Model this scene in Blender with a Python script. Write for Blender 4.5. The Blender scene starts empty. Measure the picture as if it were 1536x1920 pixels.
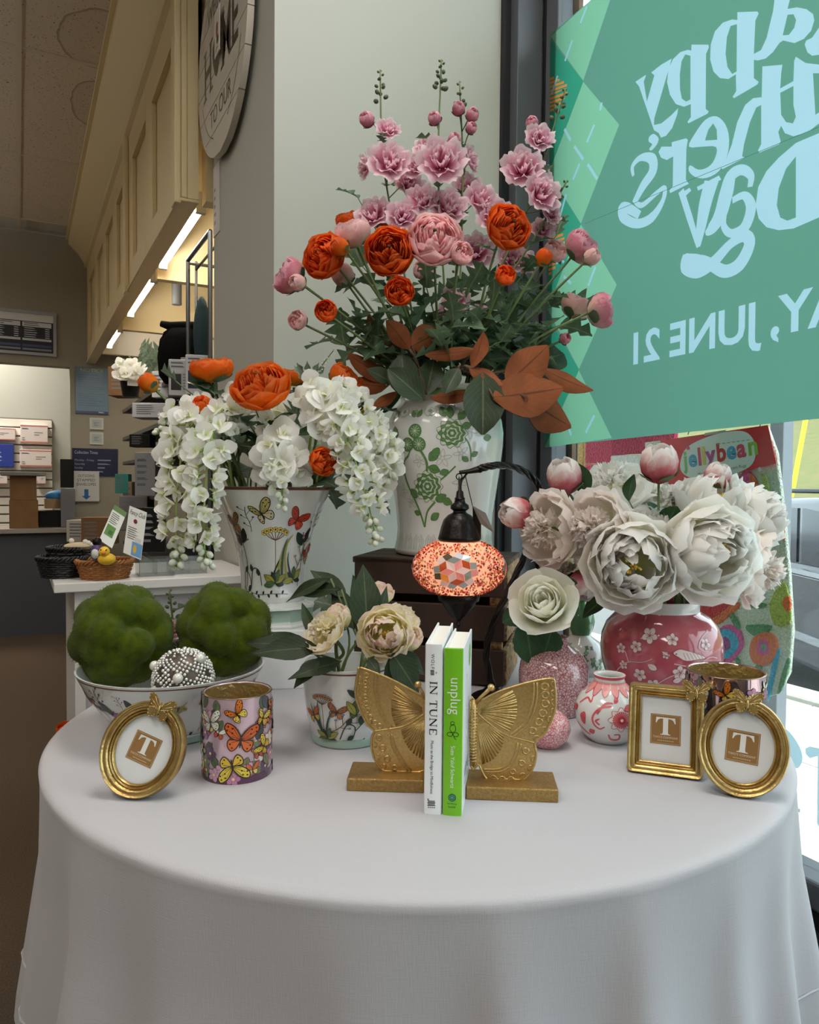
import bpy, bmesh, math, random
import numpy as np
from math import sin, cos, pi, radians, sqrt, atan2
from mathutils import Vector, Matrix, Euler
from mathutils.geometry import tessellate_polygon, delaunay_2d_cdt

S = bpy.context.scene
COL = S.collection
rnd = random.Random(7)

# ------------------------------------------------------------------ camera
CAM_H, FPX = 1.134, 1420.0
CAM_R = Matrix.Rotation(radians(-27.3), 3, 'Z') @ Matrix.Rotation(radians(90 - 1.98), 3, 'X') @ Matrix.Rotation(radians(0.5), 3, 'Z')
CAM_P = Vector((0, 0, CAM_H))
cd = bpy.data.cameras.new('camera'); cam = bpy.data.objects.new('camera', cd); COL.objects.link(cam)
cam.matrix_world = Matrix.Translation(CAM_P) @ CAM_R.to_4x4()
cd.sensor_fit = 'HORIZONTAL'; cd.sensor_width = 36.0; cd.lens = FPX / 1536 * 36.0
cd.clip_start = 0.02; cd.clip_end = 200
S.camera = cam

# ------------------------------------------------------------------ world, sun, exposure
S.view_settings.view_transform = 'Standard'; S.view_settings.look = 'None'
S.view_settings.gamma = 1.0; S.view_settings.use_curve_mapping = False
S.view_settings.exposure = 0.57
W = bpy.data.worlds.new('sky'); S.world = W; W.use_nodes = True
_bg = W.node_tree.nodes['Background']
_bg.inputs[0].default_value = (0.80, 0.90, 1.0, 1); _bg.inputs[1].default_value = 2.5
_sd = bpy.data.lights.new('sun', 'SUN'); _sd.energy = 3.6; _sd.angle = radians(0.6); _sd.color = (1, .95, .86)
_so = bpy.data.objects.new('sun', _sd); COL.objects.link(_so)
_so.rotation_euler = Vector((-0.12, -0.70, 1.0)).to_track_quat('Z', 'Y').to_euler()
S.cycles.use_denoising = True
S.cycles.max_bounces = 7; S.cycles.diffuse_bounces = 5; S.cycles.glossy_bounces = 2
S.cycles.use_adaptive_sampling = True; S.cycles.adaptive_threshold = 0.06; S.cycles.adaptive_min_samples = 16
S.cycles.transmission_bounces = 4; S.cycles.transparent_max_bounces = 8
S.cycles.caustics_reflective = False; S.cycles.caustics_refractive = False
S.cycles.sample_clamp_indirect = 6.0

def lamp_or_fill(x, y, e, w=0.58, l=1.16, z=3.0, col=(1, .96, .90)):
    d = bpy.data.lights.new('lamp_or_fill', 'AREA'); d.shape = 'RECTANGLE'; d.size = w; d.size_y = l; d.energy = e; d.color = col
    o = bpy.data.objects.new('lamp_or_fill', d); COL.objects.link(o); o.location = (x, y, z)
    return o
FILL_LAMPS = [(-0.9, 0.15, 14), (-0.9, -1.65, 13), (-2.7, 0.15, 7), (0.6, 0.75, 14)]  # unseen ceiling panels, added as interior fill light
for _x, _y, _e in FILL_LAMPS: lamp_or_fill(_x, _y, _e)
lamp_or_fill(-0.6, 7.6, 44, z=2.9, col=(1, .93, .82))            # the lit back office
FILL_UPLIGHTS = [(-1.15, 2.7, 4), (-1.15, 4.2, 5), (-1.15, 5.6, 4.5)]           # unseen hung strips, added to brighten the ceiling
for _x, _y, _e in FILL_UPLIGHTS:
    lamp_or_fill(_x, _y, _e, .14, 1.2, 2.70).rotation_euler = (pi, 0, 0); lamp_or_fill(_x, _y, _e * .6, .14, 1.2, 2.63)

# ------------------------------------------------------------------ geometry helpers
def ray(px, py): return CAM_R @ Vector(((px - 768) / FPX, -(py - 960) / FPX, -1.0))
def at_z(px, py, z): d = ray(px, py); return CAM_P + d * ((z - CAM_H) / d.z)
def at_x(px, py, x): d = ray(px, py); return CAM_P + d * (x / d.x)
def at_y(px, py, y): d = ray(px, py); return CAM_P + d * (y / d.y)
def at_d(px, py, k): return CAM_P + ray(px, py) * k
def depth_of(p): return -(CAM_R.transposed() @ (Vector(p) - CAM_P)).z
CR, CU, CF = CAM_R @ Vector((1, 0, 0)), CAM_R @ Vector((0, 1, 0)), CAM_R @ Vector((0, 0, -1))
def face_dir(dx, dy, toward=1.0):
    """direction in the room: dx to the viewer's right, dy up, toward = towards the viewer"""
    return (CR * dx + CU * dy - CF * toward).normalized()
def lin(c):
    c /= 255.0
    return c / 12.92 if c <= .04045 else ((c + .055) / 1.055) ** 2.4
def rgb(c): return (lin(c[0]), lin(c[1]), lin(c[2]), 1.0)

class MB:
    def __init__(s): s.v = []; s.f = []; s.m = []; s.uv = {}
    def add(s, verts, faces, mi=0, M=None, uvs=None):
        b = len(s.v)
        s.v += [tuple(M @ Vector(p)) for p in verts] if M is not None else [tuple(p) for p in verts]
        for f in faces:
            s.f.append(tuple(b + i for i in f)); s.m.append(mi)
        if uvs:
            for i, u in enumerate(uvs): s.uv[b + i] = u
        return s
    def box(s, c, d, mi=0, M=None):
        x, y, z = d[0] / 2, d[1] / 2, d[2] / 2
        vs = [(c[0] + i * x, c[1] + j * y, c[2] + k * z) for k in (-1, 1) for j in (-1, 1) for i in (-1, 1)]
        return s.add(vs, [(0, 2, 3, 1), (4, 5, 7, 6), (0, 1, 5, 4), (2, 6, 7, 3), (0, 4, 6, 2), (1, 3, 7, 5)], mi, M)
    def span(s, a, b, mi=0, M=None):
        return s.box([(a[i] + b[i]) / 2 for i in range(3)], [abs(b[i] - a[i]) for i in range(3)], mi, M)
    def lathe(s, prof, n=32, mi=0, M=None, mod=None, a0=0.0):
        vs = []; fs = []
        for i, (r, z) in enumerate(prof):
            for k in range(n):
                a = a0 + 2 * pi * k / n
                q = r * (mod(a, z) if mod else 1.0)
                vs.append((q * cos(a), q * sin(a), z))
        for i in range(len(prof) - 1):
            for k in range(n):
                k2 = (k + 1) % n
                fs.append((i * n + k, i * n + k2, (i + 1) * n + k2, (i + 1) * n + k))
        return s.add(vs, fs, mi, M)
    def tube(s, pts, r, n=6, mi=0, M=None, cap=True, uv=False):
        pts = [Vector(p) for p in pts]; m = len(pts)
        rr = r if isinstance(r, (list, tuple)) else [r] * m
        vs = []; fs = []; up = None
        for i, p in enumerate(pts):
            t = (pts[min(i + 1, m - 1)] - pts[max(i - 1, 0)])
            t = t.normalized() if t.length > 1e-9 else Vector((0, 0, 1))
            if up is None:
                up = t.orthogonal().normalized()
            up = (up - t * up.dot(t))
            up = up.normalized() if up.length > 1e-6 else t.orthogonal().normalized()
            w = t.cross(up)
            for k in range(n):
                a = 2 * pi * k / n
                vs.append(p + (up * cos(a) + w * sin(a)) * rr[i])
        for i in range(m - 1):
            for k in range(n):
                k2 = (k + 1) % n
                fs.append((i * n + k, i * n + k2, (i + 1) * n + k2, (i + 1) * n + k))
        if cap:
            fs.append(tuple(range(n - 1, -1, -1))); fs.append(tuple((m - 1) * n + k for k in range(n)))
        return s.add(vs, fs, mi, M)
    def prism(s, poly, z0, z1, mi=0, M=None, holes=()):
        """2D outline (x,y) extruded in z"""
        loops = [list(poly)] + [list(h) for h in holes]
        vs = []; fs = []
        for L in loops: vs += [(x, y, z0) for x, y in L] + [(x, y, z1) for x, y in L]
        flat = []; offs = []; b = 0
        for L in loops:
            flat.append([Vector((x, y, 0)) for x, y in L])
            for i in range(len(L)): offs.append(b + i)
            b += 2 * len(L)
        tris = tessellate_polygon(flat)
        ln = []
        for L in loops: ln += [len(L)] * len(L)
        for t in tris:
            fs.append(tuple(offs[i] for i in t)); fs.append(tuple(offs[i] + ln[i] for i in reversed(t)))
        b = 0
        for L in loops:
            n = len(L)
            for i in range(n):
                j = (i + 1) % n
                fs.append((b + i, b + j, b + n + j, b + n + i))
            b += 2 * n
        return s.add(vs, fs, mi, M)
    def sphere(s, c, r, n=12, m=8, mi=0, M=None, sc=(1, 1, 1)):
        vs = []; fs = []
        for i in range(m + 1):
            t = pi * i / m
            for k in range(n):
                a = 2 * pi * k / n
                vs.append((c[0] + r * sc[0] * sin(t) * cos(a), c[1] + r * sc[1] * sin(t) * sin(a), c[2] + r * sc[2] * cos(t)))
        for i in range(m):
            for k in range(n):
                k2 = (k + 1) % n
                fs.append((i * n + k, (i + 1) * n + k, (i + 1) * n + k2, i * n + k2))
        return s.add(vs, fs, mi, M)
    def mesh(s, name, mats, smooth=40, fix=True):
        me = bpy.data.meshes.new(name)
        me.from_pydata(s.v, [], s.f)
        mats = mats if isinstance(mats, (list, tuple)) else [mats]
        for m in mats: me.materials.append(m)
        me.polygons.foreach_set('material_index', s.m)
        if s.uv:
            ul = me.uv_layers.new(name='UVMap')
            for l in me.loops: ul.data[l.index].uv = s.uv.get(l.vertex_index, (0, 0))
        if fix:
            bm = bmesh.new(); bm.from_mesh(me)
            bmesh.ops.recalc_face_normals(bm, faces=bm.faces); bm.to_mesh(me); bm.free()
        me.update()
        if smooth:
            me.shade_smooth()
            if smooth < 180: me.set_sharp_from_angle(angle=radians(smooth))
        return me
    def build(s, name, mats, parent=None, M=None, smooth=40, fix=True, bevel=0):
        return link(name, s.mesh(name, mats, smooth, fix), parent, M, bevel)

def link(name, me, parent=None, M=None, bevel=0):
    o = bpy.data.objects.new(name, me); COL.objects.link(o)
    if parent is not None: o.parent = parent
    if M is not None: o.matrix_basis = M
    if bevel:
        b = o.modifiers.new('bevel', 'BEVEL'); b.width = bevel; b.segments = 2; b.limit_method = 'ANGLE'; b.angle_limit = radians(40)
    return o
def tag(o, label, cat, group=None):
    o['label'] = label; o['category'] = cat
    if group: o['group'] = group
    return o
def struct(o): o['kind'] = 'structure'; return o
def stuff(o): o['kind'] = 'stuff'; return o
def empty(name, loc, rot=None, label=None, cat=None, group=None):
    o = bpy.data.objects.new(name, None); COL.objects.link(o); o.empty_display_size = .02
    M = Matrix.Translation(Vector(loc))
    if rot is not None: M = M @ rot.to_4x4()
    o.matrix_basis = M
    if label: tag(o, label, cat, group)
    return o
def RZ(a): return Matrix.Rotation(radians(a), 4, 'Z')
def RX(a): return Matrix.Rotation(radians(a), 4, 'X')
def RY(a): return Matrix.Rotation(radians(a), 4, 'Y')
def T(*p): return Matrix.Translation(Vector(p if len(p) == 3 else p[0]))
def SC(x, y=None, z=None):
    if y is None: y = z = x
    return Matrix.Diagonal((x, y, z, 1))
def aim(axis, roll=0.0):
    """rotation taking +Z to axis"""
    return Vector(axis).to_track_quat('Z', 'Y').to_matrix().to_4x4() @ Matrix.Rotation(roll, 4, 'Z')
def spline(pts, n=6, closed=False):
    P = [Vector(p) for p in pts]; m = len(P); out = []
    for i in range(m if closed else m - 1):
        if closed: a, b, c, d = P[i - 1], P[i], P[(i + 1) % m], P[(i + 2) % m]
        else: a, b, c, d = P[max(i - 1, 0)], P[i], P[i + 1], P[min(i + 2, m - 1)]
        for k in range(n):
            t = k / n
            out.append(.5 * ((2 * b) + (c - a) * t + (2 * a - 5 * b + 4 * c - d) * t * t + (3 * b - a - 3 * c + d) * t ** 3))
    if not closed: out.append(P[-1].copy())
    return out

# ------------------------------------------------------------------ materials
MATS = {}
def mat(name, col, rough=.5, metal=0.0, spec=.5, bump=None, var=None, coat=0.0, sheen=0.0, transl=0.0, emit=None, alpha=1.0, aniso=0):
    """var = (second colour, scale, contrast); bump = (scale, strength[, detail])"""
    if name in MATS: return MATS[name]
    m = bpy.data.materials.new(name); m.use_nodes = True; MATS[name] = m
    nt = m.node_tree; N = nt.nodes; L = nt.links
    p = N['Principled BSDF']
    p.inputs['Base Color'].default_value = rgb(col); p.inputs['Roughness'].default_value = rough
    p.inputs['Metallic'].default_value = metal; p.inputs['Specular IOR Level'].default_value = spec
    p.inputs['Coat Weight'].default_value = coat; p.inputs['Coat Roughness'].default_value = .05
    p.inputs['Sheen Weight'].default_value = sheen
    tc = N.new('ShaderNodeTexCoord') if (bump or var) else None
    csock = None
    if var:
        n = N.new('ShaderNodeTexNoise'); n.inputs['Scale'].default_value = var[1]; n.inputs['Detail'].default_value = 4
        L.new(tc.outputs['Object'], n.inputs['Vector'])
        r = N.new('ShaderNodeValToRGB'); k = var[2] if len(var) > 2 else .2
        r.color_ramp.elements[0].position = .5 - k; r.color_ramp.elements[1].position = .5 + k
        r.color_ramp.elements[0].color = rgb(col); r.color_ramp.elements[1].color = rgb(var[0])
        L.new(n.outputs[0], r.inputs[0]); L.new(r.outputs[0], p.inputs['Base Color']); csock = r.outputs[0]
    if bump:
        n = N.new('ShaderNodeTexNoise'); n.inputs['Scale'].default_value = bump[0]; n.inputs['Detail'].default_value = bump[2] if len(bump) > 2 else 3
        L.new(tc.outputs['Object'], n.inputs['Vector'])
        b = N.new('ShaderNodeBump'); b.inputs['Strength'].default_value = bump[1]; b.inputs['Distance'].default_value = .002
        L.new(n.outputs[0], b.inputs['Height']); L.new(b.outputs[0], p.inputs['Normal'])
    if emit:
        p.inputs['Emission Color'].default_value = rgb(emit[0]); p.inputs['Emission Strength'].default_value = emit[1]
    if transl:
        t = N.new('ShaderNodeBsdfTranslucent'); t.inputs[0].default_value = rgb(col)
        if csock: L.new(csock, t.inputs[0])
        x = N.new('ShaderNodeMixShader'); x.inputs[0].default_value = transl
        L.new(p.outputs[0], x.inputs[1]); L.new(t.outputs[0], x.inputs[2])
        L.new(x.outputs[0], N['Material Output'].inputs[0])
    return m
def petal_mat(name, base, mid, tip, transl=.3, var=.12, rough=.6, p1=.45, rim=.38):
    if name in MATS: return MATS[name]
    m = bpy.data.materials.new(name); m.use_nodes = True; MATS[name] = m
    nt = m.node_tree; N = nt.nodes; L = nt.links; p = N['Principled BSDF']
    p.inputs['Roughness'].default_value = rough; p.inputs['Specular IOR Level'].default_value = .25
    uv = N.new('ShaderNodeUVMap'); sp = N.new('ShaderNodeSeparateXYZ'); L.new(uv.outputs[0], sp.inputs[0])
    tc = N.new('ShaderNodeTexCoord'); nz = N.new('ShaderNodeTexNoise'); nz.inputs['Scale'].default_value = 3.0
    L.new(tc.outputs['Object'], nz.inputs[0])
    ad = N.new('ShaderNodeMath'); ad.operation = 'MULTIPLY_ADD'; ad.inputs[1].default_value = .35; ad.inputs[2].default_value = -.17
    L.new(nz.outputs[0], ad.inputs[0])
    a2 = N.new('ShaderNodeMath'); a2.operation = 'ADD'; L.new(ad.outputs[0], a2.inputs[0]); L.new(sp.outputs[1], a2.inputs[1])
    r = N.new('ShaderNodeValToRGB'); e = r.color_ramp.elements
    e[0].position = .08; e[0].color = rgb(base); e[1].position = .95; e[1].color = rgb(tip)
    q = e.new(p1); q.color = rgb(mid)
    q = e.new(.86); q.color = rgb(tip); e[len(e) - 1].color = rgb(tuple(min(255, int(x + (255 - x) * rim)) for x in tip))
    L.new(a2.outputs[0], r.inputs[0])
    oi = N.new('ShaderNodeObjectInfo'); h = N.new('ShaderNodeHueSaturation')
    mr = N.new('ShaderNodeMapRange'); mr.inputs[3].default_value = 1 - var; mr.inputs[4].default_value = 1 + var * .5
    L.new(oi.outputs['Random'], mr.inputs[0]); L.new(mr.outputs[0], h.inputs['Value'])
    L.new(r.outputs[0], h.inputs['Color']); L.new(h.outputs[0], p.inputs['Base Color'])
    # fine veins running along the petal
    wv = N.new('ShaderNodeTexWave'); wv.inputs['Scale'].default_value = 9; wv.inputs['Distortion'].default_value = 2.5
    L.new(uv.outputs[0], wv.inputs[0])
    b = N.new('ShaderNodeBump'); b.inputs['Strength'].default_value = .12; b.inputs['Distance'].default_value = .02
    L.new(wv.outputs[1], b.inputs['Height']); L.new(b.outputs[0], p.inputs['Normal'])
    t = N.new('ShaderNodeBsdfTranslucent'); L.new(h.outputs[0], t.inputs[0])
    x = N.new('ShaderNodeMixShader'); x.inputs[0].default_value = transl
    L.new(p.outputs[0], x.inputs[1]); L.new(t.outputs[0], x.inputs[2]); L.new(x.outputs[0], N['Material Output'].inputs[0])
    return m
def glass_mat(name, tint=(255, 255, 255), refl=.08, rough=0.0, opac=0.0, ocol=(255, 255, 255)):
    if name in MATS: return MATS[name]
    m = bpy.data.materials.new(name); m.use_nodes = True; MATS[name] = m
    nt = m.node_tree; N = nt.nodes; L = nt.links; N.remove(N['Principled BSDF'])
    t = N.new('ShaderNodeBsdfTransparent'); t.inputs[0].default_value = rgb(tint)
    g = N.new('ShaderNodeBsdfGlossy'); g.inputs['Roughness'].default_value = rough
    lf = N.new('ShaderNodeLayerWeight'); lp = N.new('ShaderNodeMath'); lp.operation = 'POWER'; lp.inputs[1].default_value = 5; L.new(lf.outputs['Facing'], lp.inputs[0])
    lw = N.new('ShaderNodeMath'); lw.operation = 'MULTIPLY_ADD'; lw.inputs[1].default_value = .8; lw.inputs[2].default_value = refl * .5; L.new(lp.outputs[0], lw.inputs[0])
    x = N.new('ShaderNodeMixShader'); L.new(lw.outputs[0], x.inputs[0]); L.new(t.outputs[0], x.inputs[1]); L.new(g.outputs[0], x.inputs[2])
    out = x
    if opac:
        d = N.new('ShaderNodeBsdfDiffuse'); d.inputs[0].default_value = rgb(ocol)
        y = N.new('ShaderNodeMixShader'); y.inputs[0].default_value = opac
        L.new(x.outputs[0], y.inputs[1]); L.new(d.outputs[0], y.inputs[2]); out = y
    L.new(out.outputs[0], N['Material Output'].inputs[0])
    return m
WHITE = (244, 243, 240)
porcelain = mat('porcelain', (222, 223, 220), .12, coat=.6)
black_metal = mat('black_metal', (26, 24, 23), .4, .6)
gold = mat('antique_gold', (216, 184, 122), .32, .9, bump=(520, .35), var=((186, 152, 96), 300, .3))
gold_base = mat('brushed_gold', (184, 152, 96), .42, .9, bump=(700, .6), var=((152, 120, 70), 260, .25))
frame_gold = mat('gilt_frame', (212, 184, 124), .30, .9, bump=(300, .3), var=((176, 144, 86), 60, .25))

# ------------------------------------------------------------------ flat drawings laid on real surfaces
INK = {}
def ink(c, rough=.35):
    k = 'ink_%02x%02x%02x' % tuple(c)
    return mat(k, c, rough)
class Art:
    """filled shapes and strokes in a plane (metres), mapped onto a surface by fn(x, y, lift)"""
    def __init__(s, step=.0035, lift=.0002, dl=.00003): s.t = []; s.step = step; s.l = 0; s.l0 = lift + .0001; s.dl = dl; s.c = []; s.done = False
    def _ci(s, c):
        c = tuple(c)
        if c not in s.c: s.c.append(c)
        return s.c.index(c)
    def tri(s, a, b, c, ci, lift): s.t.append((a, b, c, ci, lift))
    def sub(s, a, b, c, ci, lift, out):
        m = max((a[0]-b[0])**2+(a[1]-b[1])**2, (c[0]-b[0])**2+(c[1]-b[1])**2, (a[0]-c[0])**2+(a[1]-c[1])**2)
        if m > s.step ** 2:
            ab = ((a[0]+b[0])/2, (a[1]+b[1])/2); bc = ((c[0]+b[0])/2, (c[1]+b[1])/2); ca = ((a[0]+c[0])/2, (a[1]+c[1])/2)
            for q in ((a, ab, ca), (ab, b, bc), (ca, bc, c), (ab, bc, ca)): s.sub(*q, ci, lift, out)
        else: out.append((a, b, c, ci, lift))
    def poly(s, pts, c, holes=()):
        s.l += 1; ci = s._ci(c)
        loops = [[Vector((p[0], p[1], 0)) for p in pts]] + [[Vector((p[0], p[1], 0)) for p in h] for h in holes]
        flat = [v for L in loops for v in L]
        for t in tessellate_polygon(loops): s.tri(*[(flat[i].x, flat[i].y) for i in t], ci, s.l)
        return s
    def stroke(s, pts, w, c, closed=False, smooth=0):
        s.l += 1; ci = s._ci(c)
        P = [Vector((p[0], p[1], 0)) for p in pts]
        if smooth: P = spline(P, smooth, closed)
        if closed: P = P + [P[0]]
        m = len(P); ww = w if isinstance(w, (list, tuple)) else None
        Ls = []
        for i, p in enumerate(P):
            a, b = P[max(i-1, 0)], P[min(i+1, m-1)]
            if closed and i in (0, m-1): a, b = P[m-2], P[1]
            t = (b - a); t = t.normalized() if t.length > 1e-9 else Vector((1, 0, 0))
            n = Vector((-t.y, t.x, 0))
            if ww:
                f = i / max(m-1, 1) * (len(ww)-1); k = min(int(f), len(ww)-2); h = ww[k] + (ww[k+1]-ww[k]) * (f-k)
            else: h = w
            Ls.append((p + n * h / 2, p - n * h / 2))
        for (a, b), (d, e) in zip(Ls, Ls[1:]):
            s.tri((a.x, a.y), (b.x, b.y), (e.x, e.y), ci, s.l); s.tri((a.x, a.y), (e.x, e.y), (d.x, d.y), ci, s.l)
        return s
    def ell(s, x, y, rx, ry, c, rot=0, n=14, out=None, ow=.0006):
        cr, sr = cos(radians(rot)), sin(radians(rot))
        P = [(x + rx*cos(2*pi*k/n)*cr - ry*sin(2*pi*k/n)*sr, y + rx*cos(2*pi*k/n)*sr + ry*sin(2*pi*k/n)*cr) for k in range(n)]
        s.poly(P, c)
        if out: s.stroke(P, ow, out, True)
        return s
    def shape(s, x, y, sc, rot, pts, c, out=None, ow=.0006, smooth=3, flip=1):
        cr, sr = cos(radians(rot)), sin(radians(rot))
        P = spline([(px*flip, py, 0) for px, py in pts], smooth, True) if smooth else [Vector((px*flip, py, 0)) for px, py in pts]
        P = [(x + sc*(p.x*cr - p.y*sr), y + sc*(p.x*sr + p.y*cr)) for p in P]
        if c: s.poly(P, c)
        if out: s.stroke(P, ow, out, True)
        return s
    def text(s, txt, x, y, size, c, rot=0, align='LEFT', offset=0.0, shear=0.0, sx=1.0, space=1.0, fit=None):
        s.l += 1; ci = s._ci(c)
        cu = bpy.data.curves.new('txt', 'FONT'); cu.body = txt; cu.size = size; cu.align_x = align; cu.offset = offset; cu.shear = shear; cu.space_character = space
        cu.resolution_u = 3
        o = bpy.data.objects.new('txt', cu); me = bpy.data.meshes.new_from_object(o)
        cr, sr = cos(radians(rot)), sin(radians(rot))
        if fit: w_ = [v.co.x for v in me.vertices]; sx = fit / (max(w_) - min(w_))
        V = [(x + v.co.x*sx*cr - v.co.y*sr, y + v.co.x*sx*sr + v.co.y*cr) for v in me.vertices]
        me.calc_loop_triangles()
        for t in me.loop_triangles: s.tri(*[V[i] for i in t.vertices], ci, s.l)
        bpy.data.objects.remove(o); bpy.data.curves.remove(cu); bpy.data.meshes.remove(me)
        return s
    def flatten(s):
        """cut overlapping shapes into one layer: the last drawn colour wins"""
        if s.done: return s
        s.done = True
        V = []; F = []; ix = {}
        for a, b, c, ci, l in s.t:
            q = []
            for p in (a, b, c):
                k = (round(p[0], 5), round(p[1], 5))
                if k not in ix: ix[k] = len(V); V.append(Vector(k))
                q.append(ix[k])
            (x0, y0), (x1, y1), (x2, y2) = V[q[0]], V[q[1]], V[q[2]]
            if (x1-x0)*(y2-y0) - (x2-x0)*(y1-y0) < 0: q = [q[0], q[2], q[1]]
            F.append(q)
        def ar(q):
            (x0, y0), (x1, y1), (x2, y2) = V[q[0]], V[q[1]], V[q[2]]
            return (x1-x0)*(y2-y0) - (x2-x0)*(y1-y0)
        ok = [i for i, q in enumerate(F) if len(set(q)) == 3 and ar(q) > 2e-8]
        ov, oe, of, _, _, orig = delaunay_2d_cdt(V, [], [F[i] for i in ok], 0, 1e-5)
        T_ = []; I = [tuple((V[k].x, V[k].y) for k in F[i]) for i in ok]
        def inside(t, x, y):
            (ax, ay), (bx, by), (cx, cy) = t
            return (bx-ax)*(y-ay)-(by-ay)*(x-ax) >= -1e-12 and (cx-bx)*(y-by)-(cy-by)*(x-bx) >= -1e-12 and (ax-cx)*(y-cy)-(ay-cy)*(x-cx) >= -1e-12
        for f, og in zip(of, orig):
            p = [(ov[k].x, ov[k].y) for k in f]; x, y = sum(q[0] for q in p)/3, sum(q[1] for q in p)/3
            for i in sorted(og, reverse=True):
                if inside(I[i], x, y): T_.append((p[0], p[1], p[2], s.t[ok[i]][3], s.l0)); break
        s.t = T_
        return s
    def build(s, name, fn, parent=None, M=None, mats=None, rough=.3):
        mb = MB(); idx = {}; out = []
        if not s.t: return None
        if not s.done:                     # shapes that do not overlap share a layer, so the paint stays thin
            bb = {}
            for a, b, c, ci, l in s.t:
                x0, x1, y0, y1 = bb.get(l, (9, -9, 9, -9))
                bb[l] = (min(x0, a[0], b[0], c[0]), max(x1, a[0], b[0], c[0]), min(y0, a[1], b[1], c[1]), max(y1, a[1], b[1], c[1]))
            lay = {}; ks = sorted(bb)
            for i, k in enumerate(ks):
                p = bb[k]; m = -1
                for j in ks[:i]:
                    r = bb[j]
                    if lay[j] > m and r[0] < p[1] and r[1] > p[0] and r[2] < p[3] and r[3] > p[2]: m = lay[j]
                lay[k] = m + 1
            s.t = [(a, b, c, ci, s.l0 + lay[l] * s.dl) for a, b, c, ci, l in s.t]
        for q in s.t: s.sub(*q, out)
        for a, b, c, ci, l in out:
            ii = []
            for p in (a, b, c):
                k = (round(p[0], 6), round(p[1], 6), round(l, 7))
                if k not in idx: idx[k] = len(mb.v); mb.v.append(tuple(fn(p[0], p[1], l)))
                ii.append(idx[k])
            if len(set(ii)) == 3: mb.f.append(tuple(ii)); mb.m.append(ci)
        if not mb.f: return None
        return mb.build(name, mats or [ink(c, rough) for c in s.c], parent, M, smooth=30, fix=False)
def lathe_fn(prof, th0, rref=None, scale=1.0):
    zs = [(z, r) for r, z in prof]
    def rad(z):
        for (z0, r0), (z1, r1) in zip(zs, zs[1:]):
            if (z0 <= z <= z1) and z1 > z0: return r0 + (r1-r0)*(z-z0)/(z1-z0), (r1-r0)/(z1-z0)
        return zs[-1][1], 0
    lo, hi = zs[0][0] + 1e-4, zs[-1][0] - 1e-4
    def fn(x, y, l):
        y = min(max(y, lo), hi); r, sl = rad(y); th = th0 + x / (rref or r); k = 1 / sqrt(1 + sl*sl)
        R = r + l * k
        return (R*cos(th), R*sin(th), y - l*sl*k)
    return fn
def flat_fn(O, X, Y):
    O, X, Y = Vector(O), Vector(X), Vector(Y); N = X.cross(Y).normalized()
    return lambda x, y, l: O + X * x + Y * y + N * l
def cam_theta(c): return atan2(CAM_P.y - c[1], CAM_P.x - c[0])
def facing(c): return Matrix.Rotation(cam_theta(c) + pi/2, 4, 'Z')     # local -Y looks at the viewer

# ================================================================== THE ROOM
XW, YW, PXL, ZC, YF = 1.35, 1.85, 0.569, 3.02, 6.45
wall_white = mat('wall_paint', (180, 180, 171), .75, bump=(160, .12))
wall_warm = mat('warm_wall_paint', (150, 143, 129), .8, bump=(120, .1))
wall_grey = mat('shop_wall_paint', (196, 190, 176), .85)
dark_alu = mat('dark_aluminium', (88, 90, 95), .42, .2)
black_alu = mat('black_gasket', (20, 21, 23), .5, .1)
cream = mat('cream_wood_paint', (216, 196, 152), .5, bump=(60, .05))
carpet = mat('brown_carpet', (106, 90, 74), .95, spec=.1, bump=(700, 1.0), var=((72, 60, 48), 220, .25))

struct(MB().span((-4.2, -3.2, -.08), (XW + .1, 9.2, 0)).build('floor', carpet, smooth=0))
struct(MB().span((-4.3, -3.3, -.1), (-4.2, 9.2, ZC)).build('wall_left', wall_grey, smooth=0))
struct(MB().span((-4.2, -3.3, -.1), (XW, -3.2, ZC)).build('wall_front', wall_grey, smooth=0))
struct(MB().span((PXL, YW, 0), (XW + .06, 2.5, ZC)).build('wall_pillar', wall_white, smooth=0))
struct(MB().span((1.41, 2.5, 0), (1.5, 9.2, ZC)).build('wall_right', wall_white, smooth=0))
# far wall: header above the service opening, panel on its right
struct(MB().span((-4.2, YF, 2.03), (0.36, YF + .12, ZC)).span((0.36, YF, 0), (1.41, YF + .12, ZC)).build('wall_back', wall_warm, smooth=0))
struct(MB().span((-4.2, 8.2, 0), (1.41, 8.3, ZC)).build('wall_office', wall_white, smooth=0))
struct(MB().span((1.0, YF - .02, 0), (1.41, YF, .1)).build('baseboard_back', mat('black_vinyl', (40, 38, 36), .6), smooth=0))
fl2 = MB().span((-1.6, 1.62, 0), (0.02, 1.68, .006)).build('trim_1', mat('black_vinyl', (40, 38, 36), .6), smooth=0); struct(fl2)

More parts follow.
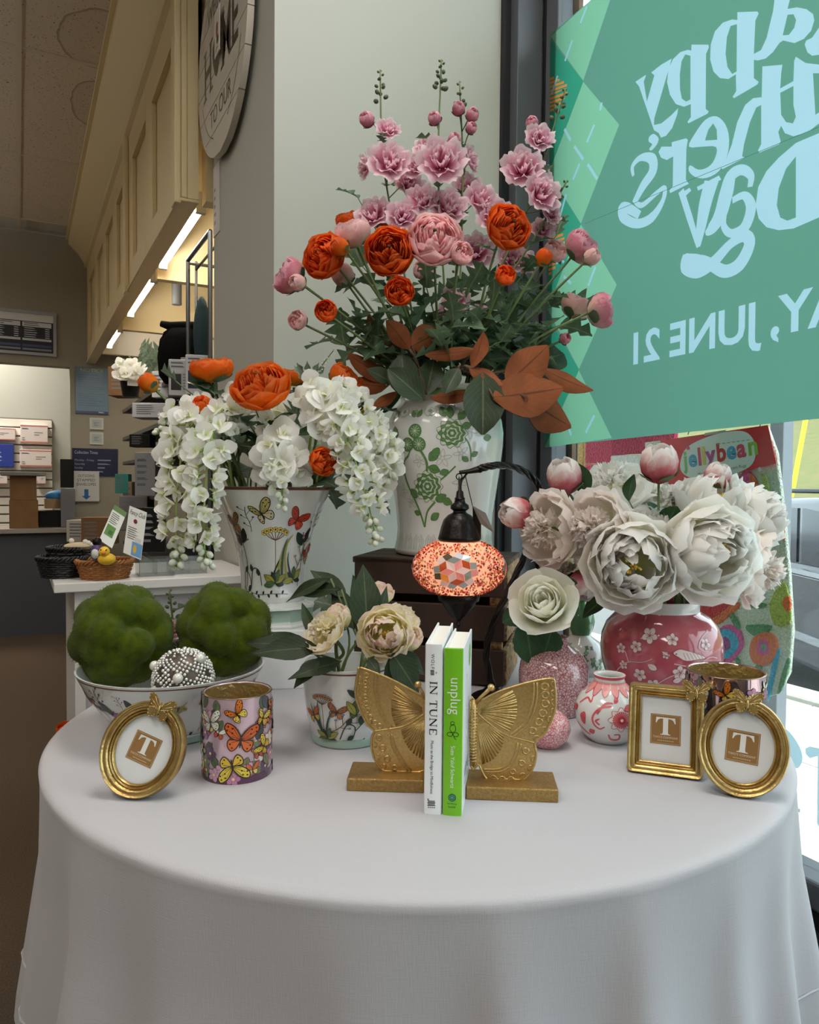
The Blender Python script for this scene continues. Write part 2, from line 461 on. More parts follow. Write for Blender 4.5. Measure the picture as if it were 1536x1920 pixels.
# ceiling: grid of mineral tiles
def tile_mat():
    m = mat('ceiling_tile', (214, 202, 186), .9, spec=.1)
    nt = m.node_tree; N = nt.nodes; L = nt.links; p = N['Principled BSDF']
    g = N.new('ShaderNodeNewGeometry')
    v = N.new('ShaderNodeTexNoise'); v.inputs['Scale'].default_value = 130; v.inputs['Detail'].default_value = 2
    L.new(g.outputs['Position'], v.inputs['Vector'])
    r = N.new('ShaderNodeValToRGB'); r.color_ramp.elements[0].position = .30; r.color_ramp.elements[1].position = .36
    r.color_ramp.elements[0].color = rgb((96, 84, 70)); r.color_ramp.elements[1].color = rgb((214, 202, 186))
    L.new(v.outputs[0], r.inputs[0])
    # old water stain: two brown rings
    prev = r.outputs[0]
    for (cx, cy, rx, ry) in ((.36, 3.55, .26, .30), (.40, 4.15, .20, .34)):
        mp = N.new('ShaderNodeMapping'); mp.inputs['Location'].default_value = (-cx / rx, -cy / ry, 0); mp.inputs['Scale'].default_value = (1/rx, 1/ry, 0)
        L.new(g.outputs['Position'], mp.inputs[0])
        ns = N.new('ShaderNodeTexNoise'); ns.inputs['Scale'].default_value = 5; L.new(g.outputs['Position'], ns.inputs['Vector'])
        ln = N.new('ShaderNodeVectorMath'); ln.operation = 'LENGTH'; L.new(mp.outputs[0], ln.inputs[0])
        ma = N.new('ShaderNodeMath'); ma.operation = 'MULTIPLY_ADD'; ma.inputs[1].default_value = .35; L.new(ns.outputs[0], ma.inputs[0]); L.new(ln.outputs['Value'], ma.inputs[2])
        rr = N.new('ShaderNodeValToRGB'); e = rr.color_ramp.elements
        e[0].position = .0; e[0].color = (.10, .10, .10, 1); e[1].position = 1.0; e[1].color = (0, 0, 0, 1)
        k = e.new(.93); k.color = (.12, .12, .12, 1); k = e.new(.98); k.color = (.75, .75, .75, 1)
        L.new(ma.outputs[0], rr.inputs[0])
        mx = N.new('ShaderNodeMix'); mx.data_type = 'RGBA'; L.new(rr.outputs[0], mx.inputs[0]); L.new(prev, mx.inputs[6]); mx.inputs[7].default_value = rgb((142, 116, 82)); prev = mx.outputs[2]
    L.new(prev, p.inputs['Base Color'])
    return m
tm = tile_mat(); grid_m = mat('ceiling_grid', (206, 194, 176), .6)
ceil = struct(MB().span((-4.3, -3.3, ZC + .03), (XW + .3, 9.2, ZC + .1)).build('ceiling', mat('plaster', (200, 195, 185), .9), smooth=0))
_tb = MB().span((-.293, -.59, 0), (.293, .59, .02)).mesh('ceiling_tile', tm, 0)
for i in range(-7, 3):
    for j in range(-5, 4):
        cx, cy = .015 + .61 * (i + .5), 2.56 + 1.2 * (j + .5)
        if any(abs(cx - lx) < .4 and abs(cy - ly) < .5 for lx, ly, _ in FILL_LAMPS): continue
        if cx > .9 and cy > 1.3: continue
        if cy > YF + .2: continue
        link('ceiling_tile', _tb, ceil, T(cx, cy, ZC))
g = MB()
for i in range(-6, 3): g.span((.015 + .61 * i - .012, -3.2, ZC - .004), (.015 + .61 * i + .012, YF, ZC + .012))
for j in range(-5, 4): g.span((-4.2, 2.56 + 1.2 * j - .012, ZC - .003), (XW, 2.56 + 1.2 * j + .012, ZC + .011))
g.build('ceiling_grid', grid_m, ceil, smooth=0)
hw0 = mat('hanger_wire', (120, 120, 120), .4, .5)
fillm = mat('fill_diffuser', (250, 250, 245), .6, emit=((255, 248, 236), .6))
for lx, ly, _ in FILL_UPLIGHTS:
    o = struct(MB().span((lx - .09, ly - .62, 2.64), (lx + .09, ly + .62, 2.69)).build('ceiling_fill_strip', fillm, smooth=0))  # body and wires for the added, unseen uplight strips
    for s in (-.5, .5): MB().tube([(lx, ly + s, 2.69), (lx, ly + s, ZC)], .004, 6).build('hanger_wire', hw0, o)
for lx, ly, _ in FILL_LAMPS:
    o = struct(MB().span((lx - .3, ly - .6, ZC + .001), (lx + .3, ly + .6, ZC + .03)).build('ceiling_fill_panel', fillm, smooth=0))  # glowing panel for each added fill lamp, out of view

# ------------------------------------------------------------------ valance with recessed panels, tubes and baffles under it
XV = .485
val = struct(MB().span((XV + .02, 2.6, 2.08), (XV + .055, YF, ZC)).build('wall_valance', cream, smooth=0))
MB().span((XV + .08, 2.6, 2.08), (1.41, 2.66, ZC)).build('end_board', cream, val, smooth=0)
panels = [(2.78, 3.225), (3.39, 3.81), (4.05, 4.47), (4.65, 5.05), (5.22, 5.63), (5.83, 6.3)]
prev = 2.6
for a, b in panels + [(YF, None)]:
    MB().span((XV, prev, 2.08), (XV + .02, a, 2.82)).build('stile', cream, val, smooth=0, bevel=.004); prev = b
for a, b in panels:
    MB().span((XV, a, 2.08), (XV + .02, b, 2.19)).build('rail', cream, val, smooth=0)
    MB().span((XV, a, 2.66), (XV + .02, b, 2.82)).build('rail', cream, val, smooth=0)
for y in (2.6, 3.93):
    MB().span((XV - .022, y, 2.06), (XV, y + .07, 2.9)).build('pilaster', cream, val, smooth=0, bevel=.006)
MB().span((XV - .012, 2.6, 2.068), (XV + .058, YF, 2.08)).build('bottom_moulding', cream, val, smooth=0, bevel=.004)
crown = [(0, 2.80), (-.02, 2.81), (-.02, 2.84), (-.035, 2.86), (-.06, 2.90), (-.11, 2.95), (-.13, 2.97), (-.13, 3.0), (-.15, 3.0), (-.15, 3.019), (0, 3.019)]
m = MB(); n = len(crown)
m.add([(XV + x, y, z) for y in (2.575, YF) for x, z in crown], [(i, i + 1, n + i + 1, n + i) for i in range(n - 1)] + [tuple(range(n)), tuple(range(2 * n - 1, n - 1, -1))])
m.build('crown_moulding', cream, val, smooth=30)
under = mat('soffit_white', (236, 226, 210), .7)
struct(MB().span((XV + .08, 2.66, 2.42), (1.41, YF, 2.46)).build('ceiling_soffit', under, smooth=0))
for y in (3.60, 4.88):
    MB().span((XV + .08, y, 2.06), (1.41, y + .05, 2.42)).build('baffle_board', cream, val, smooth=0)
MB().span((XV + .08, YF - .35, 2.10), (1.41, YF - .30, 2.30)).build('baffle_board', under, val, smooth=0)
tube_m = mat('fluorescent_tube', (255, 255, 255), .4, emit=((255, 250, 238), 45.0))
hw = mat('lamp_holder', (150, 150, 148), .4, .4)
for k, (y0, y1, which) in enumerate(((2.76, 3.52, 'nearest'), (3.80, 4.62, 'middle'), (5.15, 5.76, 'farthest'))):
    e = empty('fluorescent_tube_light', (.578, (y0 + y1) / 2, 2.112), label='lit fluorescent tube under the cream valance, the %s of three' % which, cat='tube light', group='tubes under the valance')
    h = (y1 - y0) / 2
    MB().tube([(0, -h, 0), (0, h, 0)], .016, 10).build('tube', tube_m, e)
    for s in (-1, 1): MB().box((0, s * (h + .012), .01), (.034, .024, .07)).build('lamp_holder', hw, e, smooth=0)
    MB().span((-.022, -h - .02, .045), (.05, h + .02, .30)).build('housing', mat('tube_housing', (222, 216, 204), .5), e, smooth=0, bevel=.006)

# pipe and flex seen under the valance
e = empty('ceiling_pipe', (.83, 4.6, 2.42), label='grey pipe hanging under the white soffit behind the tubes', cat='pipe')
MB().tube([(0, 0, 0), (0, 0, -.24)], .028, 12).build('pipe', mat('grey_pipe', (96, 96, 98), .5), e)
MB().tube(spline([(-.16, .02, -.03), (-.06, 0, -.06), (.1, .02, -.04), (.26, .05, -.01)], 6), .012, 8).build('flex_hose', hw, e)

# ------------------------------------------------------------------ storefront
win = struct(MB().span((1.26, 1.80, 0), (1.345, YW + .03, ZC)).build('window_1', dark_alu, smooth=0, bevel=.002))
MB().span((1.235, 1.835, 0), (1.26, YW + .01, ZC)).build('window_gasket', black_alu, win, smooth=0)
MB().span((1.348, 1.785, .0), (1.37, 1.80, ZC)).build('window_gasket', black_alu, win, smooth=0)
MB().span((1.3455, 1.732, .0), (1.40, 1.785, ZC)).build('window_jamb', dark_alu, win, smooth=0, bevel=.003)
MB().span((1.33, -3.2, .30), (1.40, 1.732, .345)).build('window_sill', black_alu, win, smooth=0, bevel=.003)
MB().span((1.315, -3.2, .345), (1.40, 1.732, .40)).build('window_sill', dark_alu, win, smooth=0, bevel=.006)
MB().span((1.33, -3.2, 2.78), (1.40, 1.732, ZC)).build('window_head', dark_alu, win, smooth=0)
MB().span((1.33, -3.2, 0), (1.40, 1.732, .30)).build('window_bulkhead', mat('bulkhead', (52, 50, 48), .7), win, smooth=0)
for y in (-.55, -3.15): MB().span((1.325, y, .40), (1.40, y + .06, 2.78)).build('window_mullion', dark_alu, win, smooth=0)
pane = glass_mat('window_glass', (246, 252, 250))
for a, b in ((-.49, 1.732), (-3.09, -.55)):
    MB().span((1.358, a, .40), (1.364, b, 2.78)).build('window_pane', pane, win, smooth=0)

# vinyl poster on the glass, printing seen from behind
XD = 1.3435
def film(name, c, tl=.62):
    return mat(name, c, .5, spec=.2, transl=tl)
def G(px, py): return at_x(px, py, XD)
def g2(px, py): p = G(px, py); return (-p.y, p.z)          # 2D frame of the pane seen from inside: x to the viewer's right
def z3(x, y): return g2(920 + x / 2.1818, y / 2.1818)
def z2(x, y): return g2(1000 + x / 2.866, y / 2.866)
pane_fn = lambda x, y, l: (XD - l, -x, y)
poster = empty('window_poster', (XD, 1.0, 1.2), label='green translucent Father\'s Day poster on the shop window with mirrored lettering', cat='poster')
def pos_art(art, name, mats):
    art.flatten()
    return art.build(name, lambda x, y, l: (-l, -x - 1.0, y - 1.2), poster, mats=mats)
a, b, c = g2(1034, 63), g2(1020, 838), g2(1536, 785)
ex = (b[0] + (c[0] - b[0]) * 1.75, b[1] + (c[1] - b[1]) * 1.75)
LG, DG_, DA, OR, LT = (120, 176, 146), (54, 143, 116), (147, 188, 198), (214, 137, 66), (158, 190, 202)
A = Art(step=9, lift=.0004, dl=.00008); A.poly([a, b, ex, (ex[0], a[1])], (91, 139, 122))
for pts, col in (([(247, 150), (395, 15), (430, -20), (500, -30), (380, 330)], LG), ([(245, 165), (380, 332), (250, 690), (241, 690)], DG_),
                 ([(380, 335), (527, 510), (370, 915), (240, 705)], LG), ([(238, 715), (370, 917), (237, 1255), (232, 1255)], DG_),
                 ([(370, 918), (517, 1165), (362, 1510), (233, 1265)], LG), ([(230, 1290), (362, 1512), (226, 1815)], DG_),
                 ([(362, 1515), (497, 1792), (222, 1832)], LG)):
    A.poly([z3(*p) for p in pts], col)
def hatch(A, x0, x1, y0, y1, n):
    for k in range(n):
        y = y0 + (y1 - y0) * k / n; w = sin(pi * (k + .7) / (n + .6)) * (x1 - x0)
        A.poly([z3(x0, y + 14), z3(x0 + w, y - w * .35 + 14), z3(x0 + w, y - w * .35 + 24), z3(x0, y + 24)], OR)
hatch(A, 244, 318, 305, 450, 9); hatch(A, 238, 305, 890, 1120, 13); hatch(A, 230, 290, 1515, 1600, 6)
for p, q in (((395, 25), (368, 95)), ((335, 165), (305, 250)), ((275, 310), (250, 385)), ((455, 420), (449, 452)), ((425, 510), (395, 582)), ((343, 598), (380, 652)),
             ((398, 672), (437, 732)), ((365, 670), (338, 735)), ((303, 528), (328, 574)), ((310, 795), (285, 885)), ((430, 1090), (400, 1170)), ((300, 1130), (330, 1160)),
             ((275, 1015), (300, 1075)), ((262, 1500), (232, 1565)), ((300, 1690), (330, 1780)), ((425, 1700), (390, 1770)), ((300, 1020), (270, 1080))):
    A.stroke([z3(*p), z3(*q)], .008, DA)
# lettering, traced as seen through the glass
def L2(pts, holes=()): A.poly([z2(*p) for p in pts], LT, [[z2(*p) for p in h] for h in holes])
def sm(pts, n=3): return [(p.x, p.y) for p in spline([(x, y, 0) for x, y in pts], n, True)]
def L3(pts, holes=()): A.poly([z3(*p) for p in pts], LT, [[z3(*p) for p in h] for h in holes])
def K3(pts, w, smooth=5):
    P = [(p.x, p.y) for p in spline([(x, y, 0) for x, y in pts], smooth)]
    A.stroke([z3(*p) for p in P], [q * .00062 for q in w] if isinstance(w, (list, tuple)) else w * .00062, LT)
L2([(550, 440), (607, 402), (604, 415), (595, 440), (612, 545), (652, 405), (635, 390), (690, 347), (745, 315), (736, 350), (652, 635), (650, 672), (690, 663), (740, 622), (780, 582), (775, 615), (748, 688), (715, 730), (688, 740), (675, 715), (650, 700), (640, 670), (570, 465)])
L2([(852, 240), (943, 240), (945, 255), (930, 290), (928, 585), (945, 600), (936, 612), (835, 663), (830, 655), (848, 630), (848, 560), (812, 574), (768, 560), (736, 510), (720, 440), (728, 370), (752, 318), (792, 280), (832, 268), (850, 272)],
   [[(846, 300), (818, 293), (798, 330), (789, 400), (790, 480), (800, 530), (822, 546), (846, 535)]])
L2([(1098, 66), (1205, 62), (1213, 72), (1195, 112), (1187, 290), (1225, 270), (1255, 205), (1290, 60), (1303, -40), (1390, -40), (1368, 48), (1420, 40), (1470, 50), (1505, 76), (1512, 110), (1495, 165), (1455, 210), (1405, 232), (1345, 218), (1325, 230), (1290, 280), (1250, 315), (1210, 325), (1187, 322), (1187, 420), (1213, 440), (1205, 455), (1080, 528), (1073, 520), (1092, 490), (1090, 400), (1050, 425), (1005, 420), (970, 385), (952, 320), (955, 240), (977, 170), (1020, 122), (1070, 105), (1098, 108)],
   [[(1096, 130), (1062, 140), (1042, 200), (1035, 290), (1045, 360), (1070, 398), (1094, 385)], [(1368, 80), (1400, 77), (1414, 108), (1404, 150), (1375, 188), (1342, 190)]])
L2([(1460, 240), (1468, 218), (1500, 203), (1536, 150), (1640, 60), (1640, 320), (1536, 295), (1500, 300), (1475, 282)])
# 'th'
L3([(1113, 272), (1195, 265), (1190, 300), (1186, 362), (1240, 332), (1243, 250), (1250, 232), (1290, 258), (1350, 265), (1470, 250), (1470, 420), (1390, 470), (1300, 540), (1240, 558), (1205, 545), (1190, 515), (1178, 540), (1188, 580), (1182, 590), (1100, 625), (1095, 615), (1108, 590), (1108, 430), (1088, 440), (1062, 500), (1038, 590), (1030, 640), (1042, 645), (950, 692), (942, 685), (965, 650), (988, 590), (1010, 500), (1042, 430), (1075, 402), (1110, 398)],
   [[(1186, 380), (1240, 352), (1240, 430), (1250, 478), (1238, 505), (1210, 500), (1190, 470)], [(1320, 300), (1330, 470), (1390, 430), (1410, 300)]])
# 'e'
L3(sm([(812, 600), (838, 545), (880, 490), (925, 476), (962, 510), (977, 570), (968, 640), (935, 700), (885, 728), (840, 725), (812, 700), (818, 676), (850, 694), (890, 684), (918, 650), (924, 602), (870, 600)]), [[(878, 575), (928, 572), (926, 530), (912, 505), (892, 530)]])
# 'r' and apostrophe, 's'
L3([(742, 582), (800, 566), (808, 572), (802, 610), (800, 735), (812, 752), (736, 790), (732, 780), (746, 762), (748, 640), (722, 655), (698, 645), (688, 622), (700, 600), (742, 600)])
L3(sm([(650, 560), (668, 548), (688, 565), (682, 590), (660, 615), (650, 610), (662, 590), (648, 580)]))
K3([(585, 720), (582, 680), (615, 645), (660, 650), (664, 700), (625, 760), (588, 830)], [12, 20, 26, 40, 46, 40, 26])
K3([(588, 820), (620, 840), (680, 790), (712, 770), (706, 820), (660, 890), (600, 915), (545, 890), (535, 850), (560, 850), (610, 880)], [16, 22, 20, 20, 22, 40, 36, 40, 34, 40, 30])
# 'Day'
L3([(1344, 545), (1480, 480), (1480, 850), (1344, 890), (1240, 935), (1180, 942), (1130, 930), (1098, 895), (1085, 840), (1096, 765), (1130, 700), (1180, 645), (1250, 585)],
   [[(1250, 640), (1210, 690), (1180, 770), (1172, 840), (1186, 890), (1215, 903), (1250, 890)]])
K3([(1062, 765), (1066, 720), (1030, 695), (985, 720), (965, 790), (940, 880), (905, 935), (880, 955)], [20, 26, 34, 48, 60, 58, 46, 14])
K3([(990, 820), (1040, 800), (1066, 850), (1040, 930), (985, 955), (955, 925), (960, 880)], [22, 26, 40, 42, 28, 24, 14])
K3([(780, 780), (815, 890), (852, 1010)], [26, 26, 18]); L3([(772, 795), (815, 768), (822, 780), (795, 805)])
K3([(905, 740), (880, 830), (862, 930), (850, 1010)], [66, 58, 44, 18]); L3([(845, 765), (935, 718), (945, 735), (850, 780)])
K3([(795, 1040), (800, 1090), (850, 1105), (910, 1075), (980, 1000), (1040, 965), (1060, 1000), (1020, 1080), (960, 1110), (900, 1080), (855, 1060), (800, 1070)], [16, 52, 58, 44, 34, 40, 44, 50, 44, 40, 30, 60])
# date line, mirrored
p0, p1 = Vector(g2(1178, 684)), Vector(g2(1525, 612)); d = (p1 - p0); ang = math.degrees(atan2(d.y, d.x))
tA = Art(step=9); tA.text('SUNDAY, JUNE 21', 0, 0, .105, LT, align='RIGHT', offset=.0028)
pr = [(p0.x - (x * cos(radians(ang)) + y * sin(radians(ang)) ), p0.y - x * sin(radians(ang)) + y * cos(radians(ang))) for t in tA.t for x, y in t[:3]]
ci = A._ci(LT)
for i in range(0, len(pr), 3): A.t.append((pr[i], pr[i + 2], pr[i + 1], ci, .0006))
# seam in the film
A.stroke([z3(385, 915), z3(1344, 520), z3(1500, 455)], .0012, (60, 110, 96))
pos_art(A, 'vinyl_sheet', [film('vinyl_print_%d' % i, c, .66) for i, c in enumerate(A.c)])

# pale lettering low on the glass
def wtxt(art, name, label):
    e = empty(name, (XD, 1.0, .8), label=label, cat='window lettering')
    art.build('lettering', lambda x, y, l: (-l, -x - 1.0, y - .8), e, mats=[film(name + '_film', art.c[0], .5)])
A = Art(step=9, lift=.0004)
q = lambda x, y: g2(1240 + x / 2.865, 1250 + y / 2.865)
A.poly([q(*p) for p in sm([(635, 318), (690, 350), (745, 430), (760, 500), (735, 545), (690, 535), (655, 510), (645, 480), (668, 490), (690, 470), (680, 420), (655, 360)])], (176, 206, 216))
A.poly([q(*p) for p in [(775, 440), (800, 428), (848, 438), (960, 400), (960, 960), (890, 880), (850, 865), (838, 840), (842, 480), (800, 492), (778, 470)]], (176, 206, 216))
wtxt(A, 'window_script', 'pale blue script lettering low on the window beside the tablecloth')
for i, (s, px, py, h) in enumerate((('SERVICE', 961, 1070, .022), ('CC', 1034, 1174, .022))):
    A = Art(step=9, lift=.0004); o = Vector(g2(px, py)); t_ = Art(step=9); t_.text(s, 0, 0, h, (170, 184, 192), align='RIGHT')
    ci = A._ci((150, 168, 178))
    for t in t_.t:
        P = [(o.x - x, o.y + y) for x, y in t[:3]]; A.t.append((P[0], P[2], P[1], ci, .0006))
    wtxt(A, 'window_text', ['small grey mirrored word on the glass above the white rose', 'small grey mirrored letters on the glass beside the green gourd vase'][i])

# ================================================================== OUTSIDE
concrete = mat('concrete', (206, 202, 194), .85, bump=(300, .3), var=((188, 183, 174), 40, .3))
asphalt = mat('asphalt', (120, 118, 118), .9, bump=(300, .4), var=((98, 97, 98), 30, .3))
grassm = mat('dry_grass', (102, 108, 68), .9, spec=.1, bump=(60, .8), var=((120, 112, 80), 3, .25))
grassg = mat('green_grass', (120, 156, 70), .9, spec=.1, bump=(60, .8), var=((168, 178, 92), 4, .25))
walk = struct(MB().span((1.41, -4, -.25), (4.15, 14, -.163)).build('floor_pavement', asphalt, smooth=0))
_sl = MB().span((-.44, -.74, -.05), (.44, .74, 0)).mesh('paving_slab', concrete, 0)
for i in range(3):
    for j in range(-3, 9): link('paving_slab', _sl, walk, T(1.86 + .89 * i, .55 + 1.49 * j, -.12), bevel=.004)
MB().span((4.15, -4, -.6), (4.35, 14, -.10)).build('kerb', concrete, walk, smooth=0, bevel=.02)
struct(MB().span((4.35, -6, -.62), (15.5, 30, -.55)).build('floor_car_park', asphalt, smooth=0))
# bank beyond the car park
m = MB(); nx, ny = 12, 16; vs = []
for i in range(nx + 1):
    for j in range(ny + 1):
        x = 15.5 + i * 2.2; y = -8 + j * 3.4; z = -.55 + 6.2 * (1 - math.exp(-i * .22)) + .12 * sin(i * 1.7 + j) ; vs.append((x, y, z))
m.add(vs, [(i * (ny + 1) + j, (i + 1) * (ny + 1) + j, (i + 1) * (ny + 1) + j + 1, i * (ny + 1) + j + 1) for i in range(nx) for j in range(ny)])
tag(stuff(m.build('grass_bank', grassm)), 'sunlit yellow green grass bank beyond the parked cars', 'grass')
# dark wood along the top
bark = mat('bark', (74, 62, 50), .9); leafd = mat('tree_foliage', (52, 74, 44), .9, transl=.3, bump=(4, 1), var=((84, 106, 60), 2, .3))
rt = random.Random(3)
for k in range(4):
    x, y = 34, 17.5 + k * 5.6
    e = empty('background_tree', (x, y, 5.1), label='dark leafy tree on top of the grass bank, %s from the shop side' % ('first', 'second', 'third', 'fourth')[k], cat='tree', group='trees above the bank')
    MB().tube([(0, 0, -.3), (.1, 0, 3), (0, .2, 6)], [.22, .18, .1], 7).build('trunk', bark, e)
    m = MB()
    for q in range(260):
        d = Vector((rt.gauss(0, 1), rt.gauss(0, 1), rt.gauss(0, 1))).normalized() * rt.uniform(1.4, 2.6); d.z *= .9
        M = T(d + Vector((0, 0, 4.2))) @ Euler((rt.uniform(0, 6), rt.uniform(0, 6), rt.uniform(0, 6))).to_matrix().to_4x4() @ SC(rt.uniform(.5, .95))
        m.add([(-.5, -.3, 0), (.5, -.3, .1), (.5, .3, 0), (-.5, .3, .1)], [(0, 1, 2, 3)], 0, M)
    stuff(m.build('foliage', leafd, e, smooth=0, fix=False))
# yellow guy wire guard and pole
p0 = at_d(1418 * 1.0, 1, 1)
a = at_x(1489, 905, 13.0); b = at_x(1510, 792, 13.0)
e = empty('guy_wire_guard', (a.x, a.y, -.55), label='leaning yellow guy wire guard on the grass across the street', cat='wire guard')
d = (b - a); base = a - d * ((a.z + .55) / d.z) 
e.location = base
MB().tube([(0, 0, 0), tuple((b - base) * 1.25)], .045, 8).build('guard_tube', mat('yellow_plastic', (246, 224, 62), .5), e)
MB().tube([tuple((b - base) * 1.25), tuple((b - base) * 2.6)], .012, 6).build('wire', black_metal, e)
# steel post of the canopy
e = empty('canopy_post', at_x(1453, 1325, 2.62).xy.to_3d() + Vector((0, 0, -.12)), label='slim grey steel post on the pavement behind the hooked rug', cat='post')
MB().span((-.03, -.03, 0), (.03, .03, 3.1)).build('post', mat('grey_steel', (112, 118, 126), .5, .3), e, smooth=0, bevel=.004)
MB().span((-.07, -.07, 0), (.07, .07, .012)).build('base_plate', mat('grey_steel', (112, 118, 126)), e, smooth=0)
# canopy over the pavement
can = struct(MB().span((1.41, -4, 2.98), (1.6, 14, 3.12)).build('ceiling_canopy', mat('white_soffit', (236, 236, 236), .6), smooth=0))
for k in range(2): MB().span((1.46 + .08 * k, -4, 2.968), (1.475 + .08 * k, 14, 2.98)).build('soffit_batten', mat('white_soffit', (236, 236, 236)), can, smooth=0)
MB().span((1.6, -4, 2.95), (1.63, 14, 3.16)).build('fascia_board', mat('white_soffit', (236, 236, 236)), can, smooth=0)
struct(MB().span((1.41, 1.72, -.12), (1.425, 1.86, 2.98)).build('trim_brick_edge', mat('brown_brick', (96, 70, 56), .9, bump=(40, .6), var=((130, 100, 80), 25, .3)), smooth=0))

# ------------------------------------------------------------------ parked cars
def car(name, loc, rot, paint, label, suv=True):
    e = empty(name, loc, Matrix.Rotation(radians(rot), 3, 'Z'), label, 'car', 'parked cars')
    gl = mat('car_glass', (34, 42, 52), .15, .0, coat=.25); tyre = mat('tyre', (24, 24, 25), .8); rim = mat('alloy', (150, 150, 154), .35, .8)
    pm = paint; H = 1.62 if suv else 1.42
    # side outline: x along the car, z up
    body = [(-2.25, .42), (-2.3, .75), (-2.2, 1.0), (-1.5, 1.06), (2.1, 1.06), (2.28, .95), (2.3, .5), (2.2, .32), (-2.15, .32)]
    m = MB(); M = RX(90)
    m.prism(body, -.9, .9, 0, M); m.build('body', pm, e, smooth=25, bevel=.05)
    cab = [(-1.05, 1.04), (-.35, H - .08), (.1, H), (1.5, H - .02), (1.95, H - .22), (2.15, 1.04)] if suv else [(-1.1, 1.04), (-.35, H - .05), (.2, H), (.9, H - .03), (1.75, 1.04)]
    MB().prism(cab, -.76, .76, 0, M).build('cabin', pm, e, smooth=25, bevel=.05)
    for s in (-1, 1):
        for w in ([(-.85, 1.09), (-.28, H - .14), (.28, H - .09), (.28, 1.09)], [(.36, 1.09), (.36, H - .09), (1.1, H - .1), (1.35, 1.09)], [(1.43, 1.09), (1.2, H - .11), (1.55, H - .13), (1.92, 1.09)]):
            MB().prism(w, -s * .755, -s * .772, 0, M).build('side_window', gl, e, smooth=0)
        for x in (-1.4, 1.45):
            MB().tube([(x, s * .72, .33), (x, s * .93, .33)], .33, 24).build('wheel', tyre, e)
            MB().tube([(x, s * .9, .33), (x, s * .94, .33)], .21, 18).build('wheel_rim', rim, e)
        MB().box((.2, s * .905, 1.045), (3.6, .02, .035)).build('trim_strip', mat('chrome_trim', (190, 194, 198), .2, .8), e, smooth=0)
        MB().box((.2, s * .905, .55), (3.9, .02, .05)).build('sill_strip', mat('chrome_trim', (190, 194, 198)), e, smooth=0)
        if suv: MB().tube([(-.1, s * .66, H + .05), (1.5, s * .66, H + .05)], .02, 6).build('roof_rail', black_metal, e)
        MB().box((-.95, s * .93, 1.12), (.14, .12, .12)).build('wing_mirror', pm, e, bevel=.02)
    for x0, x1, z0, z1 in ((-1.12, -.42, 1.08, H - .1),):
        MB().add([(x0, -.62, z0), (x0, .62, z0), (x1, .56, z1), (x1, -.56, z1)], [(0, 1, 2, 3)]).build('windscreen', gl, e, M=T(-.02, 0, .012), smooth=0)
    for s in (-1, 1):
        MB().box((-2.24, s * .68, .8), (.1, .34, .16)).build('headlight', mat('headlight', (225, 228, 230), .1, coat=1), e, bevel=.02)
        MB().box((2.27, s * .7, .84), (.06, .28, .2)).build('tail_light', mat('tail_light', (150, 26, 22), .2), e, bevel=.02)
    MB().box((-2.28, 0, .58), (.06, 1.0, .2)).build('grille', black_metal, e, smooth=0)
    MB().box((-2.3, 0, .42), (.03, .32, .12)).build('number_plate', mat('plate_white', (230, 232, 230), .4), e, smooth=0)
    return e
car('parked_car', (6.15, 3.35, -.55), 62, mat('car_paint_dark', (58, 60, 70), .18, .4, coat=1), 'dark grey car parked nearest the shop window')
car('parked_car', (10.6, 8.6, -.55), 62, mat('car_paint_green', (112, 128, 122), .2, .3, coat=1), 'pale green grey car with roof rails parked behind the dark car')

# ------------------------------------------------------------------ hooked rugs on the pavement rack
XR = 1.80
def r2(px, py): p = at_x(px, py, XR); return (-p.y, p.z)
rug_fn0 = lambda l: (lambda x, y, k: (XR - l - k, -x, y))
def yarn(name, c, c2=None):
    m = mat(name, c, .95, spec=.05, sheen=.3, bump=(150, 1.0, 2), var=(c2 or tuple(min(255, int(q * 1.15) + 8) for q in c), 150, .15))
    for n in m.node_tree.nodes:
        if n.type == 'BUMP': n.inputs['Distance'].default_value = .012
    return m
PALE = (220, 234, 206)
rk = empty('hooked_rug', (XR, 1.5, 1.2), label='pale green hooked rug with red, blue and orange flowers hanging outside under a red card', cat='rug')
def rug_part(name, pts, c, th, base=.0, smooth=True, holes=()):
    P = sm(pts, 4) if smooth else pts
    m = MB(); pp = [r2(*p) for p in P]; hh = [[r2(*p) for p in (sm(h, 4) if smooth else h)] for h in holes]
    m.prism(pp, base, base + th, 0, Matrix(((0, 0, -1, XR), (-1, 0, 0, 0), (0, 1, 0, 0), (0, 0, 0, 1))), hh)
    o = m.build(name, yarn('yarn_%02x%02x%02x' % c, c), rk, T(-XR, -1.5, -1.2), smooth=30, bevel=.003)
    return o
rug_part('rug_base', [(1215, 830), (1444, 800), (1462, 850), (1474, 950), (1486, 1080), (1492, 1180), (1486, 1260), (1465, 1300), (1420, 1312), (1300, 1318), (1240, 1318), (1215, 1300)], PALE, .014, smooth=False)
DGN, LIME, RED, ORG, BLU, PUR, PNK = (96, 148, 104), (170, 186, 84), (206, 48, 52), (238, 112, 62), (42, 164, 206), (150, 62, 132), (224, 88, 158)
B = .014
rug_part('rug_flower', [(1308, 1105), (1362, 1090), (1385, 1118), (1378, 1150), (1340, 1165), (1318, 1140)], RED, .006, B, holes=[[(1345, 1112), (1368, 1108), (1360, 1128), (1348, 1130)]])
rug_part('rug_flower_edge', [(1318, 1142), (1345, 1158), (1385, 1130), (1394, 1138), (1350, 1172), (1325, 1160)], ORG, .007, B)
rug_part('rug_flower', [(1352, 1185), (1372, 1170), (1395, 1180), (1402, 1210), (1380, 1240), (1356, 1240), (1345, 1212)], PNK, .006, B)
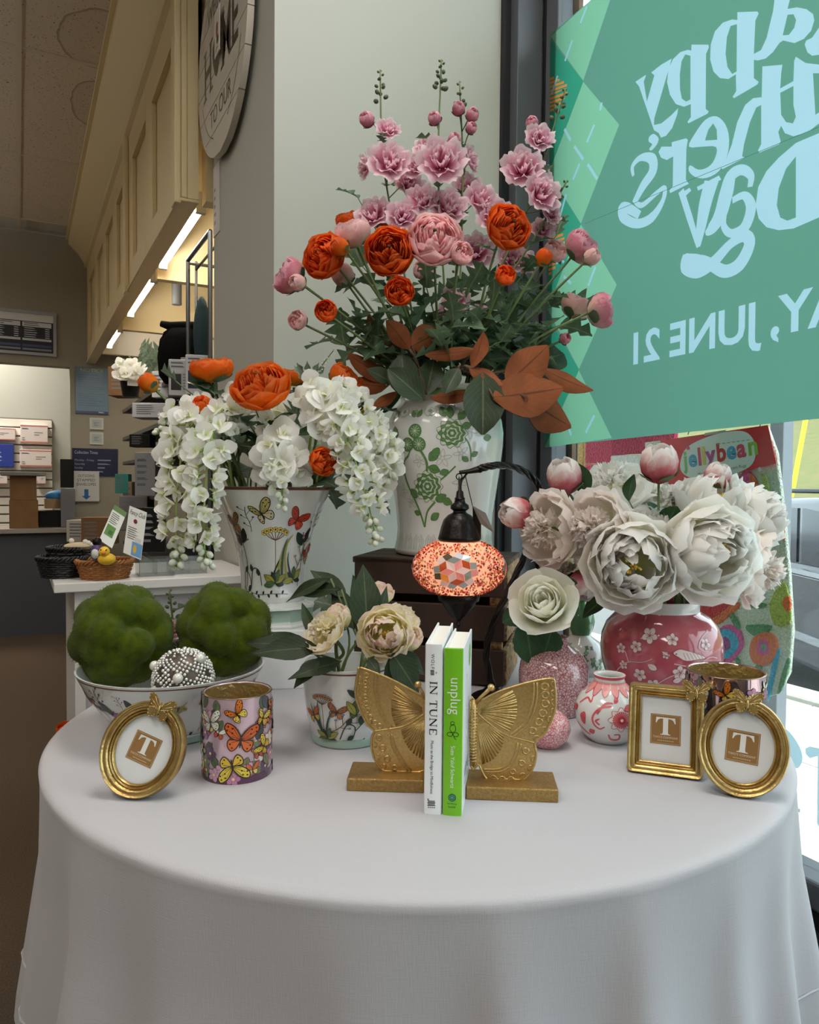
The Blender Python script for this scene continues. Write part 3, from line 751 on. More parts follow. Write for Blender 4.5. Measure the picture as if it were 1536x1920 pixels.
rug_part('rug_flower', [(1350, 1190), (1368, 1178), (1388, 1188), (1394, 1210), (1376, 1232), (1354, 1230), (1346, 1210)], BLU, .008, B, holes=[[(1362, 1195), (1376, 1195), (1379, 1213), (1366, 1219), (1359, 1208)]])
rug_part('rug_flower_centre', [(1362, 1195), (1376, 1195), (1379, 1213), (1366, 1219), (1359, 1208)], PUR, .007, B)
rug_part('rug_flower', [(1422, 1195), (1445, 1184), (1464, 1196), (1466, 1225), (1448, 1245), (1424, 1242), (1415, 1220)], ORG, .008, B, holes=[[(1434, 1200), (1448, 1199), (1452, 1220), (1438, 1228), (1429, 1218)]])
rug_part('rug_flower_centre', [(1434, 1200), (1448, 1199), (1452, 1220), (1438, 1228), (1429, 1218)], PNK, .007, B)
rug_part('rug_leaf_bud', [(1438, 1207), (1445, 1206), (1447, 1216), (1440, 1219)], DGN, .009, B)
rug_part('rug_leaf', [(1452, 1130), (1478, 1090), (1490, 1130), (1490, 1168), (1462, 1170)], LIME, .006, B)
rug_part('rug_flower', [(1478, 1122), (1490, 1118), (1491, 1145), (1480, 1140)], ORG, .008, B)
rug_part('rug_leaf', [(1408, 1172), (1455, 1172), (1440, 1190), (1420, 1190)], DGN, .006, B)
rug_part('rug_leaf', [(1408, 1128), (1442, 1130), (1440, 1138), (1412, 1136)], DGN, .006, B)
rug_part('rug_stem', [(1376, 1140), (1384, 1150), (1396, 1172), (1390, 1178), (1378, 1158)], DGN, .006, B)
rug_part('rug_stem', [(1388, 1230), (1396, 1240), (1410, 1290), (1402, 1290), (1392, 1262)], DGN, .006, B)
rug_part('rug_stem', [(1424, 1250), (1436, 1250), (1440, 1290), (1430, 1300)], DGN, .006, B)
rug_part('rug_stripe', [(1464, 1218), (1470, 1222), (1460, 1270), (1450, 1310), (1445, 1308), (1454, 1260)], BLU, .007, B)
rug_part('rug_stripe', [(1484, 1235), (1490, 1240), (1478, 1285), (1468, 1300), (1470, 1280)], DGN, .006, B)
rug_part('rug_patch', [(1426, 1298), (1442, 1296), (1440, 1313), (1424, 1314)], BLU, .007, B)
rug_part('rug_flower', [(1390, 900), (1412, 882), (1428, 905), (1440, 930), (1415, 935), (1400, 915)], PNK, .006, B)
rug_part('rug_flower_edge', [(1412, 888), (1424, 895), (1434, 918), (1426, 920)], ORG, .008, B)
rug_part('rug_leaf', [(1436, 890), (1446, 895), (1455, 940), (1446, 945), (1440, 920)], LIME, .006, B)
rug_part('rug_leaf', [(1452, 935), (1464, 930), (1470, 960), (1458, 965)], DGN, .007, B)
rug_part('rug_patch', [(1464, 950), (1474, 965), (1480, 1010), (1470, 1000)], RED, .007, B)
# red header card
card = empty('rug_header_card', (XR, 1.5, 1.3), label='red card with white oval and jellybean lettering stapled over the hooked rug', cat='card')
XCD = XR - .026
def c2(px, py): p = at_x(px, py, XCD); return (-p.y, p.z)
A = Art(step=9, lift=.0005, dl=.0003)
cred = (232, 36, 52)
A.poly([c2(*p) for p in [(1238, 826), (1440, 797), (1456, 869), (1256, 917)]], cred)
A.poly([c2(*p) for p in sm([(1276, 870), (1290, 838), (1340, 815), (1390, 808), (1412, 822), (1418, 850), (1405, 876), (1360, 893), (1310, 897), (1284, 890)], 5)], (236, 240, 238))
o = Vector(c2(1284, 880)); e1 = Vector(c2(1412, 855)); d = e1 - o; ang = math.degrees(atan2(d.y, d.x))
cols = [(140, 198, 120), (72, 168, 214), (222, 74, 110), (240, 200, 80), (188, 66, 150), (206, 40, 54), (72, 168, 214), (222, 74, 110), (150, 196, 70)]
xs = 0.0
for ch, cc in zip('jellybean', cols):
    w = {'j': .30, 'l': .28}.get(ch, .60) * .052 
    A.text(ch, o.x + xs * cos(radians(ang)), o.y + xs * sin(radians(ang)) + .004, .072, cc, rot=ang, offset=.0024, sx=.92); xs += w * 1.12
[A.stroke([c2(1346 + 9 * k, 833 - 1.25 * k), c2(1352 + 9 * k, 832 - 1.25 * k)], .0022, (150, 154, 156)) for k in range(7)]
A.ell(*c2(1291, 840), .0075, .0055, (226, 84, 116), -20)
A.text('Machine Washable Accent Rugs', *c2(1310, 892), .013, (120, 124, 126), rot=ang)
A.text('Indoor/Outdoor', *c2(1262, 912), .011, (240, 200, 204), rot=ang)
A.ell(*c2(1425, 880), .006, .006, (240, 226, 228))
A.poly([c2(*p) for p in [(1322, 812), (1362, 806), (1362, 810), (1322, 817)]], (180, 182, 184))
A.build('printed_card', lambda x, y, l: (XCD - XR - l, -x - 1.5, y - 1.3), card, rough=.25)
MB().prism([c2(*p) for p in [(1238, 826), (1440, 797), (1456, 869), (1256, 917)]], 0, .0012, 0, Matrix(((0, 0, 1, XCD - XR), (-1, 0, 0, -1.5), (0, 1, 0, -1.3), (0, 0, 0, 1)))).build('card_back', mat('card_red', cred, .3), card, smooth=0)
# rack rail carrying the rugs
e = empty('rug_rack', (XR + .10, 1.9, -.12), label='thin black rail and posts holding the row of rugs outside', cat='rack')
for yy in (-.95, 1.4): MB().tube([(0, yy, 0), (0, yy, 1.62)], .011, 8).build('upright', black_metal, e)
MB().tube([(0, -.95, 1.62), (0, 1.4, 1.62)], .011, 8).build('rail', black_metal, e)
for px in (1290, 1420):
    p = at_x(px, 815, XR + .008); MB().tube([(p.x - XR, p.y - 1.5, p.z - 1.2), (.10, p.y - 1.5, 1.50 - 1.2)], .0015, 5).build('hanging_wire', black_metal, rk)
# other rugs further along, seen between poster and peonies
def far_rug(X, x0, x1, y0, y1, cs, horiz, lab):
    a, b = at_x(x0, y0, X), at_x(x1, y1, X); zt, zb = at_x((x0 + x1) / 2, y0, X).z, at_x((x0 + x1) / 2, y1, X).z
    e = empty('striped_rug', (X, (a.y + b.y) / 2, zb), label=lab, cat='rug', group='rugs on the rack'); W_, H_ = abs(a.y - b.y), zt - zb; n = len(cs)
    for i, cc in enumerate(cs):
        m = MB()
        if horiz: m.span((-.012, -W_ / 2, H_ * (n - 1 - i) / n), (.012, W_ / 2, H_ * (n - i) / n - .002))
        else: m.span((-.012, W_ / 2 - W_ * (i + 1) / n + .001, 0), (.012, W_ / 2 - W_ * i / n, H_))
        m.build('rug_stripe', yarn('stripe_%02x%02x%02x' % cc, cc), e, bevel=.006)
    for s in (-.3, .3): MB().tube([(0, W_ * s, H_), (.0, W_ * s, 1.50 - zb)], .0015, 5).build('hanging_wire', black_metal, e)
far_rug(1.87, 1150, 1262, 812, 1120, [(176, 40, 78), (238, 236, 232), (110, 156, 214), (238, 236, 232), (150, 188, 226), (196, 60, 92), (238, 236, 232), (110, 156, 214)], True, 'striped rug of red, white and blue hanging outside behind the peonies')
far_rug(1.91, 1102, 1166, 816, 1130, [(190, 56, 88), (206, 70, 100), (90, 186, 200), (196, 60, 92), (90, 186, 200), (206, 70, 100)], True, 'red and turquoise rug hanging outside behind the back peony')
far_rug(1.95, 1030, 1106, 818, 1140, [(112, 70, 56), (226, 214, 190), (62, 78, 96), (226, 220, 204), (70, 86, 104), (206, 170, 110), (200, 160, 100)], False, 'brown, navy and cream rug hanging outside next to the window frame')

# ================================================================== THE TABLE
TC, TR, TZ = Vector((.588, 1.108, 0)), .567, .75
def tz(px, k):
    p = at_d(px, 909 + 545.3 / k, k); return Vector((p.x, p.y, TZ))
wood_dark = mat('dark_wood', (58, 40, 30), .6, bump=(30, .2))
e = empty('round_table', TC, label='round table hidden under the white tablecloth', cat='table')
MB().lathe([(0, .72), (TR - .012, .72), (TR - .004, .726), (TR - .004, .740), (TR - .012, .7455), (0, .7455)], 64).build('table_top', wood_dark, e)
for k in range(4):
    a = pi / 4 + k * pi / 2
    MB().tube([(cos(a) * .36, sin(a) * .36, .72), (cos(a) * .40, sin(a) * .40, 0)], [.022, .016], 10).build('leg', black_metal, e)
cloth = mat('white_cloth', (185, 182, 186), .85, spec=.15, sheen=.15)
_N = cloth.node_tree.nodes; _L = cloth.node_tree.links
_tc = _N.new('ShaderNodeTexCoord')
_b = _N.new('ShaderNodeBump'); _b.inputs['Strength'].default_value = .25; _b.inputs['Distance'].default_value = .0006
_w = None
for ax in ('X', 'Y', 'Z'):
    w = _N.new('ShaderNodeTexNoise'); w.inputs['Scale'].default_value = 1.0; w.inputs['Detail'].default_value = 1
    mp = _N.new('ShaderNodeMapping'); mp.inputs['Scale'].default_value = {'X': (900, 60, 60), 'Y': (60, 900, 60), 'Z': (60, 60, 900)}[ax]
    _L.new(_tc.outputs['Object'], mp.inputs[0]); _L.new(mp.outputs[0], w.inputs['Vector'])
    if _w is None: _w = w.outputs[0]
    else:
        ad = _N.new('ShaderNodeMath'); ad.operation = 'ADD'; _L.new(_w, ad.inputs[0]); _L.new(w.outputs[0], ad.inputs[1]); _w = ad.outputs[0]
_L.new(_w, _b.inputs['Height']); _L.new(_b.outputs[0], _N['Principled BSDF'].inputs['Normal'])
CB = atan2(-TC.y, -TC.x)               # bearing of the viewer seen from the table
_fq = random.Random(31)
fold_at = [(-pi + .27 * k + _fq.uniform(-.07, .07), _fq.uniform(.45, 1.1), _fq.uniform(.050, .085)) for k in range(23)]
def fold(a, t):
    d = (a - CB + pi) % (2 * pi) - pi; s = 0
    for c, w, g in fold_at:
        q = (d - c + pi) % (2 * pi) - pi; g2_ = g * (1.5 if q > 0 else .8); s += w * math.exp(-(q / g2_) ** 2)
    return s * t
def drop_r(a, z):
    t = max(0, (TZ - .004 - z)) / .4
    return TR + .020 * t + .046 * fold(a, min(1.2, t * 1.3)) - .014 * min(1, t * 3)
m = MB(); n = 400; rings = []
for r in (0.001, .1, .2, .3, .4, .48, .53, TR - .014): rings.append([(r, .7505)] * n)
rings.append([(TR - .005, .7492)] * n); rings.append([(TR + .001, .745)] * n)
zs = [.736, .722, .70, .675, .645, .61, .57, .53, .49, .455, .42, .39, .36]
for z in zs: rings.append([(drop_r(2 * pi * k / n, z), z) for k in range(n)])
vs = []
for R_ in rings:
    for k, (r, z) in enumerate(R_):
        a = 2 * pi * k / n; vs.append((r * cos(a), r * sin(a), z))
m.add(vs, [(i * n + k, i * n + (k + 1) % n, (i + 1) * n + (k + 1) % n, (i + 1) * n + k) for i in range(len(rings) - 1) for k in range(n)])
tc_ = tag(empty('tablecloth', TC), 'white tablecloth draped over the round display table in soft folds', 'tablecloth')
m.build('cloth', cloth, tc_, smooth=180)
MB().tube([((drop_r(2 * pi * k / 144, .452) + .001) * cos(2 * pi * k / 144), (drop_r(2 * pi * k / 144, .452) + .001) * sin(2 * pi * k / 144), .452) for k in range(145)], .0016, 5).build('hem_seam', cloth, tc_)

# ------------------------------------------------------------------ painted motifs
BR, DK, GRN, DGR, YEL, OLV, PUR2, ORN, REDB = (104, 70, 44), (38, 42, 38), (86, 112, 70), (44, 62, 50), (214, 182, 78), (160, 158, 72), (128, 64, 116), (214, 110, 46), (196, 62, 40)
W_UP = [(0, 0), (.10, .30), (.42, .72), (.86, .90), (1.0, .62), (.78, .26), (.40, .02)]
W_LO = [(0, -.02), (.36, .0), (.68, -.06), (.70, -.40), (.46, -.66), (.22, -.52), (.06, -.20)]
def butterfly(A, x, y, s, rot, c1, c2, line=DK, fold_=1.0, spots=True):
    for f in (1, -fold_):
        A.shape(x, y, s, rot, [(px * abs(f), py) for px, py in W_LO], c2, line, s * .06, flip=1 if f > 0 else -1)
        A.shape(x, y, s, rot, [(px * abs(f), py) for px, py in W_UP], c1, line, s * .06, flip=1 if f > 0 else -1)
        if spots:
            cr, sr = cos(radians(rot)), sin(radians(rot))
            for px, py in ((.80, .70), (.84, .48), (.55, .62), (.52, .36), (.56, -.28), (.42, -.48)):
                px *= f
                A.ell(x + s * (px * cr - py * sr), y + s * (px * sr + py * cr), s * .055, s * .055, line, n=7)
            for px, py in ((.6, .8), (.85, .55), (.6, .2), (.6, -.2)):
                px *= f
                A.stroke([(x, y), (x + s * .85 * (px * cr - py * sr), y + s * .85 * (px * sr + py * cr))], s * .025, line)
    cr, sr = cos(radians(rot)), sin(radians(rot)); q = lambda px, py: (x + s * (px * cr - py * sr), y + s * (px * sr + py * cr))
    A.stroke([q(0, .25), q(0, .1), q(0, -.2), q(0, -.45)], [s * .06, s * .12, s * .12, s * .04], line)
    A.stroke([q(0, .22), q(.14, .5), q(.26, .62)], s * .025, line); A.stroke([q(0, .22), q(-.14, .5), q(-.24, .62)], s * .025, line)
LEAF2 = [(0, 0), (.16, .25), (.20, .55), (.10, .85), (0, 1), (-.10, .85), (-.20, .55), (-.16, .25)]
def leaf2(A, x, y, s, rot, c, out=DK, wide=1.0):
    A.shape(x, y, s, rot, [(px * wide, py) for px, py in LEAF2], c, out, s * .035)
    cr, sr = cos(radians(rot)), sin(radians(rot)); A.stroke([(x, y), (x - s * .9 * sr, y + s * .9 * cr)], s * .02, out)
def blade(A, x, y, s, rot, c):
    cr, sr = cos(radians(rot)), sin(radians(rot)); b = s * .10
    q = lambda px, py: (x + s * (px * cr - py * sr), y + s * (px * sr + py * cr))
    A.stroke([q(0, 0), q(.02, .4), q(.08, .75), q(.2, 1)], [s * .05, s * .07, s * .05, s * .012], c, smooth=3)
def umbel(A, x, y, s, stem, c, out=BR, n=7):
    A.stroke([(x, y - stem), (x + s * .03, y - stem * .4), (x, y)], [s * .07, s * .05, s * .05], (150, 120, 60), smooth=4)
    for k in range(n):
        t = (k / (n - 1) - .5) * 2.2; px, py = x + s * .75 * sin(t), y + s * (.28 + .34 * cos(t))
        A.stroke([(x, y), (x + (px - x) * .5, y + (py - y) * .35), (px, py)], s * .035, out, smooth=3)
        for a in range(5):
            A.ell(px + s * .10 * cos(a * 1.257), py + s * .10 * sin(a * 1.257), s * .075, s * .065, c, n=8, out=out, ow=s * .018)
        A.ell(px, py, s * .05, s * .05, out, n=6)
def thistle(A, x, y, s, c=PUR2):
    for k in range(15):
        t = (k / 14 - .5) * 2.6; L_ = s * (.55 + .25 * ((k * 7) % 3) / 2)
        A.stroke([(x, y), (x + L_ * sin(t), y + L_ * cos(t))], [s * .05, s * .12], (c[0] + (k * 13) % 40, c[1] + (k * 9) % 30, c[2] + (k * 5) % 30))
    A.ell(x, y, s * .18, s * .14, DGR, n=9)
def sprig(A, x, y, s, rot, c=BR, n=5, dot=None):
    cr, sr = cos(radians(rot)), sin(radians(rot)); q = lambda px, py: (x + s * (px * cr - py * sr), y + s * (px * sr + py * cr))
    A.stroke([q(0, 0), q(.06, .35), q(.02, .7), q(.12, 1)], s * .025, c, smooth=4)
    for k in range(n):
        t = .3 + .65 * k / max(n - 1, 1); sd = 1 if k % 2 else -1
        A.stroke([q(.04, t - .1), q(.04 + sd * .14, t), q(.04 + sd * .2, t + .06)], s * .018, c)
        A.ell(*q(.04 + sd * .22, t + .09), s * .05, s * .035, dot or c, n=7)
def rosette(A, x, y, s, n=6):
    for k in range(n):
        leaf2(A, x, y, s * (.75 + .25 * ((k * 5) % 3) / 2), -100 + 200 * k / (n - 1) + 0, (DGR, OLV, GRN)[k % 3], DK, 1.1)
def vine(A, pts, w, c, leafs=(), lc=GRN, ls=.012):
    P = spline([(x, y, 0) for x, y in pts], 6); A.stroke([(p.x, p.y) for p in P], w, c)
    for t, side in leafs:
        i = int(t * (len(P) - 2)); d = P[i + 1] - P[i]; a = math.degrees(atan2(d.y, d.x)) - 90 + side
        leaf2(A, P[i].x, P[i].y, ls, a, lc, DGR, 1.5)
def meadow(A, W, H, seed, big=True):
    """butterflies and meadow plants in a band W wide, H high, x centred"""
    r = random.Random(seed); k = H / .16
    for x, t in ((-.36, 0), (.36, 8)):
        thistle(A, x * W, H * .56, .020 * k); A.stroke([(x * W - .004, H * .10), (x * W + .004, H * .35), (x * W, H * .56)], .0016, DGR, smooth=4)
        leaf2(A, x * W - .004, H * .52, .026 * k, 35, DGR, DK, 1.3); leaf2(A, x * W + .004, H * .55, .024 * k, -15, (40, 50, 44), DK, 1.3)
    umbel(A, 0.02 * W, H * .58, .028 * k, H * .44, (226, 204, 110))
    for i, rt_ in enumerate((-18, -8, 6, 16, 26)):
        blade(A, -.03 * W + i * .012 * k, H * .14, .052 * k + .012 * ((i * 3) % 4), rt_, (DGR, OLV, (64, 84, 60), OLV, DGR)[i])
    rosette(A, .02 * W, H * .15, .026 * k); rosette(A, .26 * W, H * .18, .024 * k, 5)
    sprig(A, .27 * W, H * .25, .062 * k, -22, BR, 6, (150, 150, 140)); sprig(A, .40 * W, H * .62, .05 * k, -30, BR, 6)
    sprig(A, -.22 * W, H * .66, .04 * k, 12, DGR, 5); sprig(A, -.45 * W, H * .3, .045 * k, 10, DGR, 6, (140, 140, 130))
    for pts in ([(-.43, .08), (-.40, .24), (-.33, .24), (-.30, .10), (-.36, .05), (-.42, .10)], [(-.30, .10), (-.26, .28), (-.18, .27), (-.15, .12)]):
        vine(A, [(x * W, y * H) for x, y in pts], .0018, DK, ((.3, 40), (.6, -40)), (52, 66, 50), .012 * k)
    vine(A, [(-.36 * W, H * .07), (-.2 * W, H * .03), (0, H * .04), (.2 * W, H * .03)], .0009, DK, [(.1 * i, 60 if i % 2 else -60) for i in range(1, 10)], DK, .008)
    if big:
        butterfly(A, .22 * W, H * .78, .020 * k, -25, REDB, (214, 76, 48), (104, 36, 24), .8)
        butterfly(A, -.10 * W, H * .84, .022 * k, 30, (186, 172, 104), (204, 190, 150), DK, .55)
        butterfly(A, -.44 * W, H * .72, .021 * k, 10, (150, 108, 70), (170, 128, 86), (60, 40, 26), .8)
        butterfly(A, .47 * W, H * .40, .018 * k, 20, REDB, (200, 150, 90), DK, .7)

# ------------------------------------------------------------------ serving bowl with moss balls
foot_green = mat('celadon_glaze', (158, 180, 166), .2, coat=.5)
line_brown = mat('brown_rim_line', (110, 66, 44), .3)
bc = tz(324, 1.17)
bowl = empty('serving_bowl', bc, label='wide white porcelain bowl painted with butterflies, holding two moss balls', cat='bowl')
bp = [(.0, .002), (.060, .002), (.070, .0), (.074, .004), (.076, .012), (.086, .022), (.112, .048), (.131, .076), (.142, .098), (.1455, .106)]
bp = [(r * .955, z) for r, z in bp]
inn = [(.1455, .106), (.1425, .106), (.138, .096), (.126, .074), (.106, .048), (.078, .024), (.04, .014), (0, .013)]
inn = [(r * .955, z) for r, z in inn]
MB().lathe(bp + inn, 72).build('bowl_body', porcelain, bowl, smooth=60)
MB().lathe([(.0714, .003), (.0737, .012), (.0732, .0125), (.0709, .0035)], 64).build('foot_band', foot_green, bowl)
MB().lathe([(.1371, .1008), (.1379, .1026), (.1375, .1028), (.1368, .101)], 72).build('rim_line', line_brown, bowl)
A = Art(); bth = cam_theta(bc)
meadow(A, .34, .098, 3, False); umbel(A, .055, .062, .022, .052, (226, 190, 84), n=6)
butterfly(A, -.150, .066, .016, -20, (150, 96, 60), (170, 120, 80), DK, .7); butterfly(A, .14, .07, .015, 15, (204, 120, 60), (214, 170, 80))
sprig(A, -.115, .052, .045, 8, DK, 6); thistle(A, -.098, .045, .018, (130, 80, 130)); leaf2(A, -.10, .05, .03, 40, DGR); leaf2(A, -.05, .06, .03, -40, OLV); leaf2(A, -.055, .058, .028, 25, DGR)
A.build('painted_decoration', (lambda f: lambda x, y, l: f(x, y * .84 + .016, l))(lathe_fn(bp[4:], bth, .13)), bowl)

moss = mat('moss', (48, 62, 4), .95, spec=.08, sheen=.1, bump=(700, 1.0), var=((82, 94, 10), 90, .3))
moss_f = mat('moss_fibre', (94, 110, 12), .9, spec=.05, transl=.15, var=((66, 82, 8), 60, .3))
def moss_ball(loc, R, seed, label):
    r = random.Random(seed); e = empty('moss_ball', loc, label=label, cat='moss ball', group='moss balls in the bowl')
    dirs = []
    while len(dirs) < 30:
        d = Vector((r.gauss(0, 1), r.gauss(0, 1), r.gauss(0, 1))).normalized()
        if all(d.angle(q) > .44 for q in dirs) or r.random() < .004: dirs.append(d)
    def rad(d):
        best = sorted(((d.dot(q), i) for i, q in enumerate(dirs)), reverse=True)[0]
        x = math.acos(min(1, best[0])); k = (best[1] * 37 % 10) / 10
        return R * (.66 + (.27 + .09 * k) * sqrt(max(0, 1 - (x / .48) ** 2)))
    bm = bmesh.new(); bmesh.ops.create_icosphere(bm, subdivisions=5, radius=1)
    for v in bm.verts:
        d = v.co.normalized(); v.co = d * rad(d)
    for _ in range(1): bmesh.ops.smooth_vert(bm, verts=bm.verts, factor=.5, use_axis_x=True, use_axis_y=True, use_axis_z=True)
    me = bpy.data.meshes.new('moss_body'); bm.to_mesh(me); bm.free(); me.materials.append(moss); me.shade_smooth()
    link('moss_body', me, e)
    m = MB()
    P = [(v.co.copy(), v.normal.copy()) for v in me.vertices]
    for c, nn in P:
        for _ in range(2):
            b = c + Vector((r.gauss(0, 1), r.gauss(0, 1), r.gauss(0, 1))) * .0011
            d = (nn + Vector((r.gauss(0, 1), r.gauss(0, 1), r.gauss(0, 1))) * .38).normalized() * r.uniform(.0018, .0034)
            w = d.orthogonal().normalized() * .00035
            k = len(m.v); m.v += [tuple(b - w), tuple(b + w), tuple(b + d)]; m.f.append((k, k + 1, k + 2)); m.m.append(0)
    stuff(m.build('moss_fibre', moss_f, e, smooth=0, fix=False))
moss_ball(at_d(229, 1192, 1.19), .084, 4, 'round green moss ball at the left of the painted bowl')
moss_ball(at_d(422, 1180, 1.235), .081, 11, 'round green moss ball at the right of the painted bowl')
silver = mat('silver_filigree', (226, 224, 218), .25, .35)
def jewel_ball(loc, R, label, pearls):
    e = empty('jewelled_ball', loc, label=label, cat='ornament ball', group='silver balls in the bowl')
    MB().sphere((0, 0, 0), R * .93, 32, 20).build('ball_core', mat('dark_silver', (96, 84, 74), .5, .7), e, smooth=180)
    m = MB(); n = 760; r = random.Random(5)
    for k in range(n):
        z = 1 - 2 * (k + .5) / n; t = k * 2.39996; q = sqrt(1 - z * z); d = Vector((q * cos(t), q * sin(t), z))
        if (sin(t * 3.1 + z * 9) + cos(z * 14 + t)) < -.9: continue
        m.sphere(d * R * .95, R * r.uniform(.04, .065), 6, 4)
    stuff(m.build('silver_beads', silver, e, smooth=180))
    pm = mat('pearl', (222, 218, 208), .2, .1, coat=.5)
    for d in pearls: MB().sphere(Vector(d).normalized() * R * .99, R * .16, 14, 10).build('pearl', pm, e, smooth=180)
jewel_ball(at_d(344, 1272, 1.105), .0455, 'silver beaded ball with pearls at the front of the painted bowl', [tuple(face_dir(.12, .22)), tuple(face_dir(-.9, .5, .3)), tuple(face_dir(.8, .9, .4))])
jewel_ball(at_d(330, 1232, 1.235), .030, 'small silver beaded ball half hidden between the moss balls', [tuple(face_dir(.5, .8, .4))])

# ------------------------------------------------------------------ vases and pots
def pot(name, c, prof, label, cat, body, thick=.004, mod=None, n=64, inner=True):
    e = empty(name, c, label=label, cat=cat)
    r1, z1 = prof[-1]; P = [(0, prof[0][1])] + list(prof)
    if inner: P += [(r1 - thick, z1)] + [(max(r - thick, .002), z) for r, z in reversed(prof[2:-1])] + [(0, prof[2][1])]
    MB().lathe(P, n, mod=mod).build('vase_body' if 'vase' in name or 'jar' in name else 'pot_body', body, e, smooth=60)
    return e
# small painted pot with cream peonies
pc = tz(650, 1.15)
pp = [(.046, 0), (.052, .003), (.053, .014), (.0545, .016), (.060, .040), (.0645, .075), (.067, .105), (.068, .118)]
pot1 = pot('flower_pot', pc, pp, 'small white porcelain pot painted with meadow flowers, holding cream peonies', 'flower pot', porcelain)
MB().lathe([(.0523, .002), (.0536, .014), (.0533, .0145), (.052, .003)], 64).build('foot_band', foot_green, pot1)
MB().lathe([(.0672, .1115), (.0680, .1125), (.0681, .1145), (.0674, .114)], 64).build('rim_line', line_brown, pot1)
A = Art(); umbel(A, -.036, .068, .020, .052, (196, 150, 110), n=8); butterfly(A, -.014, .058, .014, -14, (170, 110, 66), (190, 130, 84), (70, 40, 24))
for i, r_ in enumerate((28, 18, -8, 40)): blade(A, -.038 + i * .003, .02, .045 + .008 * (i % 2), r_, (64, 84, 84))
sprig(A, -.024, .028, .05, -50, BR, 6, (120, 124, 124)); rosette(A, -.03, .018, .02)
vine(A, [(-.01, .018), (0, .040), (.012, .036), (.008, .018), (-.006, .016)], .0016, DK, ((.3, 30), (.7, -30)), DGR, .012); vine(A, [(.012, .03), (.03, .046), (.045, .03)], .0016, DK, ((.3, 40), (.6, -30)), DGR, .016)
vine(A, [(-.03, .012), (0, .010), (.03, .013), (.05, .012)], .0008, DK, [(.1 * i, 60 if i % 2 else -60) for i in range(1, 9)], DK, .006)
leaf2(A, .008, .05, .03, -12, GRN); leaf2(A, .012, .055, .024, 30, OLV); leaf2(A, .016, .08, .02, 50, DGR); butterfly(A, .038, .094, .014, 20, (206, 120, 96), (220, 160, 130)); butterfly(A, -.05, .05, .013, 20, ORN, YEL)
A.build('painted_decoration', lathe_fn(pp[3:], cam_theta(pc), .06), pot1)

# fluted trumpet vase on a white riser
fc = tz(512, 1.50); RH = .112
riser = empty('display_riser', fc, facing(fc).to_3x3(), 'low white riser box under the fluted butterfly vase', 'riser')
MB().span((-.12, -.085, 0), (.12, .085, RH)).build('riser_box', mat('riser_white', (226, 224, 224), .6), riser, smooth=0, bevel=.003)
fv = fc + Vector((0, 0, RH)); fth = cam_theta(fc)
flute = lambda a, z: 1 + (.02 + .03 * max(0, (z - .05) / .2)) * (abs(cos(4 * (a - fth))) - .5)
fp = [(.060, .045), (.063, .05), (.061, .06), (.062, .09), (.067, .13), (.076, .17), (.090, .215), (.104, .25), (.110, .268)]
fluted = pot('fluted_vase', fv, fp, 'tall fluted white vase painted with butterflies and yellow flowers, holding orange and white blooms', 'vase', porcelain, mod=flute, n=96)
MB().lathe([(0, 0), (.086, 0), (.088, .004), (.085, .008), (.085, .012)], 8, a0=fth + pi / 8).build('foot', porcelain, fluted, smooth=20)
MB().lathe([(.085, .012), (.083, .014), (.081, .034), (.083, .036), (0, .036)], 8, a0=fth + pi / 8).build('foot_band', foot_green, fluted, smooth=20)
MB().lathe([(0, .036), (.084, .036), (.083, .040), (.066, .044), (.058, .049), (0, .049)], 64, mod=lambda a, z: 1 + .02 * cos(16 * a)).build('foot_top', porcelain, fluted, smooth=40)
MB().lathe([(.1085, .262), (.1104, .265), (.1106, .2675), (.109, .268)], 96, mod=flute).build('rim_line', line_brown, fluted)
A = Art(); meadow(A, .20, .19, 8)
def fl_fn():
    base = lathe_fn([(r, z) for r, z in fp], fth, .085)
    def fn(x, y, l):
        p = Vector(base(x, y + .058, l)); a = atan2(p.y, p.x); k = flute(a, y + .058); return (p.x * k, p.y * k, p.z)
    return fn
A.build('painted_decoration', fl_fn(), fluted)

# wooden crate
crw = mat('crate_wood', (66, 44, 32), .7, bump=(20, .3), var=((46, 30, 22), 14, .3))
crl = mat('crate_end_wood', (186, 152, 108), .75, bump=(40, .4), var=((120, 86, 56), 120, .12))
_c0 = at_z(945, 1290, TZ); fd = Vector((.745, -.667, 0)); bd = Vector((.667, .745, 0))
crate = empty('wooden_crate', _c0 - fd * .15 + bd * .1, Matrix(((fd.x, bd.x, 0), (fd.y, bd.y, 0), (0, 0, 1))), 'dark slatted wooden crate under the green and white jar', 'crate')
CH = .243; SLW = .068
for i in range(3):
    z0 = .004 + i * (SLW + .0165)
    for y in (-.1, .1): MB().span((-.15, y - .006, z0), (.15, y + .006, z0 + SLW)).build('slat', crw, crate, smooth=0, bevel=.002)
for x in (-.15, .15):
    for i in range(3):
        z0 = .004 + i * (SLW + .0165); MB().span((x - .006 if x > 0 else x - .004, -.094, z0), (x + .004 if x > 0 else x + .006, .094, z0 + SLW)).build('end_slat', crl, crate, smooth=0, bevel=.002)
for x in (-.132, .132):
    for y in (-.085, .085): MB().span((x - .012, y - .009, 0), (x + .012, y + .009, CH - .012)).build('corner_post', crl if x > 0 else crw, crate, smooth=0)
for i in range(3): MB().span((-.154, -.106 + i * .0715, CH - .012), (.154, -.106 + i * .0715 + .069, CH)).build('top_board', crw, crate, smooth=0, bevel=.002)

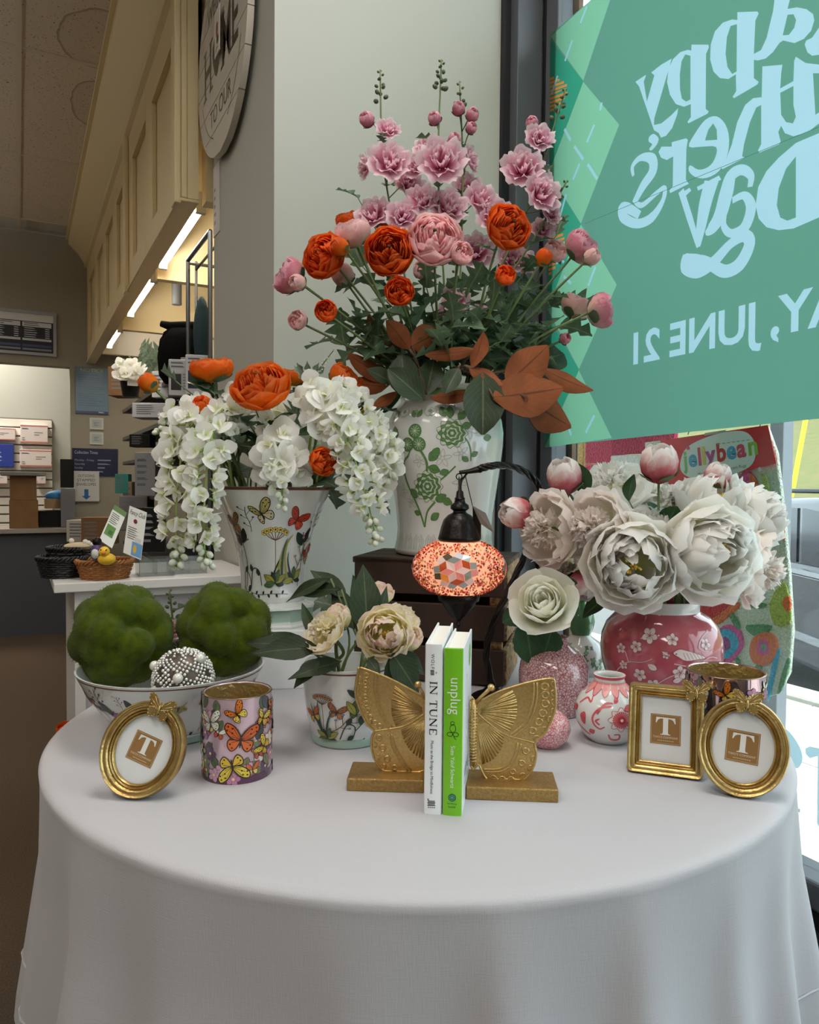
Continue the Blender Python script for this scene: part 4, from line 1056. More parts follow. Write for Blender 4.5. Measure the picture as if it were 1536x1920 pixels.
# green and white jar on the crate
jc = at_d(833, 1040, 1.585); jc.z = TZ + CH
jp = [(.094, 0), (.103, .004), (.104, .012), (.100, .03), (.0985, .055), (.101, .085), (.107, .13), (.1145, .18), (.1195, .225), (.1205, .25), (.117, .275), (.108, .297), (.097, .309), (.0935, .314), (.094, .336), (.097, .338), (.097, .343)]
jar = pot('green_jar', jc, jp, 'large white jar with green roses and vines on the wooden crate', 'vase', porcelain)
MB().lathe([(.0938, .320), (.0950, .322), (.0952, .331), (.0943, .333)], 64).build('neck_band', mat('green_band', (120, 160, 112), .2, coat=.5), jar)
A = Art(); G1, G2, G3 = (96, 136, 80), (64, 98, 56), (150, 176, 136)
def rose2(A, x, y, s):
    for k, (q, c) in enumerate(((1.0, (206, 214, 196)), (.84, G1), (.68, (196, 206, 184)), (.54, G1), (.40, (190, 202, 178)), (.26, G1), (.14, (200, 210, 190)))):
        n = 11 - k; P = [(x + s * q * (1 + .09 * cos(n * t)) * cos(t), y + s * q * (1 + .09 * cos(n * t)) * sin(t)) for t in [2 * pi * i / (n * 6) for i in range(n * 6)]]
        A.poly(P, c); A.stroke(P, .0009, G2, True)
def daisy(A, x, y, s):
    A.ell(x, y, s, s, G1, n=16, out=G2, ow=.001)
    for k in range(10): A.stroke([(x, y), (x + s * .75 * cos(k * .628), y + s * .75 * sin(k * .628))], .0009, (206, 214, 196))
def gleaf(x, y, s, r): leaf2(A, x, y, s, r, G1, G2, 1.7)
def outl(x, y, s, r):
    for k in range(5): A.shape(x, y, s, r + k * 72, [(0, .15), (.22, .5), (0, 1), (-.22, .5)], None, (140, 150, 126), .0006)
vine(A, [(-.045, .06), (-.060, .10), (-.085, .15), (-.088, .185), (-.075, .20)], .0042, G1); vine(A, [(-.045, .06), (-.038, .09), (-.02, .11)], .004, G1); vine(A, [(-.040, .15), (-.035, .185), (-.05, .215), (-.06, .235)], .005, G1)
vine(A, [(-.075, .20), (-.062, .225), (-.055, .235)], .003, G1); vine(A, [(-.02, .145), (0, .16), (.02, .18)], .003, G1); vine(A, [(.015, .24), (.035, .235), (.047, .215), (.05, .19)], .003, G1)
rose2(A, -.035, .140, .029); rose2(A, .012, .243, .027)
for x, y in ((-.075, .222), (-.058, .248), (-.050, .222)): daisy(A, x, y, .0135)
for x, y, s, r in ((-.06, .118, .022, 40), (-.018, .112, .024, -60), (-.005, .115, .022, -110), (-.03, .075, .022, -55), (-.055, .085, .016, 70), (-.03, .19, .026, -40), (-.032, .178, .024, -110), (-.10, .24, .024, 50), (-.105, .235, .026, 20), (-.088, .165, .018, 70), (.0, .275, .022, 30), (.008, .272, .024, 0), (.024, .27, .022, -40), (.03, .255, .02, -70), (-.012, .215, .022, 150), (.05, .2, .016, -60), (.045, .19, .016, 60), (-.06, .275, .016, 30), (-.055, .275, .016, -30), (.075, .235, .02, -80), (-.01, .165, .018, -70), (-.09, .2, .026, 20)): gleaf(x, y, s, r)
for x, y, s in ((-.005, .195, .018), (-.10, .13, .016), (.045, .25, .018), (-.075, .11, .015), (.03, .15, .016), (-.02, .285, .014), (-.05, .19, .014), (.03, .205, .016)): outl(x, y, s, x * 900)
for k in range(-5, 6):
    x = k * .030
    A.stroke([(x - .010, .292), (x - .012, .284), (x - .004, .276), (x, .279), (x + .004, .276), (x + .012, .284), (x + .010, .292)], .0009, (134, 142, 116), smooth=3)
    A.ell(x, .287, .004, .003, G3, n=9, out=(134, 142, 116))
    for q in (.0, .004, .008): A.stroke([(x - .012 + q, .014), (x - .012 + q, .034 - q * .5), (x - .006, .045 - q), (x, .038 - q), (x + .006, .045 - q), (x + .012 - q, .034 - q * .5), (x + .012 - q, .014)], .0009, (134, 150, 126))
A.build('painted_decoration', lathe_fn(jp[1:], cam_theta(jc), .112), jar)

# pink craquelure vase holding the white rose
def craquelure(name, a, b, scale):
    m = mat(name, a, .14, coat=.7); N = m.node_tree.nodes; L = m.node_tree.links
    tc = N.new('ShaderNodeTexCoord'); v = N.new('ShaderNodeTexVoronoi'); v.feature = 'DISTANCE_TO_EDGE'; v.inputs['Scale'].default_value = scale
    L.new(tc.outputs['Object'], v.inputs['Vector']); r = N.new('ShaderNodeValToRGB')
    r.color_ramp.elements[0].position = .04; r.color_ramp.elements[1].position = .16; r.color_ramp.elements[0].color = rgb(b); r.color_ramp.elements[1].color = rgb(a)
    L.new(v.outputs['Distance'], r.inputs[0]); L.new(r.outputs[0], N['Principled BSDF'].inputs['Base Color']); return m
mc = tz(1037, 1.30)
mp = [(.046, 0), (.052, .003), (.055, .02), (.0585, .05), (.059, .068), (.0565, .084), (.049, .098), (.036, .108), (.026, .115), (.023, .121), (.0235, .128), (.0245, .129)]
mott = pot('pink_vase', mc, mp, 'mauve pink crackle glazed bottle vase holding the white rose', 'vase', craquelure('pink_crackle', (206, 172, 172), (150, 84, 92), 210))
# small pink and white vase
wc = tz(1141, 1.155)
wp = [(.026, 0), (.030, .002), (.040, .012), (.0485, .028), (.0512, .043), (.049, .058), (.041, .072), (.030, .082), (.0235, .089), (.022, .097), (.0235, .1005)]
sv = pot('pink_scroll_vase', wc, wp, 'small white vase with pink flower scrolls in front of the red jar', 'vase', porcelain)
PK, PK2, PKD = (212, 92, 100), (226, 150, 148), (176, 58, 72)
A = Art()
def pflower(x, y, s):
    P = [(x + s * (1 + .14 * cos(8 * t)) * cos(t), y + s * (1 + .14 * cos(8 * t)) * sin(t)) for t in [2 * pi * i / 64 for i in range(64)]]
    A.poly(P, (236, 220, 216)); A.stroke(P, .0008, PKD, True)
    for k in range(24): A.stroke([(x, y), (x + s * .78 * cos(k * .2618), y + s * .78 * sin(k * .2618))], [.001, .0022], PK)
    A.ell(x, y, s * .35, s * .35, (190, 60, 74), n=12); A.ell(x, y, s * .14, s * .14, (236, 220, 190), n=8)
pflower(.017, .045, .0155); pflower(-.075, .045, .013)
for pts in ([(.004, .064), (-.012, .060), (-.021, .048), (-.020, .036), (-.012, .030), (-.005, .034)], [(-.016, .052), (-.006, .066), (.006, .068)], [(.0, .022), (.004, .014), (.016, .014), (.016, .022), (.008, .022)], [(.04, .02), (.03, .03), (.034, .05), (.04, .06)], [(-.05, .06), (-.038, .07), (-.028, .066), (-.03, .08)], [(-.055, .03), (-.04, .02), (-.03, .016)], [(-.012, .036), (-.017, .041), (-.012, .045)]):
    A.stroke(pts, [.0026, .003, .0016], PK, smooth=5)
for x, y, s, r in ((-.035, .050, .016, 160), (-.04, .045, .014, 200), (-.03, .078, .016, 30), (.008, .068, .010, -40), (.03, .078, .014, -30), (.035, .062, .014, 100), (-.03, .02, .012, -60), (.036, .018, .014, -70), (-.052, .055, .014, 120)): leaf2(A, x, y, s, r, PK, PKD, 1.6)
for k in range(12):
    x = -.11 + k * .0205; A.poly([(x - .010, .0925), (x + .010, .0925), (x + .008, .082), (x + .003, .077), (x, .074), (x - .004, .077), (x - .008, .083)], PK2); A.stroke([(x - .010, .084), (x, .0735), (x + .010, .084)], .0009, PKD, smooth=3)
A.build('painted_decoration', lathe_fn(wp[1:], cam_theta(wc), .046), sv)
MB().lathe([(.0222, .096), (.0240, .0995), (.0238, .1006), (.0222, .098)], 48).build('rim_line', mat('pink_rim', PK), sv)
# tiny pink bud vase behind the gold wing
uc = tz(1026, 1.125)
pot('pink_bud_vase', uc, [(.018, 0), (.021, .002), (.030, .012), (.0345, .026), (.032, .040), (.022, .050), (.013, .056), (.011, .064), (.0125, .068)], 'tiny pink speckled bud vase half hidden by the right gold wing', 'vase', craquelure('pink_speckle', (226, 190, 190), (196, 96, 108), 260))
# red ginger jar
gc = tz(1237, 1.33)
gp = [(.060, 0), (.066, .003), (.074, .02), (.090, .048), (.100, .078), (.1035, .105), (.101, .128), (.093, .148), (.079, .163), (.066, .170), (.062, .173), (.0625, .188), (.0645, .190)]
redglaze = mat('rose_red_glaze', (172, 74, 88), .12, coat=.8, var=((186, 92, 102), 12, .3))
gj = pot('red_ginger_jar', gc, gp, 'round rose red ginger jar painted with white blossoms and a bird, full of white peonies', 'vase', redglaze)
MB().lathe([(.0636, .1705), (.0632, .174), (.0637, .188), (.0655, .1905), (.0640, .1915)], 64).build('collar', porcelain, gj)
A = Art(); PW, PL = (226, 206, 204), (150, 84, 92)
def blossom(x, y, s, r=0):
    for k in range(5):
        a = radians(r + k * 72); A.ell(x + s * .55 * cos(a), y + s * .55 * sin(a), s * .46, s * .38, PW, math.degrees(a), 10, PL, .0007)
    for k in range(10): A.stroke([(x, y), (x + s * .5 * cos(k * .628), y + s * .5 * sin(k * .628))], .0006, (150, 84, 92))
for x, y, s in ((-.018, .142, .013), (.018, .138, .010), (-.038, .122, .010), (-.065, .115, .009), (-.06, .088, .008), (.008, .113, .006), (-.032, .076, .011), (.030, .085, .012), (.055, .06, .011), (-.075, .06, .01), (.075, .13, .01), (-.01, .06, .012)): blossom(x, y, s, x * 700)
for pts in ([(-.09, .06), (-.07, .08), (-.05, .095), (-.028, .098), (-.012, .106)], [(-.02, .05), (.01, .075), (.03, .085)], [(.09, .15), (.07, .14), (.06, .125), (.078, .118), (.09, .12)], [(.02, .10), (.05, .096), (.08, .108), (.10, .105)], [(-.05, .095), (-.055, .11), (-.065, .116)]):
    A.stroke(pts, [.0022, .0016, .001], (214, 180, 178), smooth=5)
A.shape(.045, .112, .030, -8, [(-.9, .05), (-.62, .3), (-.2, .28), (.3, .2), (.9, .02), (.4, -.12), (-.2, -.26), (-.6, -.12)], PW, PL, .0008)
for k in range(7): A.stroke([(.034 + k * .005, .118), (.038 + k * .006, .106)], .0007, PL)
A.ell(.023, .116, .0015, .0015, PL, n=6); A.shape(.012, .113, .012, 60, LEAF2, PW, PL, .0007); leaf2(A, -.005, .088, .016, 60, PW, PL, 1.6); leaf2(A, .02, .07, .015, -70, PW, PL, 1.6)
A.build('painted_decoration', lathe_fn(gp[1:], cam_theta(gc), .098), gj)
# green double gourd vase at the window
qc = tz(1088, 1.50)
qp = [(.034, 0), (.038, .003), (.044, .02), (.047, .04), (.045, .058), (.036, .074), (.021, .084), (.019, .088), (.024, .100), (.0265, .114), (.0235, .130), (.015, .144), (.010, .152), (.011, .158)]
gv = pot('gourd_vase', qc, qp[:8] , 'double gourd vase, green above and green on white below, near the window', 'vase', porcelain, inner=False)
MB().lathe(qp[7:] + [(.009, .158), (.006, .15), (0, .15)], 48).build('upper_bulb', mat('deep_green_glaze', (60, 118, 76), .1, coat=.8, var=((84, 146, 96), 30, .3)), gv)
MB().lathe([(.0455, .012), (.0462, .014), (.0462, .018), (.0455, .019)], 48).build('foot_band', foot_green, gv)
A = Art(); r7 = random.Random(9)
for k in range(34):
    x, y = r7.uniform(-.06, .06), r7.uniform(.026, .07); s = r7.uniform(.004, .008)
    A.shape(x, y, s, r7.uniform(0, 360), [(1, 0), (.3, .4), (0, 1), (-.4, .3), (-1, 0), (-.3, -.4), (.2, -.9), (.4, -.3)], (130, 176, 132) if k % 2 else (96, 146, 100), (84, 116, 84), .0006)
A.build('painted_decoration', lathe_fn(qp[1:8], cam_theta(qc), .045), gv)
tag(MB().lathe([(0, 0), (.066, 0), (.070, .003), (.066, .006), (0, .006)], 48).build('white_saucer', porcelain, None, T(qc.x - .002, qc.y + .004, TZ)), 'white saucer under the green gourd vase', 'saucer')
for o_ in (gv,): o_.location.z += .006

# ================================================================== BOOKS, BOOKENDS, FRAMES, VOTIVES, LAMP
def stand(px, py, yaw=0.0, z=TZ):
    """frame at a table point: x to the viewer's right turned by yaw, y up, z to the viewer"""
    p = at_z(px, py, z); r = Vector((CR.x, CR.y, 0)).normalized(); f = Vector((-CF.x, -CF.y, 0)).normalized()
    x = r * cos(radians(yaw)) + f * sin(radians(yaw)); u = Vector((0, 0, 1)); zz = x.cross(u)
    return p, Matrix((x, u, zz)).transposed()
# ------------------------------------------------------------------ two books
def book(px, py, W, Hh, D, yaw, cov, name, label, art, spine_col):
    p, R = stand(px, py, yaw); e = empty(name, p, R, label, 'book')
    t = .0022
    m = MB()
    m.span((0, 0, -D), (t, Hh, -.002)); m.span((W - t, 0, -D), (W, Hh, -.002))
    m.build('cover', mat(name + '_cover', cov, .35), e, smooth=0, bevel=.0006)
    MB().prism([(0, -.003), (.001, 0), (W * .3, .0012), (W * .7, .0012), (W - .001, 0), (W, -.003), (W - .0015, -.005), (.0015, -.005)], 0, Hh, 0, Matrix(((1, 0, 0, 0), (0, 0, 1, 0), (0, 1, 0, 0), (0, 0, 0, 1)))).build('spine', mat(name + '_spine', spine_col, .35), e, smooth=30)
    MB().span((t, .004, -D + .003), (W - t, Hh - .004, -.004)).build('pages', mat('book_pages_' + name, (226, 214, 190) if cov[0] < 226 else (236, 232, 224), .9, bump=(900, .2)), e, smooth=0)
    A = Art(step=9, lift=.0014); art(A, W, Hh)
    A.build('spine_print', lambda x, y, l: (x, y, l), e)
    return e
def art1(A, W, H):
    c = (44, 44, 46); x = W * .36
    A.text('WOLF', x, H * .945, .0052, c, rot=-90, space=1.3, fit=H * .088)
    for k in range(4): A.poly([(x - .0010 + (k % 2) * .0006, H * .845 - k * .0016), (x + .0034, H * .846 - k * .0016), (x + .0034, H * .851 - k * .0016), (x - .0010, H * .850 - k * .0016)], (24, 24, 26))
    A.stroke([(x + .0052, H * .842), (x + .0068, H * .836), (x + .005, H * .830)], .0006, c)
    # serif capitals of the title
    ik = (30, 30, 32); y0 = H * .785; ch = .0082; xb = x - .0012; q = lambda u, v: (xb + v * ch, y0 - u)
    def stem(u, w=.0014): A.poly([q(u, 0), q(u + w, 0), q(u + w, 1), q(u, 1)], ik)
    def serif(u, v, w=.0034): A.poly([q(u - w / 2, v - .035), q(u + w / 2, v - .035), q(u + w / 2, v + .035), q(u - w / 2, v + .035)], ik)
    def thin(u0, v0, u1, v1, w=.0006): A.stroke([q(u0, v0), q(u1, v1)], w, ik)
    L = H * .312; s_ = L / .062
    u = 0; stem(.0012 * s_); serif(.0019 * s_, 0); serif(.0019 * s_, 1)
    a = .0062 * s_; thin(a, 0, a, 1); A.stroke([q(a, 1), q(a + .0078 * s_, 0)], .0015, ik); thin(a + .0078 * s_, 0, a + .0078 * s_, 1); serif(a, 0); serif(a + .0078 * s_, 1); serif(a, 1, .0024)
    a = .0225 * s_; stem(a + .0030 * s_); serif(a + .0037 * s_, 0); thin(a, 1, a + .0076 * s_, 1, .0007); thin(a, 1, a, .78); thin(a + .0076 * s_, 1, a + .0076 * s_, .78)
    a = .0335 * s_; A.stroke([q(a, 1), q(a, .3), q(a + .0018 * s_, .04), q(a + .0046 * s_, .04), q(a + .0064 * s_, .3), q(a + .0064 * s_, 1)], [.0015, .0015, .0010, .0006, .0006], ik, smooth=3); serif(a, 1); serif(a + .0064 * s_, 1, .0026)
    a = .0440 * s_; thin(a, 0, a, 1); A.stroke([q(a, 1), q(a + .0074 * s_, 0)], .0015, ik); thin(a + .0074 * s_, 0, a + .0074 * s_, 1); serif(a, 0); serif(a + .0074 * s_, 1)
    a = .0556 * s_; stem(a); thin(a, 1, a + .0060 * s_, 1, .0007); thin(a, .5, a + .0042 * s_, .5, .0006); thin(a, 0, a + .0062 * s_, 0, .0007); thin(a + .0060 * s_, 1, a + .0060 * s_, .78); thin(a + .0062 * s_, 0, a + .0062 * s_, .24)
    A.text('Music as the Bridge to Mindfulness', x + .0002, H * .438, .0050, c, rot=-90, fit=H * .312)
    for k in range(4): A.poly([(x - .003 + (k % 2) * .0012, .0105 + k * .0017), (x + .0062 - (k % 2) * .001, .0108 + k * .0017), (x + .0062, .0118 + k * .0017), (x - .003, .0115 + k * .0017)], (24, 24, 26))
    A.stroke([(x - .002, .0170), (x - .0025, .0190)], .0012, (24, 24, 26)); [A.stroke([(x - .0022 + .0022 * k, .0088), (x - .0006 + .0022 * k, .0088)], .0010, c) for k in range(4)]
def art2(A, W, H):
    c = (236, 244, 226); x = W * .30
    A.text('unplug', x + .0015, H * .833, .0172, c, rot=-90, fit=H * .217)
    d = (30, 62, 26); cx, cy = W * .5, H * .515
    for dx, dy, rx, ry in ((-.0005, .0085, .0022, .0022), (0, .0025, .0034, .0046), (-.0034, -.0045, .0032, .0024), (.0034, -.0045, .0032, .0024)):
        A.stroke([(cx + dx + rx * cos(2 * pi * k / 16), cy + dy + ry * sin(2 * pi * k / 16)) for k in range(16)], .0006, d, True)
    A.stroke([(cx, cy - .003), (cx + .002, cy - .0085), (cx + .004, cy - .0105)], .0007, d)
    A.text('Suze Yalof Schwartz', x + .0025, H * .424, .0066, c, rot=-90, fit=H * .252)
    A.ell(cx, .0222, .0046, .0046, (26, 84, 62), n=24)
    for k in range(6): A.stroke([(cx + .002 * cos(k * 1.047) + .0016 * cos(t), .0222 + .002 * sin(k * 1.047) + .0016 * sin(t)) for t in [i * .6283 for i in range(10)]], .0003, (110, 190, 160), True)
    A.text('harmony', cx, .0140, .0034, (30, 72, 40), align='CENTER', fit=.011); A.text('books', cx, .0103, .0034, (30, 72, 40), align='CENTER', fit=.008)
b1 = book(794.5, 1526, .0208, .2005, .142, 8, (238, 239, 240), 'white_book', 'white hardback book titled In Tune between the gold wings', art1, (238, 239, 240))
b2 = book(829.5, 1528.5, .0228, .196, .128, 9, (236, 238, 238), 'green_book', 'hardback book with lime green spine reading unplug between the gold wings', art2, (122, 196, 36))
# front cover of the green-spined book
A = Art(step=9, lift=.0002); lc = (96, 100, 100)
for cy, ry in ((.135, .020), (.100, .012), (.062, .016)):
    A.stroke([(.05 + ry * .55 * cos(2 * pi * k / 24), cy + ry * sin(2 * pi * k / 24)) for k in range(24)], .0009, lc, True)
A.text('unplug', .026, .036, .022, lc); A.ell(.092, .17, .014, .014, (132, 200, 52), n=20); A.stroke([(.03, .027), (.075, .027)], .0012, lc)
A.build('cover_print', lambda x, y, l: (.0228 + l, y, -x), b2)

# ------------------------------------------------------------------ gold butterfly bookends
def zb(x, y): return (600 + x / 3.072, 1120 + y / 3.072)
def bookend(c_px, base_w, base_d, yaw, outline, ribs, arcs, rings, scallops, body, antenna, label):
    p, R = stand(c_px[0], c_px[1], yaw)
    e = empty('butterfly_bookend', p, R, label, 'bookend', 'gold bookends')
    bh = .0165
    MB().span((0, 0, -base_d), (base_w, bh, 0)).build('base_block', gold_base, e, smooth=0, bevel=.0016)
    zp = -base_d * .5; nrm = R @ Vector((0, 0, 1)); o = p + R @ Vector((0, 0, zp)); Ri = R.transposed()
    def loc(x, y):
        d = ray(*zb(x, y)); t = (o - CAM_P).dot(nrm) / d.dot(nrm); q = Ri @ (CAM_P + d * t - p); return (q.x, q.y)
    O = [loc(*q) for q in outline]; O = [(x, max(y, bh - .001)) for x, y in O]
    O = [(q.x, q.y) for q in spline([(x, y, 0) for x, y in O], 3, True)]
    MB().prism(O, zp - .005, zp, 0).build('wing_plate', gold, e, smooth=30, bevel=.0012)
    m = MB(); m.tube([(x, y, zp) for x, y in O] + [(O[0][0], O[0][1], zp)], .0016, 6); m.build('wing_rim', gold, e, smooth=180)
    for a, b in ribs:
        A_, B_ = loc(*a), loc(*b)
        MB().tube([(A_[0], A_[1], zp), ((A_[0] + B_[0]) / 2, (A_[1] + B_[1]) / 2, zp), (B_[0], B_[1], zp)], [.0005, .0012, .0014], 6).build('wing_rib', gold, e, smooth=180)
    for P in arcs:
        MB().tube([(q.x, q.y, zp) for q in spline([(*loc(*a), 0) for a in P], 5)], .0012, 6).build('wing_band', gold, e, smooth=180)
    for x, y, r in rings:
        q = loc(x, y); rr = r / 3.072 / 1440
        MB().tube([(q[0] + rr * cos(k * pi / 7), q[1] + rr * sin(k * pi / 7), zp) for k in range(15)], .0013, 6, cap=False).build('ring_relief', gold, e, smooth=180)
    for x, y, r, a0, a1 in scallops:
        q = loc(x, y); rr = r / 3.072 / 1440
        MB().tube([(q[0] + rr * cos(radians(a0 + (a1 - a0) * k / 6)), q[1] + rr * sin(radians(a0 + (a1 - a0) * k / 6)), zp) for k in range(7)], .0012, 5).build('scallop_relief', gold, e, smooth=180)
    if body:
        P = [loc(*a) for a in body]
        MB().tube([(x, y, zp + .001) for x, y in P], [.003, .0042, .0042, .0032, .0028], 10).build('butterfly_body', gold, e, smooth=180)
        n = 18
        for k in range(n):
            t = .12 + .84 * k / n; x = P[0][0] + (P[-1][0] - P[0][0]) * t; y = P[0][1] + (P[-1][1] - P[0][1]) * t
            MB().tube([(x - .0045, y, zp + .0035), (x, y, zp + .0058), (x + .0045, y, zp + .0035)], .0007, 5).build('body_ridge', gold, e)
    for P in antenna:
        Q = [loc(*a) for a in P]
        an = MB().tube([(Q[0][0], Q[0][1], zp), ((Q[0][0] + Q[1][0]) / 2, (Q[0][1] + Q[1][1]) / 2 + .001, zp + .006), (Q[1][0], Q[1][1], zp + .009)], [.0028, .0022, .0026], 8).build('antenna', gold, e, smooth=180)
        MB().sphere((Q[1][0], Q[1][1], zp + .009), .0046, 12, 8).build('antenna_knob', gold, an, smooth=180)
    return e
def fan(o, ends): return [((o[0] + (x - o[0]) * .12, o[1] + (y - o[1]) * .12), (x, y)) for x, y in ends]
def lerp_pts(P, n):
    S_ = spline([(x, y, 0) for x, y in P], 12); return [(S_[int(i * (len(S_) - 1) / (n - 1))].x, S_[int(i * (len(S_) - 1) / (n - 1))].y) for i in range(n)]
Lout = [(228, 405), (300, 428), (400, 468), (500, 520), (575, 562), (598, 582), (606, 660), (606, 960), (590, 1000), (540, 1014), (480, 1012), (385, 1010), (345, 980), (312, 920), (297, 860), (300, 800), (312, 770), (272, 730), (238, 660), (214, 600), (204, 545), (210, 480), (220, 430)]
bookend((650, 1484), .097, .060, 3, Lout,
        fan((612, 655), lerp_pts([(430, 512), (412, 600), (415, 680), (438, 742)], 15)) + fan((612, 690), lerp_pts([(470, 772), (490, 830), (530, 890), (590, 932)], 12)),
        [[(320, 436), (312, 540), (345, 670), (398, 758)], [(338, 442), (332, 545), (364, 668), (416, 748)], [(398, 790), (430, 890), (505, 1000)], [(412, 785), (446, 885), (525, 998)], [(312, 770), (400, 758), (500, 735), (600, 672)]],
        [(268, 450, 14), (262, 530, 13), (266, 610, 14), (290, 690, 13), (345, 742, 14), (342, 808, 14), (360, 868, 17), (388, 930, 15), (430, 980, 13), (262, 570, 11), (275, 650, 12), (318, 722, 12), (262, 490, 11)],
        [(222, 470 + 40 * k, 16, -80, 80) for k in range(4)] + [(248, 650, 15, -70, 90), (280, 720, 15, -60, 90), (312, 850, 15, -80, 80), (330, 920, 15, -70, 90), (365, 975, 15, -40, 110)],
        None, [((610, 585), (566, 492))], 'gold butterfly wing bookend left of the white book')
Rout = [(868, 598), (905, 610), (960, 578), (1040, 540), (1130, 510), (1220, 486), (1335, 468), (1352, 500), (1359, 570), (1355, 645), (1330, 720), (1290, 790), (1240, 835), (1247, 900), (1236, 960), (1212, 1012), (1175, 1056), (1145, 1066), (1000, 1060), (960, 1045), (932, 1000), (912, 962), (870, 972)]
bookend((874, 1500), .112, .060, 4, Rout,
        fan((900, 660), lerp_pts([(1110, 535), (1135, 600), (1130, 690), (1090, 770)], 15)) + fan((900, 690), lerp_pts([(1060, 790), (1050, 860), (1000, 930), (940, 960)], 13)),
        [[(1232, 490), (1226, 600), (1180, 720), (1085, 800)], [(1250, 488), (1245, 604), (1196, 730), (1100, 812)], [(1140, 835), (1110, 930), (1040, 985), (940, 990)], [(1158, 842), (1128, 940), (1050, 1000), (945, 1004)], [(905, 665), (980, 730), (1080, 795), (1240, 838)]],
        [(1296, 514, 19), (1299, 562, 19), (1298, 612, 20), (1284, 668, 19), (1262, 718, 19), (1225, 768, 18), (1186, 885, 16), (1163, 955, 15), (1110, 1003, 14)],
        [(1350, 500 + 52 * k, 17, 95, 265) for k in range(4)] + [(1330, 705, 17, 80, 240), (1295, 765, 17, 60, 220), (1250, 815, 17, 40, 200), (1235, 930, 16, 90, 250), (1215, 985, 16, 80, 230), (1170, 1030, 16, 60, 200), (1100, 1052, 17, 10, 170), (1050, 1050, 17, 10, 170), (1000, 1045, 17, 10, 170)],
        [(886, 590), (884, 680), (882, 780), (880, 880), (878, 968)], [((900, 606), (985, 508))], 'gold butterfly wing bookend right of the green book')

# ------------------------------------------------------------------ gilt picture frames
def small_butterfly(parent, M, s):
    e = MB()
    up = spline([(x, y, 0) for x, y in W_UP], 3, True); lo = spline([(x, y, 0) for x, y in W_LO], 3, True)
    for f in (1, -1):
        for P, z in ((lo, 0), (up, .0008)):
            e.prism([(q.x * f * s, q.y * s) for q in P], z, z + .0016)
    o = e.build('butterfly_ornament', frame_gold, parent, M, smooth=20, bevel=.0003)
    m = MB(); m.tube([(0, .3 * s, .003), (0, .1 * s, .0034), (0, -.3 * s, .003), (0, -.5 * s, .0024)], [.0006, .0015, .0014, .0005], 8)
    for f in (1, -1):
        m.tube([(0, .25 * s, .003), (f * .14 * s, .55 * s, .0034)], .0004, 5)
        for q in up[::2] + lo[::2]: m.sphere((q.x * f * s * .93, q.y * s * .93, .0028), s * .05, 6, 4)
        for q in up[::4]: m.tube([(0, 0, .0026), (q.x * f * s * .8, q.y * s * .8, .0028)], .0004, 4)
    m.build('butterfly_body', frame_gold, o, smooth=180)
def logo(A, s):
    B_, C_ = (158, 116, 66), (226, 206, 170)
    A.poly([(-s, -s), (s, -s), (s, s), (-s, s)], B_)
    for a, b in (((-1, -1), (1, -1)), ((1, -1), (1, 1)), ((1, 1), (-1, 1)), ((-1, 1), (-1, -1))): A.stroke([(a[0] * s * .93, a[1] * s * .93), (b[0] * s * .93, b[1] * s * .93)], s * .02, C_)
    t = [(-.62, .80), (.62, .80), (.66, .42), (.60, .42), (.50, .62), (.36, .70), (.17, .72), (.17, -.22), (.20, -.30), (.34, -.33), (.34, -.37), (-.34, -.37), (-.34, -.33), (-.20, -.30), (-.17, -.22), (-.17, .72), (-.36, .70), (-.50, .62), (-.60, .42), (-.66, .42)]
    A.poly([(x * s, y * s) for x, y in t], (246, 244, 240))
    A.text("TWO'S COMPANY", 0, -.60 * s, .20 * s, (240, 226, 200), align='CENTER'); [A.stroke([((-.5 + .12 * k) * s, -.76 * s), ((-.42 + .12 * k) * s, -.76 * s)], .05 * s, (226, 206, 170)) for k in range(9)]
